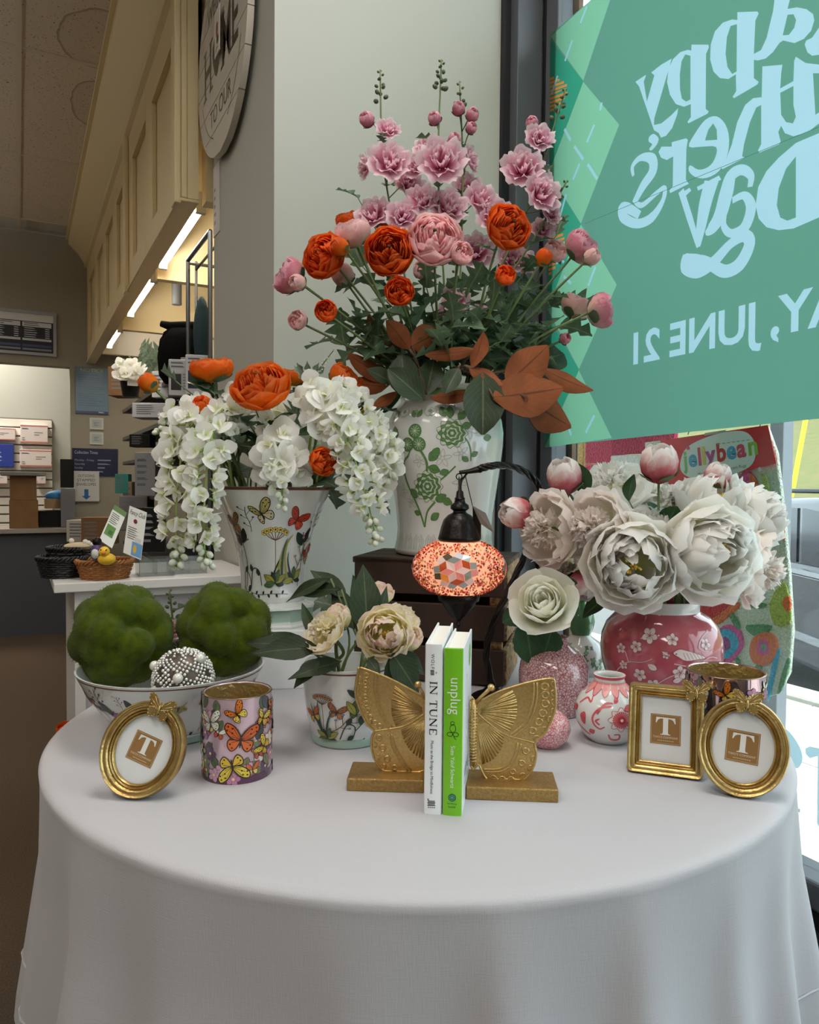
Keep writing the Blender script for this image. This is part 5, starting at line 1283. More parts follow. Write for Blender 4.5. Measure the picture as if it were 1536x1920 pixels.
def pframe(px, py, yaw, lean, roll, outline, h, inner, label, ls, lrot=0, prof=None, lshift=0):
    p, R = stand(px, py, yaw)
    R = R @ Matrix.Rotation(radians(-lean), 3, 'X')
    e = empty('picture_frame', p, R, label, 'picture frame', 'gilt picture frames')
    M = T(0, h, 0) @ RZ(-roll)
    prof = prof or [(-.0165, -.002), (-.0165, .0045), (-.0150, .0060), (-.0138, .0045), (-.0120, .0075), (-.0105, .0060), (-.0095, .0085), (-.0070, .0100), (-.0045, .0092), (-.0035, .0112), (-.0015, .0118), (0, .0095), (.0006, .004), (0, -.003)]
    n = len(outline(0)); m = MB(); vs = []
    for o_, z in prof: vs += [(x, y, z) for x, y in outline(o_)]
    m.add(vs, [(i * n + k, i * n + (k + 1) % n, (i + 1) * n + (k + 1) % n, (i + 1) * n + k) for i in range(len(prof) - 1) for k in range(n)])
    m.build('frame_moulding', frame_gold, e, M, smooth=50)
    MB().prism(outline(-.0155), -.001, .0005).build('white_card', mat('frame_card', (236, 236, 236), .7), e, M, smooth=0)
    MB().prism(outline(-.003), -.004, -.002).build('backing_board', black_metal, e, M, smooth=0)
    A = Art(step=9, lift=.0008, dl=.0001); logo(A, ls)
    A.build('printed_logo', lambda x, y, l: (x + lshift, y, l), e, M @ RZ(lrot))
    MB().prism(outline(-.016), .0022, .0026).build('glass_pane', glass_mat('frame_glass', refl=.06), e, M, smooth=0)
    top = max(outline(-.006), key=lambda q: q[1] - abs(q[0]) * .2)
    small_butterfly(e, M @ T(top[0], top[1] - .001, .010) @ RZ(0), .0185)
    hh = h * 1.1; k = sin(radians(lean)); bz = -hh * k - .02
    # easel leg from the back down to the table
    leg_top = Vector((0, hh, -.004)); foot = Matrix.Rotation(radians(lean), 3, 'X') @ Vector((0, 0, -h * .75)); 
    MB().prism([(-.010, hh), (.010, hh), (.016, 0.0), (-.016, 0.0)], -.0015, .0, 0, T(0, hh, -.004) @ RX(28) @ T(0, -hh, 0)).build('easel_leg', black_metal, e, smooth=0)
    return e
def ell_out(a, b, n=72): return lambda o: [((a + o) * cos(2 * pi * k / n), (b + o) * sin(2 * pi * k / n)) for k in range(n)]
def rect_out(w, h, r, n=6):
    def f(o):
        rr = max(r + o * .4, .0012); P = []
        for cx, cy, a0 in ((w + o - rr, h + o - rr, 0), (-(w + o) + rr, h + o - rr, 90), (-(w + o) + rr, -(h + o) + rr, 180), (w + o - rr, -(h + o) + rr, 270)):
            for k in range(n + 1):
                a = radians(a0 + 90 * k / n); P.append((cx + rr * cos(a), cy + rr * sin(a)))
        return P
    return f
pframe(262, 1497, 4, 14, 21, ell_out(.0515, .0585), .0580, None, 'round gilt picture frame with butterfly at the left front of the table', .0178)
pframe(1392, 1494, 20, 14, 5, ell_out(.0530, .0605), .0602, None, 'oval gilt picture frame with butterfly at the right front of the table', .0195)
pframe(1246, 1453, 20, 13, 0, rect_out(.0480, .0590, .006), .0590, None, 'rectangular gilt picture frame with butterfly beside the red jar', .0195)

# ------------------------------------------------------------------ mirrored votives
def votive(c, r, h, label, mirror, seed):
    e = empty('glass_votive', c, label=label, cat='votive', group='butterfly votives')
    ov = 1.0
    MB().lathe([(0, .0), (r * .94, 0), (r, .004), (r * 1.0, h * .5), (r, h), (r - .0025, h + .0005), (r - .003, h), (r - .003, .012), (0, .012)], 64).build('glass_body', [mat('votive_pink', (214, 184, 194), .18, .35, coat=.6) if not mirror else mat('votive_mirror', (200, 170, 178), .08, .92)], e, smooth=50)
    MB().lathe([(r - .0032, .013), (r - .0032, h - .001)], 64).build('gold_lining', mat('mercury_gold', (226, 196, 132), .28, .85, bump=(140, .8)), e, smooth=180)
    MB().lathe([(r + .0002, .0005), (r + .0003, .010), (r + .0002, .0115)], 64).build('purple_foot', mat('purple_glass', (96, 54, 84), .1, .2, coat=.8), e, smooth=180)
    MB().lathe([(r - .0028, h), (r - .001, h + .0012), (r + .0004, h), (r - .001, h - .0008)], 64).build('rim', mat('pewter_rim', (150, 124, 104), .2, .8), e, smooth=180)
    A = Art(); q = random.Random(seed); fl = [(196, 132, 168), (150, 92, 140), (176, 176, 150), (120, 132, 96), (206, 160, 184), (104, 84, 110), (226, 214, 204)]
    H = h
    for k in range(170):
        x, y = q.uniform(-.125, .125), q.uniform(.006, H - .014); c_ = q.choice(fl)
        t = q.random()
        if abs(x) < .022 and .02 < y < H * .9: continue
        if t < .4: leaf2(A, x, y, q.uniform(.014, .026), q.uniform(-80, 80), q.choice([(96, 112, 84), (126, 122, 92), (84, 86, 88)]), (70, 62, 66), 1.5)
        elif t < .8:
            for a in range(5): A.ell(x + .005 * cos(a * 1.257), y + .005 * sin(a * 1.257), .0045, .0036, c_, a * 72, 9, (110, 70, 90), .0004)
            A.ell(x, y, .002, .002, (236, 214, 140), n=7)
        else: butterfly(A, x, y, .010, q.uniform(-50, 50), q.choice([(226, 196, 84), (206, 110, 60), (232, 228, 214)]), q.choice([(226, 206, 120), (190, 90, 70)]), (60, 40, 40), .8, False)
    butterfly(A, .004, H * .53, .0225, -8, (206, 96, 44), (214, 106, 50), (58, 34, 22), .95)
    butterfly(A, .000, H * .83, .015, 40, (214, 120, 44), (220, 190, 80), (60, 36, 24), .7)
    butterfly(A, -.006, H * .22, .021, 190, (226, 200, 70), (220, 180, 60), (40, 34, 26), .95)
    butterfly(A, -.036, H * .72, .017, 10, (232, 230, 220), (222, 218, 204), (96, 90, 80), .8); butterfly(A, .034, H * .74, .013, -20, (230, 206, 84), (214, 170, 60), (60, 40, 30), .7)
    butterfly(A, .036, H * .40, .014, 60, (226, 196, 80), (220, 170, 60), (40, 34, 26), .8)
    for k in range(90): A.ell(q.uniform(-.12, .12), q.uniform(.004, H * .95), .0006, .0006, (150, 112, 90), n=5)
    A.build('printed_decoration', lathe_fn([(r, 0), (r, h)], cam_theta(c)), e, rough=.15)
votive(tz(445, 1.012), .0455, .110, 'pink glass votive printed with orange butterflies next to the painted bowl', False, 2)
votive(tz(1358, 1.07), .0525, .128, 'mirrored glass votive with flower print behind the oval frame', True, 6)

# ------------------------------------------------------------------ mosaic lamp
bronze = mat('dark_bronze', (34, 28, 26), .32, .7, bump=(200, .3))
lb = tz(925, 1.345); LD = 1.30
lamp = empty('mosaic_lamp', lb, label='mosaic glass globe lamp with twisted dark bronze arm beside the crate', cat='lamp')
rel = lambda p: tuple(Vector(p) - lb)
MB().lathe([(0, 0), (.046, 0), (.048, .004), (.042, .010), (.034, .016), (.020, .022), (.012, .030), (0, .030)], 32).build('lamp_base', bronze, lamp)
path = [tuple(lb + Vector((0, 0, .02)))] + [tuple(at_d(x, y, k)) for x, y, k in ((912, 1225, 1.34), (930, 1160, 1.34), (962, 1090, 1.36), (992, 1025, 1.39), (1014, 965, 1.415), (1014, 920, 1.415), (992, 890, 1.39), (955, 874, 1.345), (920, 874, 1.305), (898, 880, 1.30))]
P = spline(path, 8); m = MB()
for ph in (0, 2 * pi / 3, 4 * pi / 3):
    pts = []
    for i, p in enumerate(P):
        t = (P[min(i + 1, len(P) - 1)] - P[max(i - 1, 0)]).normalized(); u = t.orthogonal().normalized(); v = t.cross(u); a = ph + i * .55
        pts.append(rel(p + (u * cos(a) + v * sin(a)) * .0030))
    m.tube(pts, .0042, 6)
m.build('twisted_arm', bronze, lamp, smooth=180)
hook = at_d(861, 886, LD)
MB().tube([rel(P[-1]), rel(at_d(880, 884, LD)), rel(hook)], [.006, .004, .003], 8).build('arm_tip', bronze, lamp)
MB().tube([rel(hook + Vector((0, 0, -.002)) + (CR * cos(t) + Vector((0, 0, 1)) * sin(t)) * .005 - Vector((0, 0, .005))) for t in [k * .5236 for k in range(13)]], .001, 5).build('chain_link', bronze, lamp)
MB().tube([rel(hook - Vector((0, 0, .014)) + (CF * cos(t) + Vector((0, 0, 1)) * sin(t)) * .006) for t in [k * .5236 for k in range(13)]], .001, 5).build('chain_link', bronze, lamp)
MB().tube([rel(at_d(878, 885, LD)), rel(at_d(866, 900, LD)), rel(at_d(862, 920, LD))], .0018, 6).build('cable', black_metal, lamp)
gcen = at_d(861, 1064, LD); gx = .0795; gz = .0492
def at_g(p): return T(*rel(gcen)) 
Mg = T(*rel(gcen))
cap = [(.0345, .0455), (.037, .049), (.036, .053), (.034, .058), (.031, .070), (.027, .082), (.020, .090), (.012, .094), (.011, .097), (.016, .101), (.0155, .107), (.010, .111), (.0085, .116), (.0095, .118), (.007, .121), (.006, .130), (.003, .133), (.0025, .150), (0, .152)]
MB().lathe(cap, 32, mod=lambda a, z: 1 + (.03 * cos(12 * a) if .055 < z < .09 else 0)).build('cap', bronze, lamp, Mg, smooth=50)
cup = [(0, -.104), (.002, -.103), (.0055, -.098), (.0035, -.093), (.006, -.089), (.012, -.084), (.020, -.074), (.0275, -.064), (.0295, -.060), (.0345, -.057), (.0365, -.050), (.0345, -.045)]
MB().lathe(cup, 32, mod=lambda a, z: 1 + (.05 * cos(10 * a) if -.085 < z < -.062 else 0)).build('lower_cup', bronze, lamp, Mg, smooth=50)
glob = [(gx * cos(t), gz * sin(t)) for t in [radians(-64 + 128 * k / 20) for k in range(21)]]
MB().lathe(glob, 48).build('glass_globe', mat('globe_glass', (253, 212, 186), .3, transl=.75), lamp, Mg, smooth=180)
gth = cam_theta(gcen)
def gpt(u, v, l=0):
    """u, v: metres right and up over the face turned to the viewer"""
    t = v / .056; th = gth + u / (gx * max(cos(t), .25))
    t = max(min(t, 1.15), -1.15); r, z = (gx + l) * cos(t), (gz + l) * sin(t); return Vector((r * cos(th), r * sin(th), z))
tile_cols = [mat('tile_clear', (236, 226, 232), .1, transl=.4, coat=1), mat('tile_pink', (236, 168, 170), .12, transl=.5, coat=1), mat('tile_amber', (196, 92, 48), .12, transl=.5, coat=1), mat('tile_silver', (186, 190, 186), .06, .6, coat=1), mat('tile_navy', (44, 48, 90), .1, transl=.3, coat=1), mat('tile_smoke', (96, 92, 78), .1, transl=.3, coat=1), mat('tile_honey', (240, 186, 90), .1, transl=.6, coat=1)]
def tile(poly, mi):
    m = MB(); n = len(poly); cx = sum(p[0] for p in poly) / n; cy = sum(p[1] for p in poly) / n
    poly = [(cx + (x - cx) * .93, cy + (y - cy) * .93) for x, y in poly]
    m.add([gpt(x, y, .0004) for x, y in poly] + [gpt(x, y, .0022) for x, y in poly], [tuple(range(n, 2 * n))] + [(i, (i + 1) % n, n + (i + 1) % n, n + i) for i in range(n)])
    m.build('mosaic_tile', tile_cols[mi], lamp, Mg, smooth=0)
def star(u0, v0, s, rot):
    q = lambda r, a: (u0 + r * cos(radians(rot + a)), v0 + r * sin(radians(rot + a)) * .92)
    for k in range(6):
        a = 60 * k
        tile([(u0, v0), q(s, a - 30), q(s * 1.732, a), q(s, a + 30)], [0, 1][k % 2])
        tile([q(s, a + 30), q(s * 1.732, a), q(s * 2, a + 30), q(s * 1.732, a + 60)], [2, 3, 2, 6, 2, 3][k])
        tile([q(s * 1.732, a), q(s * 2, a + 30), q(s * 2.65, a + 19), q(s * 2.45, a)], [3, 4, 0, 5, 3, 0][k]); tile([q(s * 1.732, a), q(s * 2, a - 30), q(s * 2.65, a - 19), q(s * 2.45, a)], [1, 3, 5, 3, 0, 3][k])
    return s * 2.65
sr = star(-.006, .002, .0145, 8); star(.118, .0, .0115, 0); star(-.128, 0, .0115, 0)
m = MB(); q = random.Random(12)
k = 0
while k < 2600:
    v = q.uniform(-.058, .058); u = q.uniform(-pi, pi)
    t = v / .056
    if q.random() > cos(t): continue
    uu = u * gx * max(cos(t), .25)
    if any((((uu - a + 0) / 1) ** 2 + ((v - b) / .92) ** 2) < s_ ** 2 for a, b, s_ in ((-.006, .002, sr * .97), (.118, 0, .029), (-.128, 0, .029))): continue
    p = gpt(uu, v, .001); d = q.uniform(.0014, .0023)
    m.add([p + Vector(w) * d for w in ((1, 0, 0), (0, 1, 0), (-1, 0, 0), (0, -1, 0), (0, 0, 1), (0, 0, -1))], [(0, 1, 4), (1, 2, 4), (2, 3, 4), (3, 0, 4), (1, 0, 5), (2, 1, 5), (3, 2, 5), (0, 3, 5)], q.choice([0, 0, 1, 1, 1, 2, 3, 3, 4])); k += 1
stuff(m.build('mosaic_beads', [mat('bead_red', (224, 44, 46), .15, transl=.5), mat('bead_coral', (246, 140, 110), .15, transl=.6), mat('bead_black', (34, 22, 24), .2), mat('bead_clear', (250, 224, 200), .15, transl=.7), mat('bead_amber', (246, 190, 100), .15, transl=.6)], lamp, Mg, smooth=0, fix=False))
bl = bpy.data.lights.new('lamp_bulb', 'POINT'); bl.energy = .11; bl.color = (1, .82, .66); bl.shadow_soft_size = .02
bo = bpy.data.objects.new('lamp_bulb', bl); COL.objects.link(bo); bo.parent = lamp; bo.matrix_basis = Mg
# price tag on the lamp
tg = empty('price_tag', at_d(873, 893, LD - .004), label='black folded price tag hanging from the lamp cap', cat='price tag')
tr = lambda x, y, k=LD - .05: tuple(at_d(x, y, k) - tg.location)
MB().tube([tr(873, 893, LD - .004), tr(886, 948)], .0008, 5).build('tag_string', black_metal, tg)
def plate(P, th, nm, mt):
    a = [Vector(p) for p in P]; nn = (a[1] - a[0]).cross(a[2] - a[0]).normalized() * th; n = len(a)
    MB().add(list(a) + [p + nn for p in a], [tuple(range(n)), tuple(range(2 * n - 1, n - 1, -1))] + [(i, (i + 1) % n, n + (i + 1) % n, n + i) for i in range(n)]).build(nm, mt, tg, smooth=0)
plate([tr(886, 948), tr(911, 962, LD - .052), tr(927, 1000, LD - .05), tr(901, 982, LD - .046)], .0006, 'tag_flap', mat('tag_grey', (132, 122, 116), .5))
plate([tr(886, 948), tr(902, 983, LD - .046), tr(902, 1012, LD - .035), tr(887, 975, LD - .04)], .0006, 'tag_back', black_metal)

# ================================================================== FLOWERS
fr = random.Random(21)
def cup_petal(mb, psi1=.4, dth=.75, flare=0.0, ruffle=.03, nu=4, nv=5, seed=0, R=1.0, H=.75, psi0=-1.35, M=None, mi=0, frill=0.0):
    """a petal as a patch of a bowl: axis +Z, base at the bottom"""
    q = random.Random(seed); ph, ph2 = q.uniform(0, 6), q.uniform(0, 6); vs = []; uv = []; fs = []
    for j in range(nv + 1):
        v = j / nv
        for i in range(nu + 1):
            u = -1 + 2 * i / nu
            psi = psi0 + (psi1 - psi0) * v * (1 - .20 * u * u * v)
            w = .42 + .58 * sin(min(pi * .5, pi * .62 * v + .12)); w *= 1 - .28 * max(0, v - .8) / .2
            r = R * cos(psi) + flare * v ** 2.6 + ruffle * v * v * sin(3.2 * u + ph) + (frill * (1 if i % 2 else -1) * v ** 4)
            z = H * sin(psi) + ruffle * .8 * v * v * cos(4.1 * u + ph2) + (frill * (.8 if (i + seed) % 2 else -.8) * v ** 6)
            a = u * dth * w
            vs.append((r * cos(a), r * sin(a), z)); uv.append(((u + 1) / 2, v))
    for j in range(nv):
        for i in range(nu):
            k = j * (nu + 1) + i; fs.append((k, k + 1, k + nu + 2, k + nu + 1))
    mb.add(vs, fs, mi, M, uv)
def pm_(name, mt, **k):
    m = MB(); cup_petal(m, **k); return m.mesh(name, mt, 180, fix=False)
greenf = mat('stem_green', (104, 122, 74), .6, transl=.1); sepal_m = mat('sepal_green', (96, 116, 88), .7, transl=.2, var=((76, 98, 70), 60, .3))
TPL = {}
def template(kind, key, mt, aux=None):
    if (kind, key) in TPL: return TPL[(kind, key)]
    P = []; C = MB(); mats = [mt, sepal_m, mat('stamen_yellow', (232, 196, 74), .6), mat('dark_heart', (58, 60, 30), .7)]
    q = random.Random(hash(kind) % 1000 if False else len(kind) * 7)
    def whorl(n, me, s, a0=0.0, tilt=0.0, zs=1.0):
        for k in range(n):
            P.append((me[k % len(me)], Matrix.Rotation(a0 + 2 * pi * k / n + q.uniform(-.08, .08), 4, 'Z') @ Matrix.Rotation(tilt + q.uniform(-.05, .05), 4, 'Y') @ SC(s, s, s * zs)))
    def cw(n, s, zs, a0, tw=.06, **kk):
        for k in range(n):
            cup_petal(C, seed=k + int(s * 100), M=Matrix.Rotation(a0 + 2 * pi * k / n + q.uniform(-.12, .12), 4, 'Z') @ Matrix.Rotation(q.uniform(-tw, tw), 4, 'Y') @ SC(s, s, zs), **kk)
    if kind == 'ran':
        A_ = [pm_('petal', mt, psi1=.22, dth=.72, flare=.06, ruffle=.035, seed=i, frill=.012) for i in range(2)]
        B_ = [pm_('petal', mt, psi1=.52, dth=.78, flare=.03, ruffle=.03, seed=5 + i, frill=.012) for i in range(2)]
        whorl(6, A_, 1.0); whorl(6, B_, .93, .5); whorl(5, B_, .83, .2, zs=1.10)
        for i, s in enumerate((.745, .68, .615, .55, .485, .42, .355, .29, .225, .16)):
            cw(5, s, .90 + .045 * i, i * 1.3, psi1=.68, dth=.80, ruffle=.07, flare=.07, nu=4, nv=5, tw=.10)
        C.sphere((0, 0, .50), .07, 8, 5, 3)
    elif kind == 'bud':
        A_ = [pm_('petal', mt, psi1=1.02, dth=.85, ruffle=.02, seed=i, R=.82, H=.95) for i in range(2)]
        whorl(5, A_, 1.0); whorl(3, A_, .93, .6, zs=1.04)
        for i, s in enumerate((.72, .6, .48, .36)): cw(4, s, .98 - .04 * i, i, psi1=.95, dth=.9, ruffle=.03, R=.9, H=.95, nu=4, nv=4)
    elif kind == 'half':       # cup seen from the side
        A_ = [pm_('petal', mt, psi1=.62, dth=.75, ruffle=.03, seed=i, R=.95, H=.80, frill=.01) for i in range(2)]
        whorl(6, A_, 1.0); whorl(5, A_, .92, .5, zs=1.08)
        for i, s in enumerate((.78, .64, .5, .37, .24)): cw(5, s, .92, i, psi1=.72, dth=.85, ruffle=.04, nu=4, nv=4)
    elif kind == 'peony':
        A_ = [pm_('petal', mt, psi1=.12, dth=.62, flare=.10, ruffle=.05, seed=i, nu=5, nv=5, frill=.02) for i in range(3)]
        B_ = [pm_('petal', mt, psi1=.50, dth=.66, flare=.05, ruffle=.06, seed=9 + i, nu=5, nv=5, frill=.025) for i in range(3)]
        whorl(7, A_, 1.0); whorl(7, B_, .90, .4, zs=1.05); whorl(6, B_, .76, .1, zs=1.2)
        for i in range(34):
            s = q.uniform(.26, .70)
            cup_petal(C, seed=i, psi1=q.uniform(.70, 1.05), dth=q.uniform(.55, .85), flare=.05, ruffle=.10, nu=5, nv=4, frill=.03,
                      M=Matrix.Rotation(q.uniform(0, 6.3), 4, 'Z') @ T(q.uniform(-.05, .12), 0, .03) @ Matrix.Rotation(q.uniform(-.25, .35), 4, 'Y') @ SC(s, s, .95))
        for i in range(14):
            a = q.uniform(0, 6.3); r = q.uniform(.02, .20)
            C.tube([(r * .4 * cos(a), r * .4 * sin(a), -.2), (r * cos(a), r * sin(a), q.uniform(.15, .30))], [.02, .03], 4, 2)
    elif kind == 'bomb':
        A_ = [pm_('petal', mt, psi1=-.15, dth=.60, flare=.22, ruffle=.05, seed=i, nu=5, nv=5, frill=.02) for i in range(3)]
        B_ = [pm_('petal', mt, psi1=.25, dth=.62, flare=.12, ruffle=.07, seed=9 + i, nu=5, nv=5, frill=.04) for i in range(3)]
        whorl(7, A_, .95); whorl(7, B_, .92, .4, zs=1.1); whorl(7, B_, .80, .1, zs=1.3)
        for i in range(64):
            z = q.uniform(.15, 1.0); a = i * 2.4; th = math.acos(z); s = q.uniform(.42, .60)
            d = Vector((sin(th) * cos(a), sin(th) * sin(a), cos(th)))
            cup_petal(C, seed=i, psi1=.1, dth=.55, flare=.12, ruffle=.12, nu=5, nv=3, frill=.07, R=.5, H=.6, M=T(d * .45) @ aim(d, q.uniform(0, 6)) @ SC(s, s, s * 1.2))
    elif kind == 'carn':
        A_ = [pm_('petal', mt, psi1=.10, dth=.62, flare=.50, ruffle=.07, seed=i, nu=6, nv=5, R=.5, H=.42, frill=.03) for i in range(3)]
        B_ = [pm_('petal', mt, psi1=.45, dth=.75, flare=.30, ruffle=.09, seed=5 + i, nu=6, nv=5, R=.46, H=.50, frill=.04) for i in range(3)]
        whorl(6, A_, 1.05); whorl(5, B_, .98, .4)
        for i in range(12):
            s = q.uniform(.35, .75)
            cup_petal(C, seed=i, psi1=.6, dth=.7, flare=.25, ruffle=.12, nu=6, nv=4, frill=.05, R=.45, H=.62, M=Matrix.Rotation(i * 2.4, 4, 'Z') @ Matrix.Rotation(q.uniform(-.2, .3), 4, 'Y') @ SC(s, s, .9))
    elif kind == 'rose':
        A_ = [pm_('petal', mt, psi1=.15, dth=.85, flare=.30, ruffle=.04, seed=i, nu=5, nv=6, R=.85, H=.7) for i in range(2)]
        B_ = [pm_('petal', mt, psi1=.55, dth=.95, flare=.16, ruffle=.03, seed=4 + i, nu=5, nv=6, R=.8, H=.8) for i in range(2)]
        whorl(5, A_, .98); whorl(5, B_, .82, .6, zs=1.2); whorl(4, B_, .62, .2, zs=1.35)
        for i, s in enumerate((.48, .38, .28, .18)): cw(3, s, 1.0 - .03 * i, i * .9, psi1=.62, dth=1.3, flare=.08, ruffle=.03, nu=6, nv=4)
    sp = None
    if aux: 
        m = MB(); cup_petal(m, psi1=-.42, dth=.55, R=1.03, H=.80, nu=3, nv=3, ruffle=.02); sp = m.mesh('sepal', aux, 180, fix=False)
    r = dict(core=C.mesh('bloom', mats, 180, fix=False), petals=P, sepal=sp)
    TPL[(kind, key)] = r
    return r
def put_bloom(kind, key, mt, root, rootM_inv, center, axis, r, roll=None, sepals=0, sepal_mat=None, name='bloom', squash=1.0, few=False):
    t = template(kind, key, mt, sepal_mat or sepal_m)
    M = T(center) @ aim(axis, fr.uniform(0, 6) if roll is None else roll) @ SC(r, r, r * squash)
    b = link(name, t['core'], root, rootM_inv @ M)
    for me, pm in (t['petals'][:6] if few else t['petals']): link('petal', me, b, pm)
    for k in range(sepals): link('sepal', t['sepal'], b, Matrix.Rotation(2 * pi * k / sepals + .3, 4, 'Z'))
    return b
# ---- leaves
def leaf_mat(name, col, vein, col2=None, transl=.25, rough=.55):
    if name in MATS: return MATS[name]
    m = mat(name, col, rough, spec=.3, transl=transl); N = m.node_tree.nodes; L = m.node_tree.links
    uv = N.new('ShaderNodeUVMap'); sp = N.new('ShaderNodeSeparateXYZ'); L.new(uv.outputs[0], sp.inputs[0])
    a = N.new('ShaderNodeMath'); a.operation = 'SUBTRACT'; a.inputs[1].default_value = .5; L.new(sp.outputs[0], a.inputs[0])
    b = N.new('ShaderNodeMath'); b.operation = 'ABSOLUTE'; L.new(a.outputs[0], b.inputs[0])
    # side veins: stripes of v + |u|
    c = N.new('ShaderNodeMath'); c.operation = 'MULTIPLY_ADD'; c.inputs[1].default_value = -.9; L.new(b.outputs[0], c.inputs[0]); L.new(sp.outputs[1], c.inputs[2])
    s = N.new('ShaderNodeMath'); s.operation = 'MULTIPLY'; s.inputs[1].default_value = 48; L.new(c.outputs[0], s.inputs[0])
    si = N.new('ShaderNodeMath'); si.operation = 'SINE'; L.new(s.outputs[0], si.inputs[0])
    r1 = N.new('ShaderNodeMapRange'); r1.inputs[1].default_value = .93; r1.inputs[2].default_value = 1.0; r1.inputs[4].default_value = .5; L.new(si.outputs[0], r1.inputs[0])
    r2 = N.new('ShaderNodeMapRange'); r2.inputs[1].default_value = .035; r2.inputs[2].default_value = .015; L.new(b.outputs[0], r2.inputs[0])
    mx = N.new('ShaderNodeMath'); mx.operation = 'MAXIMUM'; L.new(r1.outputs[0], mx.inputs[0]); L.new(r2.outputs[0], mx.inputs[1])
    nz = N.new('ShaderNodeTexNoise'); nz.inputs['Scale'].default_value = 2.5; tc = N.new('ShaderNodeTexCoord'); L.new(tc.outputs['Object'], nz.inputs['Vector'])
    rp = N.new('ShaderNodeValToRGB'); rp.color_ramp.elements[0].position = .35; rp.color_ramp.elements[1].position = .65
    rp.color_ramp.elements[0].color = rgb(col); rp.color_ramp.elements[1].color = rgb(col2 or tuple(int(x * .8) for x in col)); L.new(nz.outputs[0], rp.inputs[0])
    mm = N.new('ShaderNodeMix'); mm.data_type = 'RGBA'; L.new(mx.outputs[0], mm.inputs[0]); L.new(rp.outputs[0], mm.inputs[6]); mm.inputs[7].default_value = rgb(vein)
    oi = N.new('ShaderNodeObjectInfo'); h = N.new('ShaderNodeHueSaturation'); mr = N.new('ShaderNodeMapRange'); mr.inputs[3].default_value = .8; mr.inputs[4].default_value = 1.15
    L.new(oi.outputs['Random'], mr.inputs[0]); L.new(mr.outputs[0], h.inputs['Value']); L.new(mm.outputs[2], h.inputs['Color'])
    for n in N:
        if n.type in ('BSDF_PRINCIPLED', 'BSDF_TRANSLUCENT'): L.new(h.outputs[0], n.inputs[0])
    return m
def leaf_mesh(name, mats, prof, W=.4, bend=.25, fold=.12, nv=8, nu=4, seed=0, double=False, wave=.02):
    q = random.Random(seed); ph = q.uniform(0, 6); m = MB(); vs = []; uv = []
    for j in range(nv + 1):
        v = j / nv; w = prof(v) * W
        for i in range(nu + 1):
            u = -1 + 2 * i / nu
            vs.append((u * w, -bend * v * v + fold * abs(u) * w * 2 + wave * sin(v * 9 + u * 2 + ph) * abs(u), v)); uv.append(((u + 1) / 2, v))
    F = [(j * (nu + 1) + i, j * (nu + 1) + i + 1, (j + 1) * (nu + 1) + i + 1, (j + 1) * (nu + 1) + i) for j in range(nv) for i in range(nu)]
    m.add(vs, F, 0, None, uv)
    if double: m.add([(x, y - .012, z) for x, y, z in vs], [tuple(reversed(f)) for f in F], 1, None, uv)
    return m.mesh(name, mats, 180, fix=False)
def ovalp(v): return max(.02, sin(pi * min(1, v * .98 + .01)) ** .75)
def lancep(v): return max(.015, (sin(pi * v ** .8)) ** 1.0)
def lobep(v): return max(.05, sin(pi * min(1, v * .9 + .09)) ** .6 * (.72 + .38 * sin(v * 19 - .8)))
LM = {
 'lobed': [leaf_mesh('leaf', leaf_mat('dusty_leaf', (104, 128, 98), (140, 158, 126), (78, 102, 76)), lobep, .46, .25, .15, 13, 2, i) for i in range(3)],
 'grey': [leaf_mesh('leaf', leaf_mat('grey_green_leaf', (128, 144, 120), (160, 172, 150), (96, 116, 96)), lobep, .50, .2, .15, 13, 2, i) for i in range(2)],
 'lance': [leaf_mesh('leaf', leaf_mat('peony_leaf', (52, 66, 42), (84, 96, 66), (40, 54, 34), .15), lancep, .21, .22, .10, 8, 4, i) for i in range(3)],
 'oval': [leaf_mesh('leaf', leaf_mat('glossy_leaf', (58, 88, 52), (92, 120, 80), (46, 72, 44), .2, .4), ovalp, .30, .2, .12, 8, 4, i) for i in range(2)],
 'rose': [leaf_mesh('leaf', leaf_mat('rose_leaf', (50, 82, 52), (74, 104, 68), (42, 70, 44), .2, .45), lambda v: max(.02, sin(pi * min(1, v * .96 + .03)) ** .7 * (1 + .05 * sin(v * 60))), .36, .18, .12, 14, 2, i) for i in range(2)],
 'mag_g': [leaf_mesh('leaf', [leaf_mat('magnolia_top', (60, 72, 50), (96, 104, 78), (50, 62, 42), .1, .4), leaf_mat('magnolia_under', (146, 82, 46), (104, 58, 34), (124, 68, 38), .15, .8)], ovalp, .30, .10, .16, 8, 4, i, True) for i in range(2)],
}
LM['mag_b'] = [leaf_mesh('leaf', [leaf_mat('magnolia_under', (146, 82, 46), (104, 58, 34)), leaf_mat('magnolia_top', (60, 72, 50), (96, 104, 78))], ovalp, .27, -.14, -.10, 8, 4, 3 + i, True) for i in range(3)]
def leaf_at(root, Ri, kind, base, tip, wid=1.0, hint=None, roll=0.0, name='leaf'):
    b, t = Vector(base), Vector(tip); z = (t - b); L_ = z.length; z.normalize()
    h = hint if hint is not None else -CF
    y = (h - z * h.dot(z)); y = y.normalized() if y.length > 1e-4 else z.orthogonal().normalized(); x = y.cross(z)
    R = Matrix((x, y, z)).transposed().to_4x4() @ Matrix.Rotation(roll, 4, 'Z')
    return link(name, fr.choice(LM[kind]), root, Ri @ T(b) @ R @ SC(L_ * wid, L_, L_))
def droot(name, base, label, cat, group):
    e = empty(name, base, label=label, cat=cat, group=group); return e, T(-Vector(base))
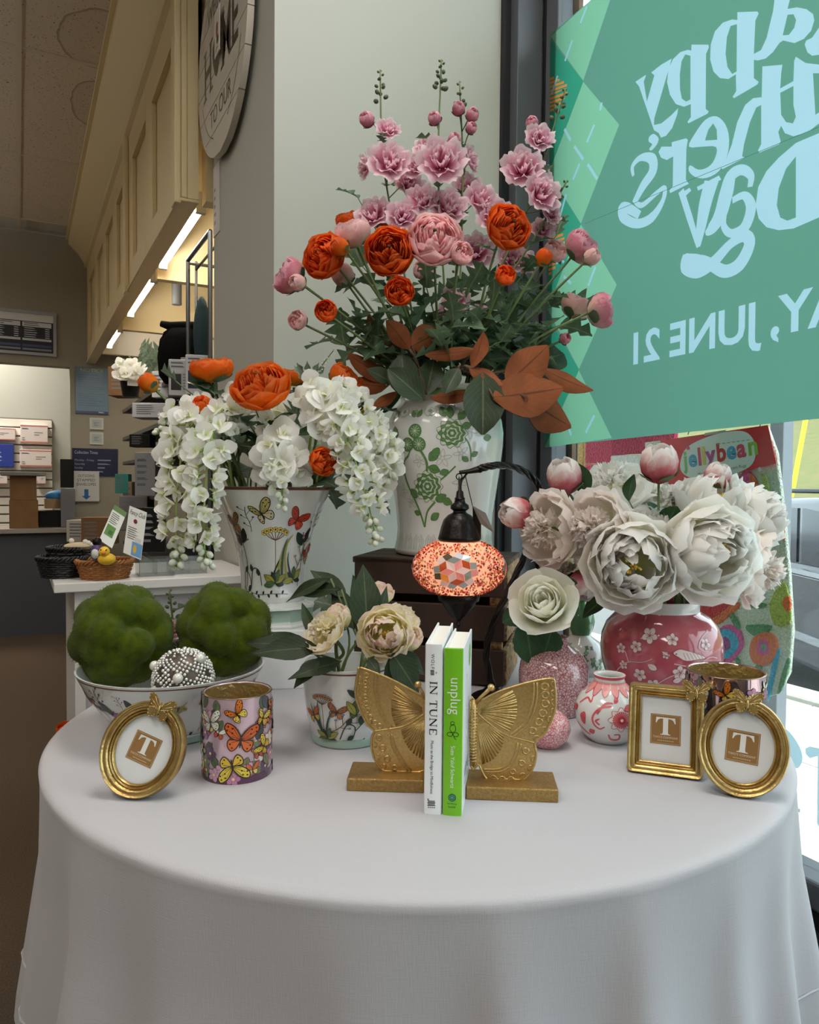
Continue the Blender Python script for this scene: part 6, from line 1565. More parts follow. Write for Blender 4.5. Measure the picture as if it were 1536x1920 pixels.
def stem_mesh(root, Ri, pts, r0, r1, mt=None, extra=(), n=6):
    P = spline(pts, 6); m = MB(); N_ = len(P)
    m.tube([Ri @ p for p in P], [r0 + (r1 - r0) * i / (N_ - 1) for i in range(N_)], n)
    for q in extra: m.tube([Ri @ Vector(p) for p in q], r1 * .8, 5)
    m.build('stem', mt or greenf, root, smooth=180)
    return P

# ---- petal materials
PET = {
 'orange': petal_mat('petal_orange', (252, 204, 80), (252, 150, 36), (248, 110, 18), .50, .14, rim=.22),
 'orange2': petal_mat('petal_orange_deep', (248, 170, 60), (247, 130, 32), (238, 92, 16), .48, .16, rim=.20),
 'pink': petal_mat('petal_pink', (250, 240, 212), (252, 216, 206), (246, 188, 190), .48, .08),
 'rosepink': petal_mat('petal_rose_pink', (250, 230, 210), (240, 186, 190), (224, 136, 158), .46, .10),
 'blush': petal_mat('petal_blush', (250, 238, 212), (250, 226, 214), (244, 196, 194), .46, .08),
 'carn': petal_mat('petal_mallow', (192, 70, 118), (228, 150, 180), (242, 202, 214), .48, .10, p1=.5),
 'carnbud': petal_mat('petal_mallow_bud', (206, 106, 138), (228, 140, 168), (238, 172, 188), .42, .1),
 'white': petal_mat('petal_white', (232, 236, 186), (250, 249, 243), (252, 251, 247), .46, .05),
 'ivory': petal_mat('petal_ivory', (238, 238, 180), (252, 249, 236), (253, 250, 246), .50, .04),
 'peonypink': petal_mat('petal_peony_blush', (250, 240, 216), (253, 249, 240), (250, 238, 232), .50, .05),
 'peonybud': petal_mat('petal_peony_bud', (150, 38, 60), (222, 118, 128), (250, 240, 236), .34, .05, p1=.52),
 'cream': petal_mat('petal_cream', (238, 228, 146), (250, 243, 204), (252, 240, 214), .48, .06),
 'creampink': petal_mat('petal_cream_pink', (240, 230, 150), (254, 250, 214), (251, 222, 208), .50, .06, p1=.80),
 'rosewhite': petal_mat('petal_rose_white', (222, 228, 164), (246, 246, 222), (249, 249, 238), .50, .05),
}
def flower(mouth, rim, low, px, py, d, rpx, ax, kind, col, label, group, cat='flower', name='ranunculus', sep=0, leaves=2, lk='lobed', ll=.05, squash=1.0, bendy=.5, r0=.0030, foot=None, sepm=None):
    c = at_d(px, py, d); r = rpx * d / FPX; axis = face_dir(*ax)
    mc_ = Vector(mouth); off = (c - mc_); off.z = 0
    off = off.normalized() * min(rim * .75, off.length) if off.length > 1e-4 else off
    base = foot or (mc_ + off * .35 + Vector((fr.uniform(-.008, .008), fr.uniform(-.008, .008), -low)))
    e, Ri = droot(name, base, label, cat, group)
    end = c - axis * r * .72
    mouthp = mc_ + off * .9 + Vector((0, 0, -.004)) if foot is None else base + Vector((0, 0, .03))
    mid = mouthp.lerp(end, .55) + Vector((0, 0, .02)) * bendy - axis * .02
    P = stem_mesh(e, Ri, [base, mouthp, mid, end], r0, r0 * .8)
    put_bloom(kind, col, PET[col], e, Ri, c, axis, r, sepals=sep, squash=squash, sepal_mat=sepm)
    for k in range(leaves):
        i = int(len(P) * (.45 + .40 * (k + fr.random()) / max(leaves, 1))); p = P[min(i, len(P) - 2)]
        dr = (Vector((fr.uniform(-1, 1), fr.uniform(-1, 1), fr.uniform(-.1, .8)))).normalized()
        leaf_at(e, Ri, lk, p, p + dr * ll * fr.uniform(.7, 1.2), 1.0, Vector((fr.uniform(-.5, .5), fr.uniform(-.5, .5), 1)))
    return e

# ------------------------------------------------------------------ the big arrangement on the crate
JM = jc + Vector((0, 0, .343)); JD = 1.585
gO, gP = 'orange ranunculus in the green jar', 'pink ranunculus in the green jar'
for px, py, rp, dd, ax, kind, col, lab in (
    (731, 471, 46, -.16, (-.05, .05), 'ran', 'orange2', 'wide open orange ranunculus facing front, above the small orange one in the green jar'),
    (607, 479, 43, -.10, (-.55, .10), 'ran', 'orange2', 'open orange ranunculus at the left of the green jar bouquet, turned left'),
    (954, 425, 44, -.12, (.42, .15), 'ran', 'orange2', 'open orange ranunculus at the right of the big pink ranunculus'),
    (749, 546, 27, -.17, (.05, .0), 'ran', 'orange2', 'small open orange ranunculus below the large front one'),
    (611, 583, 23, -.15, (-.1, .15), 'half', 'orange2', 'small orange ranunculus low on the left of the green jar bouquet'),
    (948, 516, 21, -.15, (.15, .3), 'half', 'orange2', 'small orange ranunculus below the right orange bloom'),
    (1020, 482, 19, -.10, (.5, .8, .5), 'bud', 'orange2', 'orange ranunculus bud with green calyx near the window frame'),
    (637, 463, 21, -.14, (-.6, .3, .3), 'bud', 'orange2', 'orange ranunculus bud beside the left open bloom'),
    (718, 413, 21, .02, (.1, .9, .3), 'bud', 'orange2', 'orange ranunculus peeking over the large front one'),
    (655, 412, 28, .04, (-.2, .8, .4), 'half', 'orange2', 'orange ranunculus behind the pale pink cup on the left')):
    flower(JM, .085, .16, px, py, JD + dd, rp, ax, kind, col, lab, gO, sep=4 if kind == 'bud' else 0, leaves=2)
for px, py, rp, dd, ax, kind, col, lab in (
    (815, 448, 52, -.16, (0, .28), 'ran', 'pink', 'big open pink ranunculus in the middle of the green jar bouquet'),
    (866, 475, 24, -.17, (.3, .25), 'half', 'pink', 'small pink ranunculus tucked under the big pink one'),
    (661, 434, 37, -.08, (-.25, .75, .5), 'half', 'blush', 'pale pink ranunculus cup above the left orange bloom'),
    (540, 517, 37, -.06, (-.75, .35, .35), 'half', 'rosepink', 'rose pink ranunculus at the far left of the green jar bouquet'),
    (558, 530, 19, -.10, (-.45, .1, .5), 'bud', 'blush', 'white and pink bud in front of the far left pink ranunculus'),
    (558, 600, 20, -.08, (-.4, .2), 'half', 'blush', 'small blush ranunculus low at the far left against the wall'),
    (1093, 462, 37, -.05, (.55, .45, .5), 'half', 'rosepink', 'rose pink ranunculus at the upper right in front of the green poster'),
    (1110, 482, 19, -.09, (.6, .3, .6), 'bud', 'blush', 'small pink bud in front of the upper right pink ranunculus'),
    (1083, 573, 33, .0, (.4, .8, .2), 'half', 'blush', 'pale pink ranunculus at the right, behind the deep rose one'),
    (1129, 582, 35, -.08, (.95, .15, .1), 'half', 'rosepink', 'deep rose ranunculus turned right at the far right of the bouquet'),
    (643, 516, 26, -.02, (-.3, .5, .4), 'bud', 'blush', 'blush ranunculus bud behind the left open orange bloom'),
    (1060, 635, 13, -.02, (.5, .2), 'bud', 'rosepink', 'tiny pink bud low on the right of the bouquet'),
    (795, 505, 22, -.06, (0, .3), 'half', 'blush', 'blush ranunculus peeking out under the big pink one'),
    (1042, 470, 24, .02, (.3, .5), 'half', 'blush', 'blush ranunculus behind the orange bud near the window frame')):
    flower(JM, .085, .16, px, py, JD + dd, rp, ax, kind, col, lab, gP, sep=4 if kind == 'bud' else 3, leaves=2)
budm = mat('green_bud', (92, 102, 72), .7, var=((70, 84, 56), 80, .3))
_bud = MB().sphere((0, 0, 0), 1, 8, 6, sc=(.8, .8, 1)).mesh('bud', budm, 180)
def stalk(top, dtop, blooms, label, low=.16, mids=(), topbuds=12, mouth=JM, scale=1.0, lv=6, rim=.06, foot=None):
    tp = at_d(*top, dtop); off = tp - mouth; off.z = 0
    off = off.normalized() * min(rim, off.length)
    base = foot or (mouth + off * .4 + Vector((0, 0, -low))); e, Ri = droot('mallow_stalk', base, label, 'flower', 'pink mallow stalks')
    P0 = [base, mouth + off + Vector((0, 0, -.004))] if not foot else [base]
    P = spline(P0 + [Vector(x) for x in mids] + [tp], 12); ex = []
    def near(p): return min(P, key=lambda q: (q - p + Vector((0, 0, .03))).length)
    for px, py, rp, dd, ax, kind in blooms:
        c = at_d(px, py, dtop + dd); a = face_dir(*ax); r = rp * (1.14 if kind == 'carn' else 1.0) * (dtop + dd) / FPX
        n_ = near(c); ex.append([n_, (n_ + c) / 2 + Vector((0, 0, .004)), c - a * r * .3])
        put_bloom(kind, 'carn' if kind == 'carn' else 'carnbud', PET['carn' if kind == 'carn' else 'carnbud'], e, Ri, c, a, r, sepals=4 if kind == 'bud' else 0)
    stem_mesh(e, Ri, P0 + [Vector(x) for x in mids] + [tp], .0030 * scale, .0016 * scale, extra=ex)
    d = (P[-1] - P[-6]).normalized()
    for k in range(topbuds):
        t = k / max(topbuds - 1, 1); p = tp - d * (.062 * scale * t); a = k * 2.4; s = (.0026 + .0036 * t) * scale
        o = d.orthogonal().normalized(); o = o * cos(a) + d.cross(o) * sin(a)
        link('bud', _bud, e, Ri @ T(p + o * (.004 + .008 * t) * scale) @ aim(o + d * .6) @ SC(s))
    for k in range(lv):
        i = int(len(P) * (.35 + .55 * k / max(lv, 1))); p = P[min(i, len(P) - 1)]; a = fr.uniform(0, 6.3)
        dr = Vector((cos(a), sin(a), fr.uniform(.2, .9))).normalized()
        leaf_at(e, Ri, 'lobed', p, p + dr * .05 * scale * fr.uniform(.7, 1.1), .7, Vector((0, 0, 1)))
    return e
stalk((713, 131), JD, [(688, 224, 17, -.01, (-.5, .5), 'bud'), (728, 240, 21, -.02, (.2, .4), 'carn'), (730, 300, 36, -.04, (.1, .25), 'carn'), (682, 312, 20, .0, (-.8, -.1, .4), 'carn'), (700, 398, 31, -.02, (-.3, .4), 'carn'), (768, 340, 27, .03, (.3, .3), 'carn'), (755, 402, 28, -.04, (0, .3), 'carn')], 'tall pink mallow stalk with green bud tip at the left of the bouquet', mids=[at_d(775, 600, JD), at_d(722, 330, JD)])
stalk((828, 112), JD - .03, [(829, 298, 41, -.05, (0, .15), 'carn'), (800, 270, 24, .03, (-.4, .6), 'carn'), (852, 262, 15, .02, (.4, .5), 'bud'), (815, 222, 15, .0, (-.4, .5), 'bud'), (790, 372, 30, .0, (-.2, .4), 'carn'), (842, 385, 33, .0, (.2, .3), 'carn'), (780, 308, 24, .02, (-.5, .2), 'carn'), (760, 420, 28, .03, (0, .3), 'carn')], 'tallest pink mallow stalk in the middle of the bouquet', mids=[at_d(835, 600, JD - .02), at_d(822, 330, JD - .03)], topbuds=16)
stalk((862, 152), JD + .03, [(860, 204, 15, -.02, (.1, .6), 'bud'), (886, 215, 15, -.02, (.4, .4), 'bud'), (884, 240, 13, -.02, (.5, .2), 'bud'), (886, 298, 23, .0, (.8, .1, .4), 'carn'), (905, 372, 31, -.02, (.4, .3), 'carn'), (880, 350, 27, .02, (.2, .3), 'carn'), (893, 470, 33, .0, (.1, .2), 'carn')], 'pink mallow stalk with small buds behind the tallest one', mids=[at_d(860, 600, JD), at_d(868, 340, JD + .03)], topbuds=9)
stalk((1061, 166), JD - .02, [(998, 231, 15, .02, (-.4, .5), 'bud'), (1013, 256, 25, -.01, (.1, .2), 'carn'), (980, 311, 35, -.02, (-.1, .2), 'carn'), (1020, 360, 33, -.03, (.4, .1), 'carn'), (1010, 325, 22, .02, (.2, .2), 'carn'), (1036, 400, 18, .0, (.5, .1), 'carn'), (930, 402, 33, .02, (0, .4), 'carn')], 'pink mallow stalk leaning right in front of the window frame', mids=[at_d(890, 610, JD), at_d(985, 400, JD - .01)])
stalk((1064, 338), JD + .01, [(1018, 430, 20, .0, (.2, .2), 'carn'), (962, 482, 27, .02, (.1, .3), 'carn'), (985, 490, 22, .03, (.2, .2), 'carn'), (1030, 425, 17, .02, (.4, .4), 'bud')], 'short mallow stalk with dark bud tip beside the right pink blooms', mids=[at_d(900, 610, JD), at_d(1000, 450, JD)], topbuds=10)
stalk((855, 500), JD + .05, [(855, 560, 24, -.10, (.1, .1), 'carn'), (905, 590, 20, -.02, (.3, .1), 'carn'), (835, 590, 20, -.02, (-.2, .1), 'carn')], 'low pink mallow stalk deep among the leaves of the bouquet', mids=[at_d(850, 640, JD)], topbuds=5)
# filler greenery
REFS = [(731, 471, 'front orange bloom'), (607, 479, 'left orange bloom'), (954, 425, 'right orange bloom'), (749, 546, 'small front orange bloom'), (611, 583, 'low left orange bloom'), (948, 516, 'small right orange bloom'), (815, 448, 'big pink bloom'), (661, 434, 'pale pink cup'), (540, 517, 'far left pink bloom'), (1093, 462, 'upper right pink bloom'), (1129, 582, 'far right rose bloom'), (740, 630, 'upright brown leaf'), (912, 660, 'folded brown leaf'), (980, 685, 'oval brown leaf'), (829, 298, 'top centre mallow bloom'),
        (397, 690, 'upper left orange bloom'), (490, 722, 'largest orange bloom'), (650, 712, 'upper right orange bloom'), (380, 761, 'orange bud'), (278, 718, 'far left orange bud'), (606, 865, 'low orange bloom'), (525, 840, 'front white cluster'), (612, 745, 'round white cluster'), (706, 960, 'right white raceme'),
        (1187, 1058, 'front peony'), (1338, 1035, 'largest peony'), (1236, 868, 'highest peony bud'), (1058, 892, 'upper left peony bud'), (1112, 990, 'ruffled peony')]
USED = set()
def place_words(px, py):
    for x, y, n in sorted(REFS, key=lambda r: (r[0] - px) ** 2 + (r[1] - py) ** 2):
        dx, dy = px - x, py - y
        for w in ([('right of' if dx > 0 else 'left of'), ('below' if dy > 0 else 'above')] if abs(dx) > abs(dy) else [('below' if dy > 0 else 'above'), ('right of' if dx > 0 else 'left of')]):
            s = '%s the %s' % (w, n)
            if s not in USED: USED.add(s); return s
def greenery(mouth, spots, d, label, group, low=.14, kind='lobed', L_=.055, rim=.07, n=7, wid=1.0):
    for px, py, dd in spots:
        tp = at_d(px, py, d + dd); off = tp - mouth; off.z = 0; off = off.normalized() * min(rim, off.length)
        base = mouth + off * .4 + Vector((0, 0, -low)); e, Ri = droot('leafy_stem', base, label + ', ending ' + place_words(px, py), 'foliage', group)
        P = stem_mesh(e, Ri, [base, mouth + off, mouth.lerp(tp, .55) + Vector((0, 0, .012)), tp], .0022, .0012)
        for k in range(n):
            i = int((len(P) - 1) * (.42 + .58 * k / (n - 1))); p = P[i]; t = (P[min(i + 1, len(P) - 1)] - P[max(i - 1, 0)]).normalized()
            s = t.orthogonal().normalized(); a = k * 2.4 + fr.uniform(-.4, .4); s = s * cos(a) + t.cross(s) * sin(a)
            dr = (t * (.5 if k < n - 1 else 2) + s).normalized(); leaf_at(e, Ri, kind, p, p + dr * L_ * fr.uniform(.75, 1.2), wid, Vector((fr.uniform(-.6, .6), fr.uniform(-.6, .6), .8)))
greenery(JM, [(690, 620, -.05), (720, 560, .02), (770, 600, -.10), (800, 540, -.06), (850, 600, -.12), (880, 540, -.05), (920, 580, -.10), (960, 560, .0), (990, 610, -.06), (1020, 560, .03), (1050, 610, .0), (650, 600, .02), (740, 660, -.10), (830, 650, -.13), (940, 640, -.12), (1000, 660, -.04), (620, 640, .0), (680, 500, .06), (910, 480, .06), (1060, 560, .06)], JD,
         'dusty green filler stem in the green jar', 'filler stems in the green jar', n=8, L_=.062)
greenery(JM, [(672, 372, .06), (1045, 440, .05), (870, 330, .05)], JD, 'tall dusty leaf stem in the green jar', 'tall leaf stems in the green jar', n=7, L_=.05)
# magnolia sprays
def spray(label, base_px, leaves, d):
    base = JM + Vector((0, 0, -.14)); e, Ri = droot('magnolia_spray', base, label, 'foliage', 'magnolia sprays in the green jar')
    hub = at_d(*base_px, d); ex = []
    for kind, b, t, w, db, dt, hint in leaves:
        B_, T_ = at_d(*b, db), at_d(*t, dt); ex.append([hub, hub.lerp(B_, .6) + Vector((0, 0, .004)), B_])
        leaf_at(e, Ri, kind, B_, T_, w, face_dir(*hint))
    stem_mesh(e, Ri, [base, JM + (hub - JM) * .3 + Vector((0, 0, .01)), hub], .0038, .003, mat('magnolia_twig', (98, 76, 54), .8), extra=ex)
spray('magnolia spray with brown leaves spreading right over the jar rim', (900, 705), [
    ('mag_b', (950, 720), (1025, 655), 1.25, 1.44, 1.46, (0, .3)), ('mag_b', (925, 745), (1045, 735), 1.15, 1.40, 1.46, (0, .2)), ('mag_b', (985, 745), (1058, 800), 1.1, 1.42, 1.50, (.2, .1)),
    ('mag_b', (1015, 690), (1102, 738), .65, 1.50, 1.55, (.2, .4)), ('mag_g', (905, 700), (908, 812), 1.15, 1.42, 1.40, (.1, .2)), ('mag_g', (985, 690), (1062, 655), 1.1, 1.55, 1.62, (0, .4)), ('mag_b', (890, 735), (810, 752), .7, 1.44, 1.46, (0, .5))], 1.45)
spray('magnolia spray with folded brown leaves at the centre of the jar rim', (862, 690), [
    ('mag_b', (885, 690), (912, 628), 1.0, 1.42, 1.44, (-.6, .1, .6)), ('mag_b', (880, 690), (940, 725), .9, 1.42, 1.42, (-.3, .4)), ('mag_b', (893, 655), (800, 672), .55, 1.44, 1.46, (0, .3)), ('mag_g', (860, 690), (835, 735), 1.0, 1.44, 1.42, (0, .4)), ('mag_g', (870, 700), (895, 660), 1.0, 1.50, 1.54, (0, .3))], 1.46)
spray('magnolia spray with an upright orange brown leaf left of centre', (785, 690), [
    ('mag_b', (768, 655), (728, 600), 1.1, 1.44, 1.44, (-.5, .2, .6)), ('mag_b', (772, 650), (820, 622), 1.4, 1.46, 1.50, (.3, -.2, .8)), ('mag_g', (760, 745), (752, 662), 1.2, 1.46, 1.46, (-.2, .3)), ('mag_g', (795, 750), (730, 690), 1.0, 1.44, 1.42, (-.3, .5)), ('mag_g', (800, 740), (815, 670), 1.0, 1.46, 1.48, (.1, .2))], 1.47)
spray('magnolia spray with dark brown leaves reaching left behind the white flowers', (745, 715), [
    ('mag_b', (735, 715), (655, 672), .7, 1.52, 1.56, (0, .4)), ('mag_b', (725, 725), (650, 720), .8, 1.52, 1.56, (0, .2)), ('mag_b', (745, 735), (700, 765), .8, 1.50, 1.50, (-.2, .2)), ('mag_b', (740, 690), (690, 600), .8, 1.62, 1.66, (.2, .2)), ('mag_g', (740, 720), (690, 690), .9, 1.48, 1.46, (-.2, .5))], 1.53)

# ------------------------------------------------------------------ fluted vase: orange ranunculus, white wisteria and stock
FM = fv + Vector((0, 0, .268)); FD = 1.50; gF = 'orange ranunculus in the fluted vase'
for px, py, rp, dd, ax, kind, lab, sq in (
    (397, 690, 43, -.02, (-.05, .95, .28), 'half', 'orange ranunculus seen from the side at the upper left of the fluted vase', .8),
    (490, 722, 56, -.14, (-.12, .62, .75), 'ran', 'largest orange ranunculus at the top of the fluted vase', .95),
    (650, 712, 38, .02, (.6, .6, .3), 'half', 'orange ranunculus at the upper right of the fluted vase', .9),
    (553, 705, 30, .06, (.1, .9, .2), 'half', 'orange ranunculus behind the white spike in the fluted vase', .8),
    (380, 761, 23, -.12, (-.1, .6, .7), 'bud', 'orange ranunculus bud below the upper left bloom of the fluted vase', 1),
    (278, 718, 22, -.02, (-.7, .7, .2), 'bud', 'orange bud with broad green calyx at the far left of the fluted vase', 1),
    (606, 865, 27, -.16, (.5, .15, .8), 'ran', 'orange ranunculus low among the right white clusters', 1),
    (672, 770, 14, -.02, (.5, .4), 'bud', 'small orange bud peeking out right of the white flowers', 1)):
    flower(FM, .09, .15, px, py, FD + dd, rp, ax, kind, 'orange', lab, gF, sep=4 if kind in ('bud', 'half') else 0, leaves=2, lk='grey', ll=.06, squash=sq, r0=.0034)
# wisteria florets
def flat_petal(mb, L_, W_, bend, M, mi=0, cup=.15):
    vs = []; uv = []; nu, nv = 4, 4
    for j in range(nv + 1):
        v = j / nv; w = W_ * max(.10, sin(pi * min(1, v * .86 + .10)) ** .7)
        for i in range(nu + 1):
            u = -1 + 2 * i / nu; vs.append((u * w, bend * v * v - cup * u * u * w, v * L_)); uv.append(((u + 1) / 2, v))
    mb.add(vs, [(j * (nu + 1) + i, j * (nu + 1) + i + 1, (j + 1) * (nu + 1) + i + 1, (j + 1) * (nu + 1) + i) for j in range(nv) for i in range(nu)], mi, M, uv)
def floret_mesh(seed):
    m = MB(); q = random.Random(seed)      # opens along +Z
    for a, t, L_, W_ in ((0, 50, 1.0, .62), (180, 62, .75, .36), (110, 58, .8, .34), (250, 58, .8, .34), (60, 20, .6, .25)):
        flat_petal(m, L_, W_, .18, Matrix.Rotation(radians(a + q.uniform(-15, 15)), 4, 'Z') @ Matrix.Rotation(radians(t + q.uniform(-10, 10)), 4, 'X'))
    m.tube([(0, 0, -.5), (0, 0, 0)], [.05, .12], 5, 1)
    return m.mesh('floret', [PET['white'], mat('floret_calyx', (150, 176, 96), .6, transl=.2)], 180, fix=False)
FLO = [floret_mesh(i) for i in range(4)]
def wbud():
    m = MB(); m.sphere((0, 0, .45), .5, 8, 6, 0, sc=(.8, .8, 1)); m.tube([(0, 0, -.4), (0, 0, .1)], [.06, .25], 6, 1); return m.mesh('flower_bud', [mat('white_bud', (236, 238, 222), .6, transl=.25), mat('floret_calyx', (150, 176, 96))], 180)
WBUD = wbud()
def raceme(path, label, n, wpx, buds=7, size=25, group='white wisteria racemes', head=.55):
    pts = [at_d(x, y, k) for x, y, k in path]; d0 = path[0][2]
    off = pts[0] - FM; off.z = 0; off = off.normalized() * min(.085, off.length); base = FM + off * .4 + Vector((0, 0, -.14))
    e, Ri = droot('wisteria_raceme', base, label, 'flower', group)
    P = spline(pts, 10); N_ = len(P)
    stem_mesh(e, Ri, [base, FM + off] + pts, .0028, .0014, mat('wisteria_stem', (150, 172, 92), .6))
    for k in range(n):
        t = (k + .3) / n; p = P[int(t * (N_ - 1))]; tg_ = (P[min(int(t * (N_ - 1)) + 1, N_ - 1)] - P[max(int(t * (N_ - 1)) - 1, 0)]).normalized()
        s = tg_.orthogonal().normalized(); a = k * 2.4 + fr.uniform(-.4, .4); s = s * cos(a) + tg_.cross(s) * sin(a)
        if s.dot(CF) > .5: s = s - CF * 1.3 * s.dot(CF)
        w = wpx * d0 / FPX * (1 - .45 * t); bud = t > 1 - buds / n
        r = (size * (1 - .35 * t) if not bud else size * .50) * d0 / FPX
        ax_ = (s + tg_ * (.35 if not bud else 1.0)).normalized()
        link('flower_bud' if bud else 'floret', WBUD if bud else fr.choice(FLO), e, Ri @ T(p + s * w * (.5 if bud else fr.uniform(.65, 1.0)) * (1 if not bud else .55)) @ aim(ax_, fr.uniform(0, 6)) @ SC(r))
raceme([(395, 775, 1.44), (350, 815, 1.38), (335, 900, 1.35), (330, 990, 1.34), (336, 1065, 1.34)], 'long white wisteria raceme hanging farthest left over the counter', 54, 36, 9, 30)
raceme([(420, 770, 1.42), (395, 830, 1.34), (385, 920, 1.32), (382, 1000, 1.32), (388, 1062, 1.32)], 'long white wisteria raceme hanging in front at the left of the fluted vase', 50, 32, 8, 29)
raceme([(370, 770, 1.46), (325, 780, 1.42), (295, 815, 1.40)], 'short white raceme with round buds at the far left of the fluted vase', 22, 22, 8, 22)
raceme([(520, 800, 1.40), (520, 850, 1.36), (527, 900, 1.355), (532, 952, 1.355)], 'white raceme hanging over the front rim of the fluted vase', 26, 30, 6, 26)
raceme([(600, 735, 1.40), (640, 790, 1.36), (668, 870, 1.35), (692, 950, 1.35), (706, 1018, 1.35)], 'long white wisteria raceme arching right past the green jar', 56, 38, 11, 28)
raceme([(625, 740, 1.46), (690, 790, 1.44), (722, 850, 1.43), (733, 905, 1.43)], 'white raceme at the right of the fluted vase touching the green jar', 36, 32, 5, 28)
# large white stock blooms
def wbig(seed):
    m = MB(); q = random.Random(seed)
    for k in range(4): flat_petal(m, 1.0, .62, .12, Matrix.Rotation(k * pi / 2 + q.uniform(-.15, .15), 4, 'Z') @ Matrix.Rotation(radians(q.uniform(58, 80)), 4, 'X'))
    for k in range(3): flat_petal(m, .5, .30, .1, Matrix.Rotation(k * 2.1 + .4, 4, 'Z') @ Matrix.Rotation(radians(40), 4, 'X'))
    return m.mesh('floret', [PET['white']], 180, fix=False)
WB = [wbig(i) for i in range(3)]
def stock(c, spots, label):
    cc = at_d(*c); off = cc - FM; off.z = 0; off = off.normalized() * min(.08, off.length); base = FM + off * .4 + Vector((0, 0, -.14))
    e, Ri = droot('white_stock', base, label, 'flower', 'white stock blooms')
    ex = []
    for px, py, k, rp, ax in spots:
        p = at_d(px, py, k); a = face_dir(*ax); link('floret', fr.choice(WB), e, Ri @ T(p) @ aim(a, fr.uniform(0, 6)) @ SC(rp * k / FPX)); ex.append([cc, p - a * .004])
    stem_mesh(e, Ri, [base, FM + off, cc], .0032, .0024, extra=ex)
stock((605, 770, 1.42), [(612, 745, 1.36, 42, (-.1, .5)), (590, 772, 1.36, 34, (-.6, .2)), (640, 775, 1.36, 38, (.4, .3)), (605, 800, 1.36, 34, (0, .0)), (655, 800, 1.37, 32, (.5, 0)), (575, 745, 1.40, 30, (-.6, .5)), (650, 835, 1.36, 32, (.3, -.2))], 'white stock cluster with round petals at the upper right of the fluted vase')
stock((525, 835, 1.41), [(530, 815, 1.37, 36, (0, .5)), (505, 850, 1.36, 38, (-.5, .1)), (548, 850, 1.36, 36, (.4, .1)), (525, 870, 1.35, 38, (0, -.1)), (560, 885, 1.37, 30, (.5, -.2)), (495, 885, 1.38, 28, (-.5, -.2))], 'white stock cluster leaning over the front of the fluted vase')
stock((450, 790, 1.46), [(455, 770, 1.44, 30, (0, .6)), (520, 770, 1.46, 32, (.2, .5)), (485, 800, 1.46, 30, (0, .3)), (560, 800, 1.46, 32, (.2, .3)), (590, 830, 1.45, 34, (.3, .2)), (440, 740, 1.48, 26, (-.2, .6)), (550, 760, 1.48, 28, (.2, .6)), (425, 800, 1.44, 28, (-.3, .3))], 'white stock florets deep in the middle of the fluted vase')
stock((375, 790, 1.42), [(355, 780, 1.36, 28, (-.3, .5)), (395, 790, 1.36, 28, (.1, .4)), (330, 830, 1.36, 32, (-.5, .2)), (310, 850, 1.37, 30, (-.7, .2)), (365, 845, 1.34, 30, (0, .2)), (405, 850, 1.33, 28, (.3, .1))], 'white stock florets at the left above the hanging racemes')
stock((690, 830, 1.46), [(700, 800, 1.44, 30, (.4, .4)), (715, 840, 1.44, 34, (.6, .2)), (735, 870, 1.44, 30, (.8, 0)), (700, 880, 1.42, 34, (.4, 0)), (718, 910, 1.43, 28, (.6, -.2))], 'white stock florets at the far right of the fluted vase')
# white speedwell spike and leaves
b0 = FM + Vector((.03, .0, -.12)); e, Ri = droot('white_spike', b0, 'thin white flower spike pointing up right above the fluted vase', 'flower', 'white spikes')
tp = at_d(627, 655, 1.46); mp_ = at_d(580, 720, 1.47); P = stem_mesh(e, Ri, [b0, FM + Vector((.03, 0, 0)), at_d(560, 780, 1.47), mp_, tp], .002, .001)
for k in range(34):
    t = .76 + .24 * k / 34; p = P[int(t * (len(P) - 1))]; a = k * 2.4; dv = (tp - mp_).normalized(); o = dv.orthogonal().normalized(); o = o * cos(a) + dv.cross(o) * sin(a)
    s = .0044 * (1.15 - (t - .76) * 3); link('flower_bud', WBUD, e, Ri @ T(P[0].lerp(P[-1], 0) * 0 + mp_.lerp(tp, k / 34) + o * .003) @ aim(o + dv) @ SC(s))
for k in range(9):
    a = k * .7; leaf_at(e, Ri, 'grey', mp_, mp_ + Vector((cos(a) * .03, sin(a) * .03, .035)), .35, None)
greenery(FM, [(470, 800, -.06), (545, 800, -.04), (420, 745, -.02), (330, 715, .02), (620, 850, -.02), (700, 770, .02), (455, 830, -.1), (690, 920, -.02)], FD, 'grey green filler stem in the fluted vase', 'filler stems in the fluted vase', kind='grey', L_=.06, n=5, rim=.08)
greenery(FM, [(480, 770, -.08), (535, 745, -.02), (400, 740, -.04), (555, 810, -.10), (715, 775, .02), (640, 800, -.02)], FD, 'broad green leaf stem in the fluted vase', 'leaf stems in the fluted vase', kind='oval', L_=.065, n=4, rim=.08)

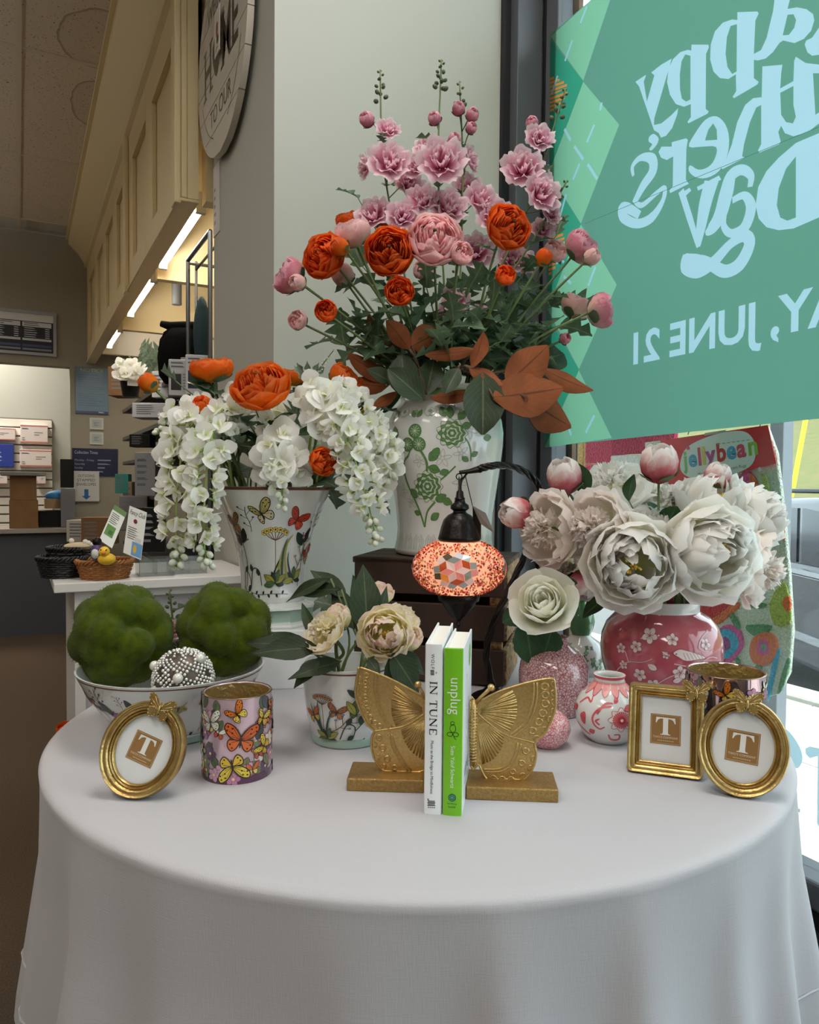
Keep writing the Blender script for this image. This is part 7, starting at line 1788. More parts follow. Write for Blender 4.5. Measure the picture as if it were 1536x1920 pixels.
# ------------------------------------------------------------------ peonies in the red jar
GM = gc + Vector((0, 0, .19)); gW = 'white peonies in the red jar'
for px, py, rp, k, ax, kind, col, lab in (
    (1187, 1058, 88, 1.20, (-.18, -.05), 'peony', 'ivory', 'large white peony facing front with yellow heart in the red jar'),
    (1338, 1035, 94, 1.20, (.25, .02), 'peony', 'ivory', 'largest white peony at the right front of the red jar'),
    (1022, 992, 70, 1.30, (-.85, .05, .4), 'bomb', 'peonypink', 'ruffled white peony turned left at the left of the red jar'),
    (1112, 990, 72, 1.25, (-.75, .1, .5), 'bomb', 'peonypink', 'ruffled white peony beside the front one, turned left'),
    (1150, 908, 76, 1.40, (-.25, .8, .3), 'bomb', 'white', 'white peony at the back with frilled top'),
    (1345, 945, 82, 1.34, (.05, .75, .45), 'peony', 'white', 'white peony at the top right of the red jar below the red card'),
    (1432, 965, 58, 1.32, (.7, .3, .5), 'peony', 'ivory', 'white peony at the far right in front of the rug'),
    (1428, 1068, 68, 1.28, (.8, -.15, .4), 'bomb', 'peonypink', 'white peony low at the right edge of the bouquet'),
    (1213, 978, 42, 1.28, (0, .8, .4), 'half', 'ivory', 'half open white peony between the two front blooms'),
    (1255, 940, 56, 1.38, (.2, .7, .4), 'bomb', 'white', 'frilled white peony behind the middle of the red jar bouquet'),
    (1060, 1070, 52, 1.34, (-.6, -.35, .5), 'bomb', 'peonypink', 'blush white peony drooping at the lower left of the bouquet')):
    flower(GM, .055, .12, px, py, k, rp, ax, kind, col, lab, gW, name='peony', leaves=1, lk='oval', ll=.05, r0=.0035)
for px, py, rp, k, ax, lab in ((1236, 868, 43, 1.27, (-.1, .95, .35), 'upright peony bud with white top and red base, the highest of the buds'), (1058, 892, 40, 1.34, (-.25, .85, .35), 'pink and white peony bud at the upper left of the red jar'), (968, 962, 37, 1.33, (-.85, .1, .3), 'pink and white peony bud at the far left near the lamp'), (1345, 892, 30, 1.36, (.2, .8, .3), 'peony bud with dark red petals against the red card'), (1092, 1098, 34, 1.30, (-.2, -.7, .4), 'pink peony bud hanging below the left blooms')):
    flower(GM, .055, .12, px, py, k, rp, ax, 'bud', 'peonybud', lab, 'peony buds in the red jar', name='peony_bud', sep=4, leaves=1, lk='oval', ll=.045, sepm=mat('peony_sepal', (84, 112, 62), .6, transl=.2))
greenery(GM, [(1180, 940, -.02), (1150, 1112, -.02), (1290, 1085, -.06), (1240, 1000, -.04), (1100, 930, .02)], 1.33, 'dark leaf stem in the red jar', 'leaf stems in the red jar', kind='oval', L_=.06, n=3, rim=.05, low=.1)

# ------------------------------------------------------------------ cream peonies in the small pot
PM = pc + Vector((0, 0, .118)); gC = 'cream peonies in the small pot'
for px, py, rp, k, ax, kind, col, lab, sq in (
    (606, 1180, 46, 1.08, (-.55, .55, .45), 'bomb', 'cream', 'cream peony turned left in the small painted pot', .9),
    (634, 1158, 30, 1.10, (.15, .9, .35), 'bud', 'creampink', 'closed cream peony bud with pink tips in the small pot', 1),
    (722, 1188, 50, 1.07, (-.05, .25), 'peony', 'creampink', 'open cream and pink peony at the front of the small pot', .9),
    (768, 1196, 30, 1.09, (.6, .4, .5), 'bud', 'creampink', 'cream bud with bright pink tip beside the white book', 1),
    (755, 1160, 34, 1.16, (.4, .6, .5), 'bomb', 'cream', 'cream peony behind the open one in the small pot', .9),
    (716, 1110, 26, 1.22, (.3, .8, .3), 'half', 'creampink', 'small cream peony behind the upright leaves of the small pot', 1)):
    flower(PM, .058, .08, px, py, k, rp, ax, kind, col, lab, gC, name='cream_peony', leaves=0, squash=sq, r0=.003, sep=3 if kind == 'bud' else 0)
def lspray(label, hubpx, hd, L_):
    base = PM + Vector((fr.uniform(-.02, .02), fr.uniform(-.02, .02), -.08)); e, Ri = droot('peony_leaf_stem', base, label, 'foliage', 'leaf stems in the small pot'); hub = at_d(*hubpx, hd); ex = []
    for b, t, w, db, dt, hint in L_:
        B_, T_ = at_d(*b, db), at_d(*t, dt); ex.append([hub, B_]); leaf_at(e, Ri, 'lance', B_, T_, w, face_dir(*hint))
    stem_mesh(e, Ri, [base, (base + hub) / 2 + Vector((0, 0, .02)), hub], .0026, .002, extra=ex)
lspray('dark green peony leaves standing upright in the small pot', (672, 1200), 1.16, [((690, 1190), (682, 1060), 1.15, 1.14, 1.14, (.1, .1)), ((665, 1180), (620, 1090), 1.0, 1.16, 1.18, (-.2, .4)), ((705, 1180), (728, 1098), .7, 1.15, 1.16, (.2, .2)), ((650, 1120), (580, 1062), .9, 1.18, 1.2, (-.1, .6)), ((640, 1105), (540, 1105), .7, 1.17, 1.2, (0, .6)), ((620, 1085), (525, 1120), .6, 1.18, 1.2, (0, .7)), ((700, 1185), (655, 1075), .9, 1.16, 1.18, (-.2, .2))])
lspray('dark green peony leaves reaching left from the small pot', (590, 1225), 1.12, [((600, 1215), (470, 1215), .9, 1.08, 1.06, (0, .7)), ((590, 1215), (462, 1195), .8, 1.1, 1.08, (0, .7)), ((600, 1235), (548, 1285), 1.1, 1.07, 1.05, (-.2, .5)), ((640, 1240), (545, 1262), .8, 1.08, 1.04, (0, .7)), ((595, 1200), (560, 1128), .7, 1.16, 1.18, (-.2, .2)), ((575, 1210), (505, 1180), .7, 1.12, 1.12, (0, .6))])
lspray('dark green peony leaves hanging right of the small pot behind the gold wing', (735, 1225), 1.12, [((735, 1225), (790, 1300), 1.4, 1.06, 1.05, (.2, .4)), ((745, 1225), (800, 1262), 1.4, 1.08, 1.08, (.2, .5)), ((730, 1232), (770, 1330), 1.2, 1.06, 1.06, (.2, .3)), ((690, 1235), (712, 1262), 1.3, 1.06, 1.04, (0, .6)), ((745, 1210), (775, 1150), 1.0, 1.16, 1.18, (.2, .2))])
e, Ri = droot('silver_leaf', PM + Vector((-.02, .01, -.06)), 'dull silver lobed leaf at the back of the small pot', 'foliage', 'silver leaves')
leaf_at(e, Ri, 'grey', at_d(640, 1140, 1.2), at_d(585, 1122, 1.22), 1.0, face_dir(0, .5)); stem_mesh(e, Ri, [PM + Vector((-.02, .01, -.06)), at_d(655, 1210, 1.17), at_d(640, 1140, 1.2)], .002, .0014)

# ------------------------------------------------------------------ white rose, odd stems
MM = mc + Vector((0, 0, .129))
e = flower(MM, .018, .09, 1018, 1127, 1.235, 60, (-.28, .42, .8), 'rose', 'rosewhite', 'single white rose with green leaves in the mauve crackle vase', 'roses', name='white_rose', leaves=0, r0=.0028, sep=4)
Ri = T(-Vector(e.location))
for b, t, w in (((985, 1165), (1000, 1245), 1.1), ((1035, 1180), (1022, 1225), 1.6), ((978, 1148), (945, 1165), 1.3), ((1040, 1090), (1082, 1092), .7), ((1045, 1160), (1070, 1172), .6), ((1012, 1080), (1030, 1070), 1.2)):
    leaf_at(e, Ri, 'rose', at_d(*b, 1.275), at_d(*t, 1.26), w, face_dir(0, .3))
p = tz(322, 1.36)
stalk((318, 1108), 1.34, [(326, 1180, 16, -.01, (.1, .3), 'carn'), (330, 1205, 18, -.01, (.1, .1), 'carn')], 'pink mallow stem with green tip standing behind the painted bowl', mids=[at_d(325, 1190, 1.35)], topbuds=14, foot=p, lv=3)
# orange bloom in a bucket behind the table edge
_bk = at_d(245, 1400, 1.70); bk = Vector((_bk.x, _bk.y, 0))
e = empty('flower_bucket', bk, label='grey metal flower bucket on the carpet behind the table', cat='bucket')
MB().lathe([(0, .004), (.07, 0), (.072, .004), (.10, .30), (.104, .305), (.099, .305), (.07, .01), (0, .01)], 28).build('bucket_body', mat('zinc', (150, 152, 154), .4, .8), e)
flower(bk + Vector((0, 0, .3)), .06, .27, 123, 1367, 1.66, 18, (.1, .8, .4), 'half', 'orange2', 'orange ranunculus showing just past the left table edge', 'bucket flowers', leaves=1)

# ================================================================== THE SHOP BEHIND
def wall_fn(Y): return lambda x, y, l: (x, Y - l, y)
def wp_(px, py, Y=YF): p = at_y(px, py, Y); return (p.x, p.z)
def sign(name, r, label, cat, base, draw, Y=YF, th=.012, frame=None, group=None):
    (x0, z1), (x1, z0) = wp_(r[0], r[1], Y), wp_(r[2], r[3], Y)
    e = empty(name, ((x0 + x1) / 2, Y, z0), label=label, cat=cat, group=group); cx = (x0 + x1) / 2
    MB().span((x0 - cx, -th, 0), (x1 - cx, -.001, z1 - z0)).build('panel', mat(name + '_panel', base, .5), e, smooth=0)
    if frame:
        fm = mat('sign_frame', frame, .4, .4); w = .022
        for a, b in (((x0 - cx - w, -th - .008, -w), (x1 - cx + w, -.001, 0)), ((x0 - cx - w, -th - .008, z1 - z0), (x1 - cx + w, -.001, z1 - z0 + w)), ((x0 - cx - w, -th - .008, 0), (x0 - cx, -.001, z1 - z0)), ((x1 - cx, -th - .008, 0), (x1 - cx + w, -.001, z1 - z0))):
            MB().span(a, b).build('frame_bar', fm, e, smooth=0)
    A = Art(step=9, lift=.001, dl=.0001); draw(A, x1 - x0, z1 - z0)
    A.build('printing', lambda x, y, l: (x - (x1 - x0) / 2, -th - l, y), e)
    return e
def rows(A, x, y, w, n, h, c, seed=0, fill=.8):
    q = random.Random(seed)
    for k in range(n): A.poly([(x, y - k * h), (x + w * q.uniform(.55, 1) * fill, y - k * h), (x + w * q.uniform(.55, 1) * fill, y - k * h - h * .42), (x, y - k * h - h * .42)], c)
def d_menu(A, w, h):
    A.poly([(0, h * .80), (w, h * .80), (w, h), (0, h)], (206, 204, 206))
    for i in range(4):
        x = w * (.02 + .245 * i); A.poly([(x, h * .66), (x + w * .23, h * .66), (x + w * .23, h * .78), (x, h * .78)], (196, 196, 198)); rows(A, x + .01, h * .76, w * .2, 2, h * .05, (90, 90, 96), i)
        A.poly([(x, h * .30), (x + w * .23, h * .30), (x + w * .23, h * .36), (x, h * .36)], (186, 186, 190))
        for k in range(5): rows(A, x + .012, h * (.63 - .055 * k), w * .13, 1, h * .04, (196, 200, 210), i * 7 + k); A.poly([(x + w * .18, h * (.63 - .055 * k)), (x + w * .215, h * (.63 - .055 * k)), (x + w * .215, h * (.61 - .055 * k)), (x + w * .18, h * (.61 - .055 * k))], (190, 194, 204))
        A.poly([(x, h * .14), (x + w * .23, h * .14), (x + w * .23, h * .20), (x, h * .20)], (44, 62, 110)); A.poly([(x, h * .05), (x + w * .23, h * .05), (x + w * .23, h * .10), (x, h * .10)], (120, 122, 132))
sign('price_board', (-150, 568, 100, 664), 'dark framed price board high on the far wall', 'sign', (24, 24, 32), d_menu, frame=(150, 150, 154))
def d_notice(A, w, h):
    A.text('NOTICE', w * .5, h * .90, h * .10, (196, 178, 74), align='CENTER', fit=w * .7); rows(A, w * .08, h * .84, w * .84, 14, h * .05, (74, 96, 124), 3, 1); A.poly([(0, 0), (w, 0), (w, h * .06), (0, h * .06)], (24, 50, 104)); rows(A, w * .7, h * .05, w * .25, 1, h * .05, (180, 190, 210), 1)
sign('notice_poster', (141, 687, 203, 778), 'blue grey notice poster with yellow heading on the far wall', 'poster', (104, 130, 154), d_notice)
def d_small(A, w, h): A.poly([(w * .15, h * .15), (w * .85, h * .15), (w * .85, h * .85), (w * .15, h * .85)], (168, 176, 178)); rows(A, w * .3, h * .6, w * .45, 3, h * .12, (110, 120, 126), 2)
sign('small_notice', (168, 783, 194, 806), 'upper of two small grey notices on the far wall', 'notice', (196, 196, 190), d_small, group='small notices')
sign('small_notice', (168, 810, 194, 834), 'lower of two small grey notices on the far wall', 'notice', (190, 192, 188), d_small, group='small notices')
def d_times(A, w, h):
    A.text('Collection Times', w * .05, h * .80, h * .16, (176, 182, 196), fit=w * .5); 
    for k, a in enumerate(('Monday - Friday', 'Saturday', 'Sunday', 'Holidays')): A.text(a, w * .05, h * (.54 - .14 * k), h * .10, (150, 158, 176)); rows(A, w * .55, h * (.60 - .14 * k), w * (.4 if k < 2 else .2), 1, h * .11, (130, 138, 156), k)
sign('collection_times_sign', (135, 840, 221, 893), 'navy collection times sign on the far wall above the arrow notice', 'sign', (16, 24, 62), d_times)
def d_arrow(A, w, h):
    for k, s in enumerate(('OUTGOING', 'STAMPED', 'ENVELOPES')): A.text(s, w * .5, h * (.80 - .14 * k), h * .13, (46, 46, 50), align='CENTER', fit=w * (.62 + .06 * k))
    A.poly([(w * .42, h * .40), (w * .58, h * .40), (w * .58, h * .18), (w * .68, h * .18), (w * .5, h * .06), (w * .32, h * .18), (w * .42, h * .18)], (52, 104, 160))
sign('arrow_notice', (137, 883, 186, 940), 'white outgoing stamped envelopes notice with a blue arrow', 'notice', (196, 196, 194), d_arrow, Y=YF - .014)
# service counter under the opening
e = empty('service_counter', (-1.9, 6.35, 0), label='long service counter with dark grey front at the far opening', cat='counter')
ct = at_y(140, 990, 6.2).z
MB().span((-2.2, -.15, ct - .035), (2.33, .35, ct)).build('counter_top', mat('counter_laminate', (150, 142, 134), .4), e, smooth=0, bevel=.004)
MB().span((-2.2, -.10, .0), (2.26, -.06, ct - .035)).build('front_panel', mat('dark_grey_panel', (74, 74, 82), .6), e, smooth=0)
MB().span((2.20, -.06, 0), (2.26, .3, ct - .035)).build('end_panel', mat('counter_laminate', (150, 142, 134)), e, smooth=0)
cardb = mat('cardboard', (128, 92, 56), .85, bump=(80, .2), var=((112, 80, 48), 10, .3))
def cbox(name, r, Y, dep, m, label, cat='box', group=None, zbase=None, lid=None):
    (x0, z1), (x1, z0) = wp_(r[0], r[1], Y), wp_(r[2], r[3], Y)
    if zbase is not None: z0 = zbase
    e = empty(name, ((x0 + x1) / 2, Y + dep / 2, z0), label=label, cat=cat, group=group); w = (x1 - x0) / 2
    MB().span((-w, -dep / 2, 0), (w, dep / 2, z1 - z0)).build('body', m, e, smooth=0, bevel=.003)
    if lid: MB().span((-w - .06, -dep / 2 - .05, z1 - z0), (w + .06, dep / 2 + .05, z1 - z0 + .03)).build('lid', lid, e, smooth=0, bevel=.005)
    else: MB().span((-w * .98, -.02, z1 - z0), (w * .98, .02, z1 - z0 + .001)).build('tape', mat('parcel_tape', (170, 140, 96), .3), e, smooth=0)
    return e, z1
_, zt = cbox('cardboard_box', (17, 938, 72, 985), 6.24, .28, cardb, 'lower of two stacked brown boxes on the service counter', group='boxes on the service counter', zbase=ct)
cbox('cardboard_box', (18, 892, 69, 938), 6.24, .26, cardb, 'upper of two stacked brown boxes with a grey lid on the service counter', group='boxes on the service counter', zbase=zt, lid=mat('grey_lid', (120, 116, 112), .6))
cbox('parcel_box', (84, 935, 118, 958), 6.44, .2, mat('parcel_tan', (164, 134, 98), .8), 'small tan parcel on a black stand behind the counter boxes', group='boxes on the service counter', zbase=ct + .14)
cbox('black_scale', (72, 958, 120, 984), 6.40, .22, black_metal, 'black postal scale on the service counter', 'scale', zbase=ct)
e = empty('counter_monitor', (at_y(127, 985, 6.38).x, 6.38, ct), label='narrow black monitor on a silver stand at the end of the service counter', cat='monitor')
MB().span((-.05, -.06, 0), (.05, .06, .30)).build('stand', mat('silver_stand', (140, 140, 144), .3, .7), e, smooth=0, bevel=.004)
MB().span((-.05, -.02, .30), (.045, .015, .52)).build('screen', black_metal, e, smooth=0, bevel=.004)
e = empty('blue_cloth', at_y(108, 930, 6.5), label='bright blue folded cloth on the parcel behind the counter', cat='cloth')
MB().sphere((0, 0, 0), .09, 14, 8, sc=(1, .7, .5)).build('cloth', mat('blue_plastic', (56, 140, 200), .5), e)
# slat wall with mailing boxes in the office
YO = 8.2
(x0, z1), (x1, z0) = wp_(-90, 778, YO - .03), wp_(99, 1010, YO - .03)
e = empty('slat_wall', ((x0 + x1) / 2, YO, z0), label='white slat wall behind the service counter', cat='slat wall'); w = (x1 - x0) / 2; n = 14; h = (z1 - z0) / n
for k in range(n): MB().span((-w, -.03, k * h), (w, -.005, (k + 1) * h - .014)).build('slat', mat('slat_white', (226, 220, 210), .5), e, smooth=0, bevel=.003)
MB().span((-w, -.012, 0), (w, -.002, z1 - z0)).build('backing', mat('slat_groove', (120, 112, 104), .8), e, smooth=0)
def mailer(r, label, blue=False):
    Y = YO - .10; (a, zt_), (b, zb_) = wp_(r[0], r[1], Y), wp_(r[2], r[3], Y); W_, H_ = b - a, zt_ - zb_
    o = empty('mailing_box', ((a + b) / 2, Y + .04, zb_), label=label, cat='mailing box', group='mailing boxes on the slat wall')
    MB().span((-W_ / 2, -.03, 0), (W_ / 2, .03, H_)).build('box', mat('mailer_blue', (40, 60, 150), .5) if blue else mat('mailer_white', (226, 214, 208), .6), o, smooth=0, bevel=.004)
    A = Art(step=9, lift=.001)
    if blue: rows(A, W_ * .2, H_ * .7, W_ * .7, 3, H_ * .2, (190, 198, 220), 3)
    else:
        for y in (.04, .90): A.poly([(0, H_ * y), (W_, H_ * y), (W_, H_ * (y + .06)), (0, H_ * (y + .06))], (206, 120, 112))
        rows(A, W_ * .06, H_ * .8, W_ * .35, 1, H_ * .12, (70, 80, 120), 1); rows(A, W_ * .5, H_ * .6, W_ * .4, 2, H_ * .12, (150, 148, 150), 2); rows(A, W_ * .06, H_ * .3, W_ * .2, 2, H_ * .1, (120, 124, 140), 4)
    A.build('printing', lambda x, y, l: (x - W_ / 2, -.03 - l, y), o)
mailer((38, 795, 90, 832), 'white and red mailing box at the top right of the slat wall'); mailer((37, 842, 97, 876), 'white and red mailing box in the middle right of the slat wall')
mailer((-40, 800, 29, 826), 'white mailing box cut by the left picture edge, top row'); mailer((-40, 831, 26, 876), 'blue mailing envelope at the left edge of the slat wall', True); mailer((68, 888, 86, 908), 'small white mailing box low on the slat wall behind the brown boxes'); mailer((-30, 886, 14, 908), 'white mailing box at the left picture edge, bottom row')

# ------------------------------------------------------------------ white display counter beside the table
lam = mat('white_laminate', (224, 220, 216), .4)
cY = 1.93; pA = at_y(101, 1095, cY); cz = pA.z
e = empty('display_counter', (pA.x, cY, 0), label='white display counter behind the table at the left of the pillar', cat='counter')
cw_ = PXL - .01 - pA.x
MB().span((0, 0, cz - .022), (cw_, .42, cz)).build('worktop', lam, e, smooth=0, bevel=.002)
MB().span((.045, .02, cz - .042), (cw_, .40, cz - .022)).build('apron', lam, e, smooth=0)
MB().span((.045, .02, 0), (.068, .40, cz - .042)).build('side_panel', lam, e, smooth=0)
MB().span((.068, .05, 0), (cw_, .07, cz - .042)).build('back_panel', mat('white_laminate_back', (206, 200, 202), .5), e, smooth=0)
def on_counter(px, Y): p = at_y(px, 1080, Y); return Vector((p.x, Y, cz))
def basket(c, r, h, m, label, lean=1.18, oval=1.0, n=8):
    e = empty('wicker_basket', c, label=label, cat='basket', group='baskets on the display counter')
    mb = MB(); st = 28
    R_ = lambda t: r * (.80 + .20 * t)
    for k in range(n):
        t = (k + .5) / n; z = h * t
        mb.tube([((R_(t) + .0022 * (1 if (i + k) % 2 else -1)) * cos(2 * pi * i / st) * oval, (R_(t) + .0022 * (1 if (i + k) % 2 else -1)) * sin(2 * pi * i / st), z) for i in range(st + 1)], h / n * .46, 5, cap=False)
    mb.build('weave', m, e, smooth=180)
    mb = MB()
    for i in range(st): a = 2 * pi * i / st; mb.tube([(R_(0) * cos(a) * oval, R_(0) * sin(a), .001), (R_(1) * cos(a) * oval, R_(1) * sin(a), h)], .0016, 4)
    mb.build('stakes', m, e)
    mb = MB(); q = 84
    for ph in (0, 2.09, 4.19): mb.tube([((r + .004 * cos(i * .9 + ph)) * cos(2 * pi * i / q) * oval, (r + .004 * cos(i * .9 + ph)) * sin(2 * pi * i / q), h + .003 + .004 * sin(i * .9 + ph)) for i in range(q + 1)], .0028, 5, cap=False)
    mb.build('braided_rim', m, e, smooth=180)
    MB().lathe([(0, .002), (r * .8, .002)], 28, M=SC(oval, 1, 1)).build('base', m, e)
    return e
wk_b, wk_t = mat('black_wicker', (22, 20, 19), .45), mat('tan_wicker', (172, 112, 52), .5, var=((140, 84, 36), 60, .3))
bB = on_counter(117, 2.07); bT = on_counter(197, 2.0)
basket(bB, .060, .045, wk_b, 'lower black wicker basket at the left end of the display counter', oval=.95)
basket(bB + Vector((.018, .055, .012)), .052, .052, wk_b, 'black wicker basket of white bath balls behind the lower black one', oval=.95)
basket(bT, .062, .040, wk_t, 'tan wicker basket holding a yellow rubber duck', oval=1.05)
for k, (px, py, r_) in enumerate(((134, 1014, 5), (160, 1016, 5), (166, 1018, 4.5), (172, 1021, 4))):
    p = at_d(px, py, 1.93); tag(MB().sphere((0, 0, 0), r_ * 1.93 / FPX, 12, 8).build('bath_ball', mat('bath_white', (222, 216, 210), .6), None, T(p), smooth=180), 'small white bath ball in the black basket, %s from the left' % ('first', 'second', 'third', 'fourth')[k], 'bath ball', 'bath balls')
e = empty('bath_salt_bag', at_d(148, 1024, 1.93), label='small beige bag among the white bath balls', cat='bag')
MB().sphere((0, 0, 0), .03, 14, 8, sc=(1.2, .8, .35)).build('bag', mat('beige_bag', (196, 176, 142), .8), e)
dk = at_d(200, 1042, 1.80)
e = empty('rubber_duck', dk - Vector((0, 0, .02)), label='yellow rubber duck in the tan wicker basket', cat='toy duck'); ym = mat('duck_yellow', (244, 196, 46), .35)
MB().sphere((0, 0, .012), .018, 16, 12, sc=(1.15, .9, .8)).build('duck_body', ym, e, smooth=180); MB().sphere(tuple(face_dir(-.3, 0) * .008 + Vector((0, 0, .030))), .0125, 16, 12).build('duck_head', ym, e, smooth=180)
MB().sphere(tuple(face_dir(.05, 0) * .021 + Vector((0, 0, .027))), .005, 10, 8, sc=(1, 1, .6)).build('beak', mat('duck_orange', (226, 110, 40), .4), e, smooth=180)
for s in (-.35, .35): MB().sphere(tuple(face_dir(s, .25) * .0195 + Vector((0, 0, .030))), .0018, 8, 6).build('eye', black_metal, e)
e = empty('penguin_toy', at_d(182, 1040, 1.80) - Vector((0, 0, .015)), label='small black, white and purple toy beside the yellow duck', cat='toy')
MB().sphere((0, 0, .02), .016, 14, 10, sc=(.9, .9, 1.4)).build('toy_body', mat('toy_purple', (84, 58, 110), .5), e, smooth=180); MB().sphere(tuple(face_dir(0, 0) * .008 + Vector((0, 0, .018))), .010, 12, 8, sc=(1, 1, 1.3)).build('toy_belly', mat('toy_white', (214, 216, 214), .5), e, smooth=180); MB().sphere((0, 0, .046), .011, 12, 8).build('toy_head', black_metal, e, smooth=180)
def leaflet(name, P, d, label, cat, draw, cw2, ch2, base=(226, 228, 224)):
    a, b, c = [at_d(x, y, k) for (x, y), k in zip(P, d)]      # bottom left, bottom right, top left
    X, Y_ = (b - a), (c - a); W_, H_ = X.length, Y_.length; X.normalize(); Y_.normalize(); N_ = X.cross(Y_)
    e = empty(name, a, label=label, cat=cat)
    MB().add([(0, 0, 0), X * W_, X * W_ + Y_ * H_, Y_ * H_] + [tuple(Vector(q) - N_ * .0012) for q in ((0, 0, 0), X * W_, X * W_ + Y_ * H_, Y_ * H_)], [(0, 1, 2, 3), (7, 6, 5, 4), (0, 4, 5, 1), (1, 5, 6, 2), (2, 6, 7, 3), (3, 7, 4, 0)]).build('sheet', mat(name + '_paper', base, .4), e, smooth=0)
    A = Art(step=9, lift=.0004); draw(A, W_, H_); A.build('printing', lambda x, y, l: X * x + Y_ * y + N_ * l, e)
    return e
def d_green(A, w, h):
    A.poly([(0, h * .86), (w, h * .86), (w, h), (0, h)], (104, 132, 84)); rows(A, w * .1, h * .8, w * .8, 6, h * .05, (96, 104, 96), 5); A.poly([(w * .1, h * .2), (w * .75, h * .2), (w * .75, h * .48), (w * .1, h * .48)], (92, 142, 66)); A.poly([(w * .35, h * .25), (w * .65, h * .25), (w * .65, h * .36), (w * .35, h * .36)], (60, 104, 44))
leaflet('green_leaflet', [(186, 1012), (210, 1028), (215, 946)], [1.93, 1.93, 2.02], 'green and white leaflet leaning behind the tan basket', 'leaflet', d_green, 0, 0)
def d_fancy(A, w, h):
    A.text('Fancy Club', w * .06, h * .84, h * .145, (46, 40, 44), shear=.35, fit=w * .88); A.ell(w * .45, h * .72, w * .11, w * .11, (120, 40, 60), n=12); rows(A, w * .1, h * .58, w * .8, 6, h * .045, (120, 118, 120), 9)
    A.poly([(w * .42, h * .02), (w * 1.0, h * .02), (w * 1.0, h * .30), (w * .42, h * .30)], (110, 158, 206)); A.ell(w * .6, h * .16, w * .1, h * .09, (214, 176, 70), n=10); A.poly([(w * .55, h * .30), (w * .9, h * .30), (w * .9, h * .40), (w * .55, h * .40)], (206, 204, 206))
leaflet('fancy_club_card', [(231, 1036), (264, 1050), (243, 948)], [1.88, 1.86, 1.93], 'white Fancy Club card in a stand behind the tan basket', 'card', d_fancy, 0, 0)
acr = glass_mat('clear_acrylic', (236, 240, 240), .12, 0, .05)
def acrylic(px, Y, w, d, h, label):
    c = on_counter(px, Y); e = empty('acrylic_tray', c, label=label, cat='tray', group='acrylic trays on the display counter'); t = .0025
    MB().span((-w / 2, -d / 2, 0), (w / 2, d / 2, t)).build('base', acr, e, smooth=0)
    for a, b in (((-w / 2, -d / 2, t), (w / 2, -d / 2 + t, h)), ((-w / 2, d / 2 - t, t), (w / 2, d / 2, h)), ((-w / 2, -d / 2 + t, t), (-w / 2 + t, d / 2 - t, h)), ((w / 2 - t, -d / 2 + t, t), (w / 2, d / 2 - t, h)), ((-t / 2, -d / 2 + t, t), (t / 2, d / 2 - t, h))): MB().span(a, b).build('wall', acr, e, smooth=0)
acrylic(290, 2.02, .085, .07, .045, 'left clear acrylic tray on the display counter below the white racemes'); acrylic(350, 2.05, .09, .08, .04, 'right clear acrylic tray on the display counter beside the fluted vase')

# ------------------------------------------------------------------ shelving under the valance
sh = empty('shop_shelving', (1.0, 3.6, 0), label='dark shelving unit under the cream valance full of small goods', cat='shelving'); shm = mat('shelf_grey', (92, 84, 78), .6); glsh = mat('shelf_dark', (58, 52, 48), .5)
MB().span((.34, -1.0, 0), (.39, 1.1, 2.0)).build('back_board', mat('shelf_back', (150, 138, 124), .7), sh, smooth=0)
for z in (.5, .80, 1.08, 1.26, 1.40, 1.56): MB().span((-.46, -.85, z - .02), (.34, 1.1, z)).build('shelf', glsh if z < 1.5 else shm, sh, smooth=0, bevel=.002)
for y in (-.85, 1.1): MB().span((.28, y - .02, 0), (.34, y + .02, 2.0)).build('upright', black_metal, sh, smooth=0)
def sbox(name, px, py, d, w, dep, h, m, label, cat='box', rot=0, group='goods on the shelving', draw=None):
    p = at_d(px, py, d); e = empty(name, p, Matrix.Rotation(radians(-27 + rot), 3, 'Z'), label, cat, group)
    MB().span((-w / 2, 0, 0), (w / 2, dep, h)).build('body', m, e, smooth=0, bevel=.003)
    A = Art(step=9, lift=.0006); (draw or (lambda A, w, h: rows(A, w * .12, h * .85, w * .75, 5, h * .14, (110, 110, 114), 3)))(A, w, h); A.build('printing', lambda x, y, l: (x - w / 2, -l, y), e)
    return e
def d_pack(A, w, h): A.poly([(w * .1, h * .15), (w * .5, h * .15), (w * .5, h * .6), (w * .1, h * .6)], (34, 34, 38)); rows(A, w * .1, h * .92, w * .8, 2, h * .1, (90, 92, 98), 3); rows(A, w * .56, h * .6, w * .36, 6, h * .08, (130, 132, 136), 4)
sbox('product_pack', 340, 742, 2.62, .085, .05, .125, mat('pack_grey', (186, 184, 186), .5), 'grey printed product pack on the near end of the shelf', 'pack', 10, draw=d_pack)
sbox('product_pack', 372, 740, 2.58, .085, .05, .135, mat('pack_pale', (196, 194, 196), .5), 'pale product pack with a black picture next to the pillar', 'pack', 10, draw=d_pack)
sbox('green_pack', 362, 700, 2.66, .085, .03, .055, mat('pack_green', (108, 112, 98), .5), 'olive grey box lying on the product packs', 'pack', 10)
sbox('brown_carton', 228, 742, 4.2, .15, .14, .16, cardb, 'brown carton on the top shelf behind the white orchid', 'box')
sbox('white_box', 300, 745, 3.2, .07, .05, .11, mat('box_white', (206, 206, 206), .5), 'small white framed box on the top shelf', 'box')
sbox('white_tray', 282, 783, 3.1, .15, .12, .06, mat('tray_paper', (206, 204, 210), .4), 'clear tray of white paper packs on the second shelf', 'tray')
sbox('black_tin', 262, 838, 3.6, .10, .08, .06, black_metal, 'black tin on the third shelf', 'tin'); sbox('clear_pack', 272, 930, 3.3, .09, .06, .19, mat('clear_pack', (150, 150, 152), .25), 'clear blister pack hanging on the fourth shelf', 'pack')
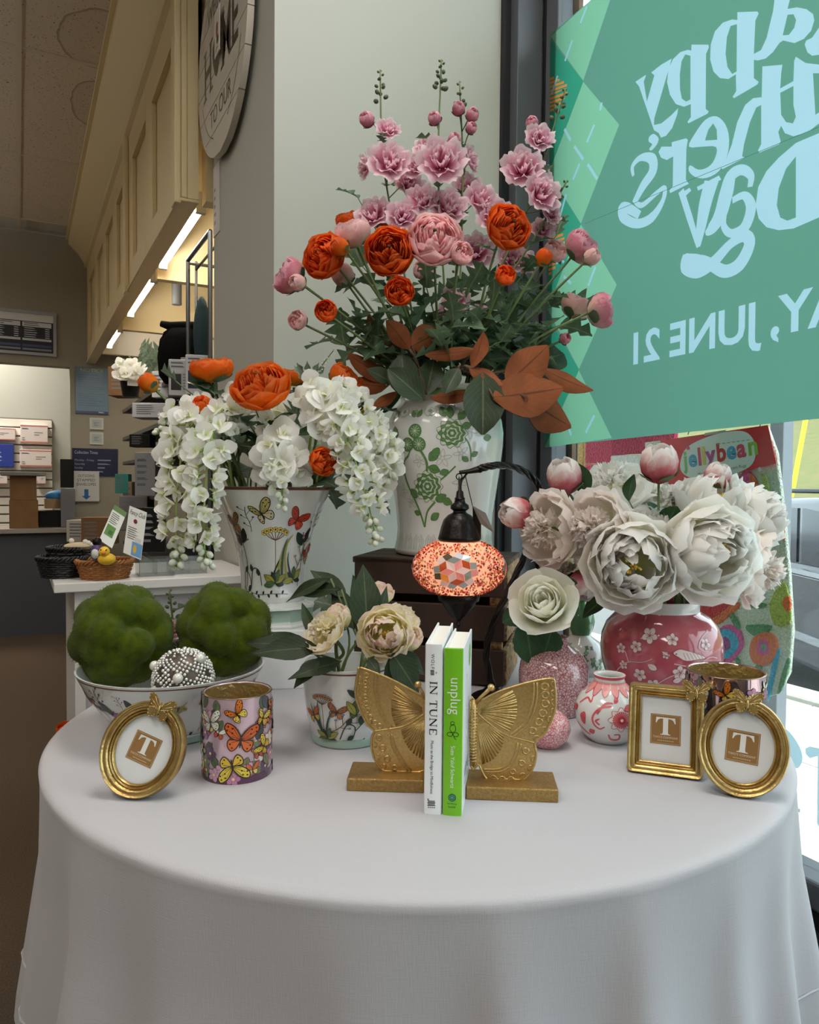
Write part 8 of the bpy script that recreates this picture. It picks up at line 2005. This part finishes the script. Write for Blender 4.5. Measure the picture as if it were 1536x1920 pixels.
sbox('teal_bag', 228, 925, 3.9, .07, .05, .10, mat('teal_fabric', (56, 132, 122), .7), 'teal gift bag on the lower shelf', 'bag'); sbox('grey_box', 250, 995, 3.5, .13, .1, .16, mat('box_grey', (120, 116, 116), .6), 'grey box on the lowest visible shelf', 'box'); sbox('card_pack', 244, 975, 3.75, .02, .08, .19, mat('pack_tan', (150, 130, 110), .6), 'thin upright brown card pack on the lower shelf', 'pack')
sbox('black_tablet', 282, 1036, 2.18, .085, .012, .13, black_metal, 'black tablet stand behind the Fancy Club card', 'tablet'); sbox('white_carton', 150, 1016, 5.6, .20, .2, .16, mat('carton_white', (176, 168, 160), .6), 'pale carton on the floor stack by the far wall', 'box'); sbox('brown_carton', 178, 1022, 5.5, .20, .2, .20, cardb, 'brown carton beside the pale one by the far wall', 'box')
# white orchid in a dark pot
op = at_d(245, 745, 3.9); e = empty('white_orchid', op, label='white orchid in a dark pot on the top shelf', cat='potted orchid')
MB().lathe([(0, 0), (.04, 0), (.055, .09), (.05, .09), (0, .08)], 20).build('pot', black_metal, e)
MB().tube(spline([(0, 0, .08), (.01, 0, .16), (-.01, -.02, .21)], 5), .004, 6).build('stem', greenf, e)
for k in range(11):
    p = at_d(245 + fr.uniform(-22, 26), 690 + fr.uniform(-14, 18), 3.85 + fr.uniform(-.05, .05)); link('bloom', fr.choice(WB), e, T(p - op) @ aim(face_dir(fr.uniform(-.5, .5), fr.uniform(0, .6)), fr.uniform(0, 6)) @ SC(.042))
MB().span((-.025, -.08, .05), (.025, -.078, .10)).build('price_label', mat('label_white', (220, 214, 214), .5), e, smooth=0)
# black plush bag
bp_ = at_d(343, 720, 2.95); e = empty('black_bag', bp_, label='black plush bag hanging under the valance beside the wire rack', cat='bag'); bm_ = mat('black_plush', (12, 12, 13), .95, spec=.1, bump=(200, .6))
MB().lathe([(0, 0), (.07, .0), (.092, .03), (.098, .10), (.088, .17), (.06, .21), (.02, .225), (0, .226)], 28, M=Matrix.Rotation(radians(-27), 4, 'Z') @ SC(1, .6, 1)).build('bag_body', bm_, e, smooth=180)
MB().tube([tuple(at_d(x, y, 2.93) - bp_) for x, y in ((302, 607), (320, 612), (345, 612), (372, 612), (385, 622))], [.012, .018, .02, .018, .012], 10).build('rolled_flap', bm_, e, smooth=180)
MB().tube([tuple(at_d(x, y, 2.92) - bp_) for x, y in ((305, 690), (300, 655), (310, 625), (330, 612))], .008, 8).build('handle', bm_, e, smooth=180)
e = empty('eucalyptus_stem', at_d(292, 735, 3.3), label='grey green eucalyptus sprig next to the black bag', cat='foliage'); Ri = T(-Vector(e.location))
P = stem_mesh(e, Ri, [Vector(e.location), at_d(288, 690, 3.3), at_d(283, 655, 3.3)], .003, .002)
for k in range(9): p = P[4 + k // 2 * 2]; leaf_at(e, Ri, 'grey', p, p + Vector((fr.uniform(-.06, .06), fr.uniform(-.06, .06), .03)), 1.2, None)
# wire rack
wr = empty('wire_rack', (.57, 2.74, 0), label='tall chrome wire rack beside the pillar below the valance', cat='rack'); chm = mat('chrome_wire', (120, 120, 122), .25, .9)
for y in (-.18, .19): MB().tube([(0, y, .9), (0, y, 1.97)], .008, 8).build('post', chm, wr); MB().tube([(.03, y, .9), (.03, y, 1.97)], .005, 6).build('post', chm, wr)
MB().tube([(0, -.18, 1.97), (0, .19, 1.97)], .008, 8).build('top_bar', chm, wr); MB().tube([(.03, -.18, 1.94), (.03, .19, 1.94)], .005, 6).build('top_bar', chm, wr); MB().tube([(0, .19, 1.96), (.34, .19, 1.96)], .006, 6).build('side_bar', chm, wr)
for y in (-.18, .19): MB().span((-.02, y - .02, .86), (.05, y + .02, .90)).build('foot', chm, wr, smooth=0)
e = empty('teal_knit', (.62, 2.93, 1.70), label='dark teal knitted cloth hanging on the wire rack', cat='cloth')
MB().sphere((0, 0, 0), .06, 16, 12, sc=(.5, .7, 2.4)).build('cloth', mat('teal_knit', (40, 62, 66), .95, bump=(200, .8)), e, smooth=180)

# ------------------------------------------------------------------ round wooden sign on the pillar side
sc_ = Vector((PXL - .022, 2.285, 2.425)); SR = .305
e = empty('home_sign', sc_, label='round white plank sign reading WELCOME TO OUR HOME on the side of the pillar', cat='sign'); M90 = Matrix.Rotation(radians(-90), 4, 'Y')
planks = 7; hp = 2 * SR / planks
sgw = mat('sign_white_wood', (196, 188, 176), .6, bump=(40, .15))
for k in range(planks):
    z0, z1 = -SR + k * hp, -SR + (k + 1) * hp - .0025; Pl = [(sqrt(max(0, SR ** 2 - z ** 2)), z) for z in [z0 + (z1 - z0) * i / 8 for i in range(9)]]
    poly = [(-y, z) for y, z in reversed(Pl)] + Pl; poly = [p for i, p in enumerate(poly) if i == 0 or (abs(p[0] - poly[i - 1][0]) + abs(p[1] - poly[i - 1][1])) > 1e-5]
    MB().prism(poly, -.009, .009, 0, Matrix(((0, 0, -1, 0), (-1, 0, 0, 0), (0, 1, 0, 0), (0, 0, 0, 1)))).build('plank', sgw, e, smooth=0)
MB().span((.009, -.12, -.05), (.0215, .12, .05)).build('backing_batten', wood_dark, e, smooth=0)
A = Art(step=9, lift=.0005); ik = (40, 36, 34)
A.text('H', -.215, -.075, .21, ik, sx=.72, offset=.003); A.text('ME', .015, -.075, .21, ik, sx=.72, offset=.003)
for x in (-.20, -.115, .03, .135, .155): A.poly([(x - .022, -.078), (x + .022, -.078), (x + .022, -.070), (x - .022, -.070)], ik); A.poly([(x - .022, .066), (x + .022, .066), (x + .022, .074), (x - .022, .074)], ik)
A.shape(-.045, -.0, .062, 0, [(0, -1.1), (.75, -.2), (.8, .5), (.45, .85), (.05, .55), (-.35, .9), (-.8, .5), (-.75, -.15)], ik)
A.text('TO OUR', 0, -.195, .075, ik, align='CENTER', sx=.9); A.text('WELCOME', 0, .13, .075, ik, align='CENTER', sx=.9)
for a0, a1 in ((200, 250), (-70, -20), (20, 60), (120, 160)): A.stroke([(.25 * cos(radians(a0 + (a1 - a0) * k / 10)), .25 * sin(radians(a0 + (a1 - a0) * k / 10))) for k in range(11)], .003, ik)
A.build('lettering', lambda x, y, l: (-.009 - l, -x, y), e)
e = empty('hang_tag', (sc_.x - .02, 2.27, 2.45), label='small white hang tag with red print on the round sign', cat='tag')
MB().span((-.002, -.03, -.06), (0, .03, .07)).build('tag_card', mat('tag_card', (214, 208, 202), .5), e, smooth=0)
A = Art(step=9); A.ell(0, .01, .014, .022, (150, 60, 44), n=12); A.ell(.008, -.02, .012, .014, (56, 36, 34), n=10); rows(A, -.02, -.04, .04, 2, .008, (90, 84, 84), 2); A.build('printing', lambda x, y, l: (-.002 - l, -x, y), e)
MB().tube([(-.001, 0, .07), (-.001, -.01, .14), (.01, -.01, .2)], .0012, 5).build('string', mat('tag_string', (70, 80, 110), .6), e)
e = empty('pillar_paper', (PXL - .001, 2.455, 1.93), label='white paper notice taped on the pillar below the round sign', cat='notice')
MB().span((-.0015, -.04, 0), (0, .044, .22)).build('paper', mat('paper_white', (206, 202, 206), .6), e, smooth=0)
A = Art(step=9); rows(A, -.03, .15, .03, 5, .026, (90, 88, 92), 4); A.build('printing', lambda x, y, l: (-.0015 - l, -x, y), e)
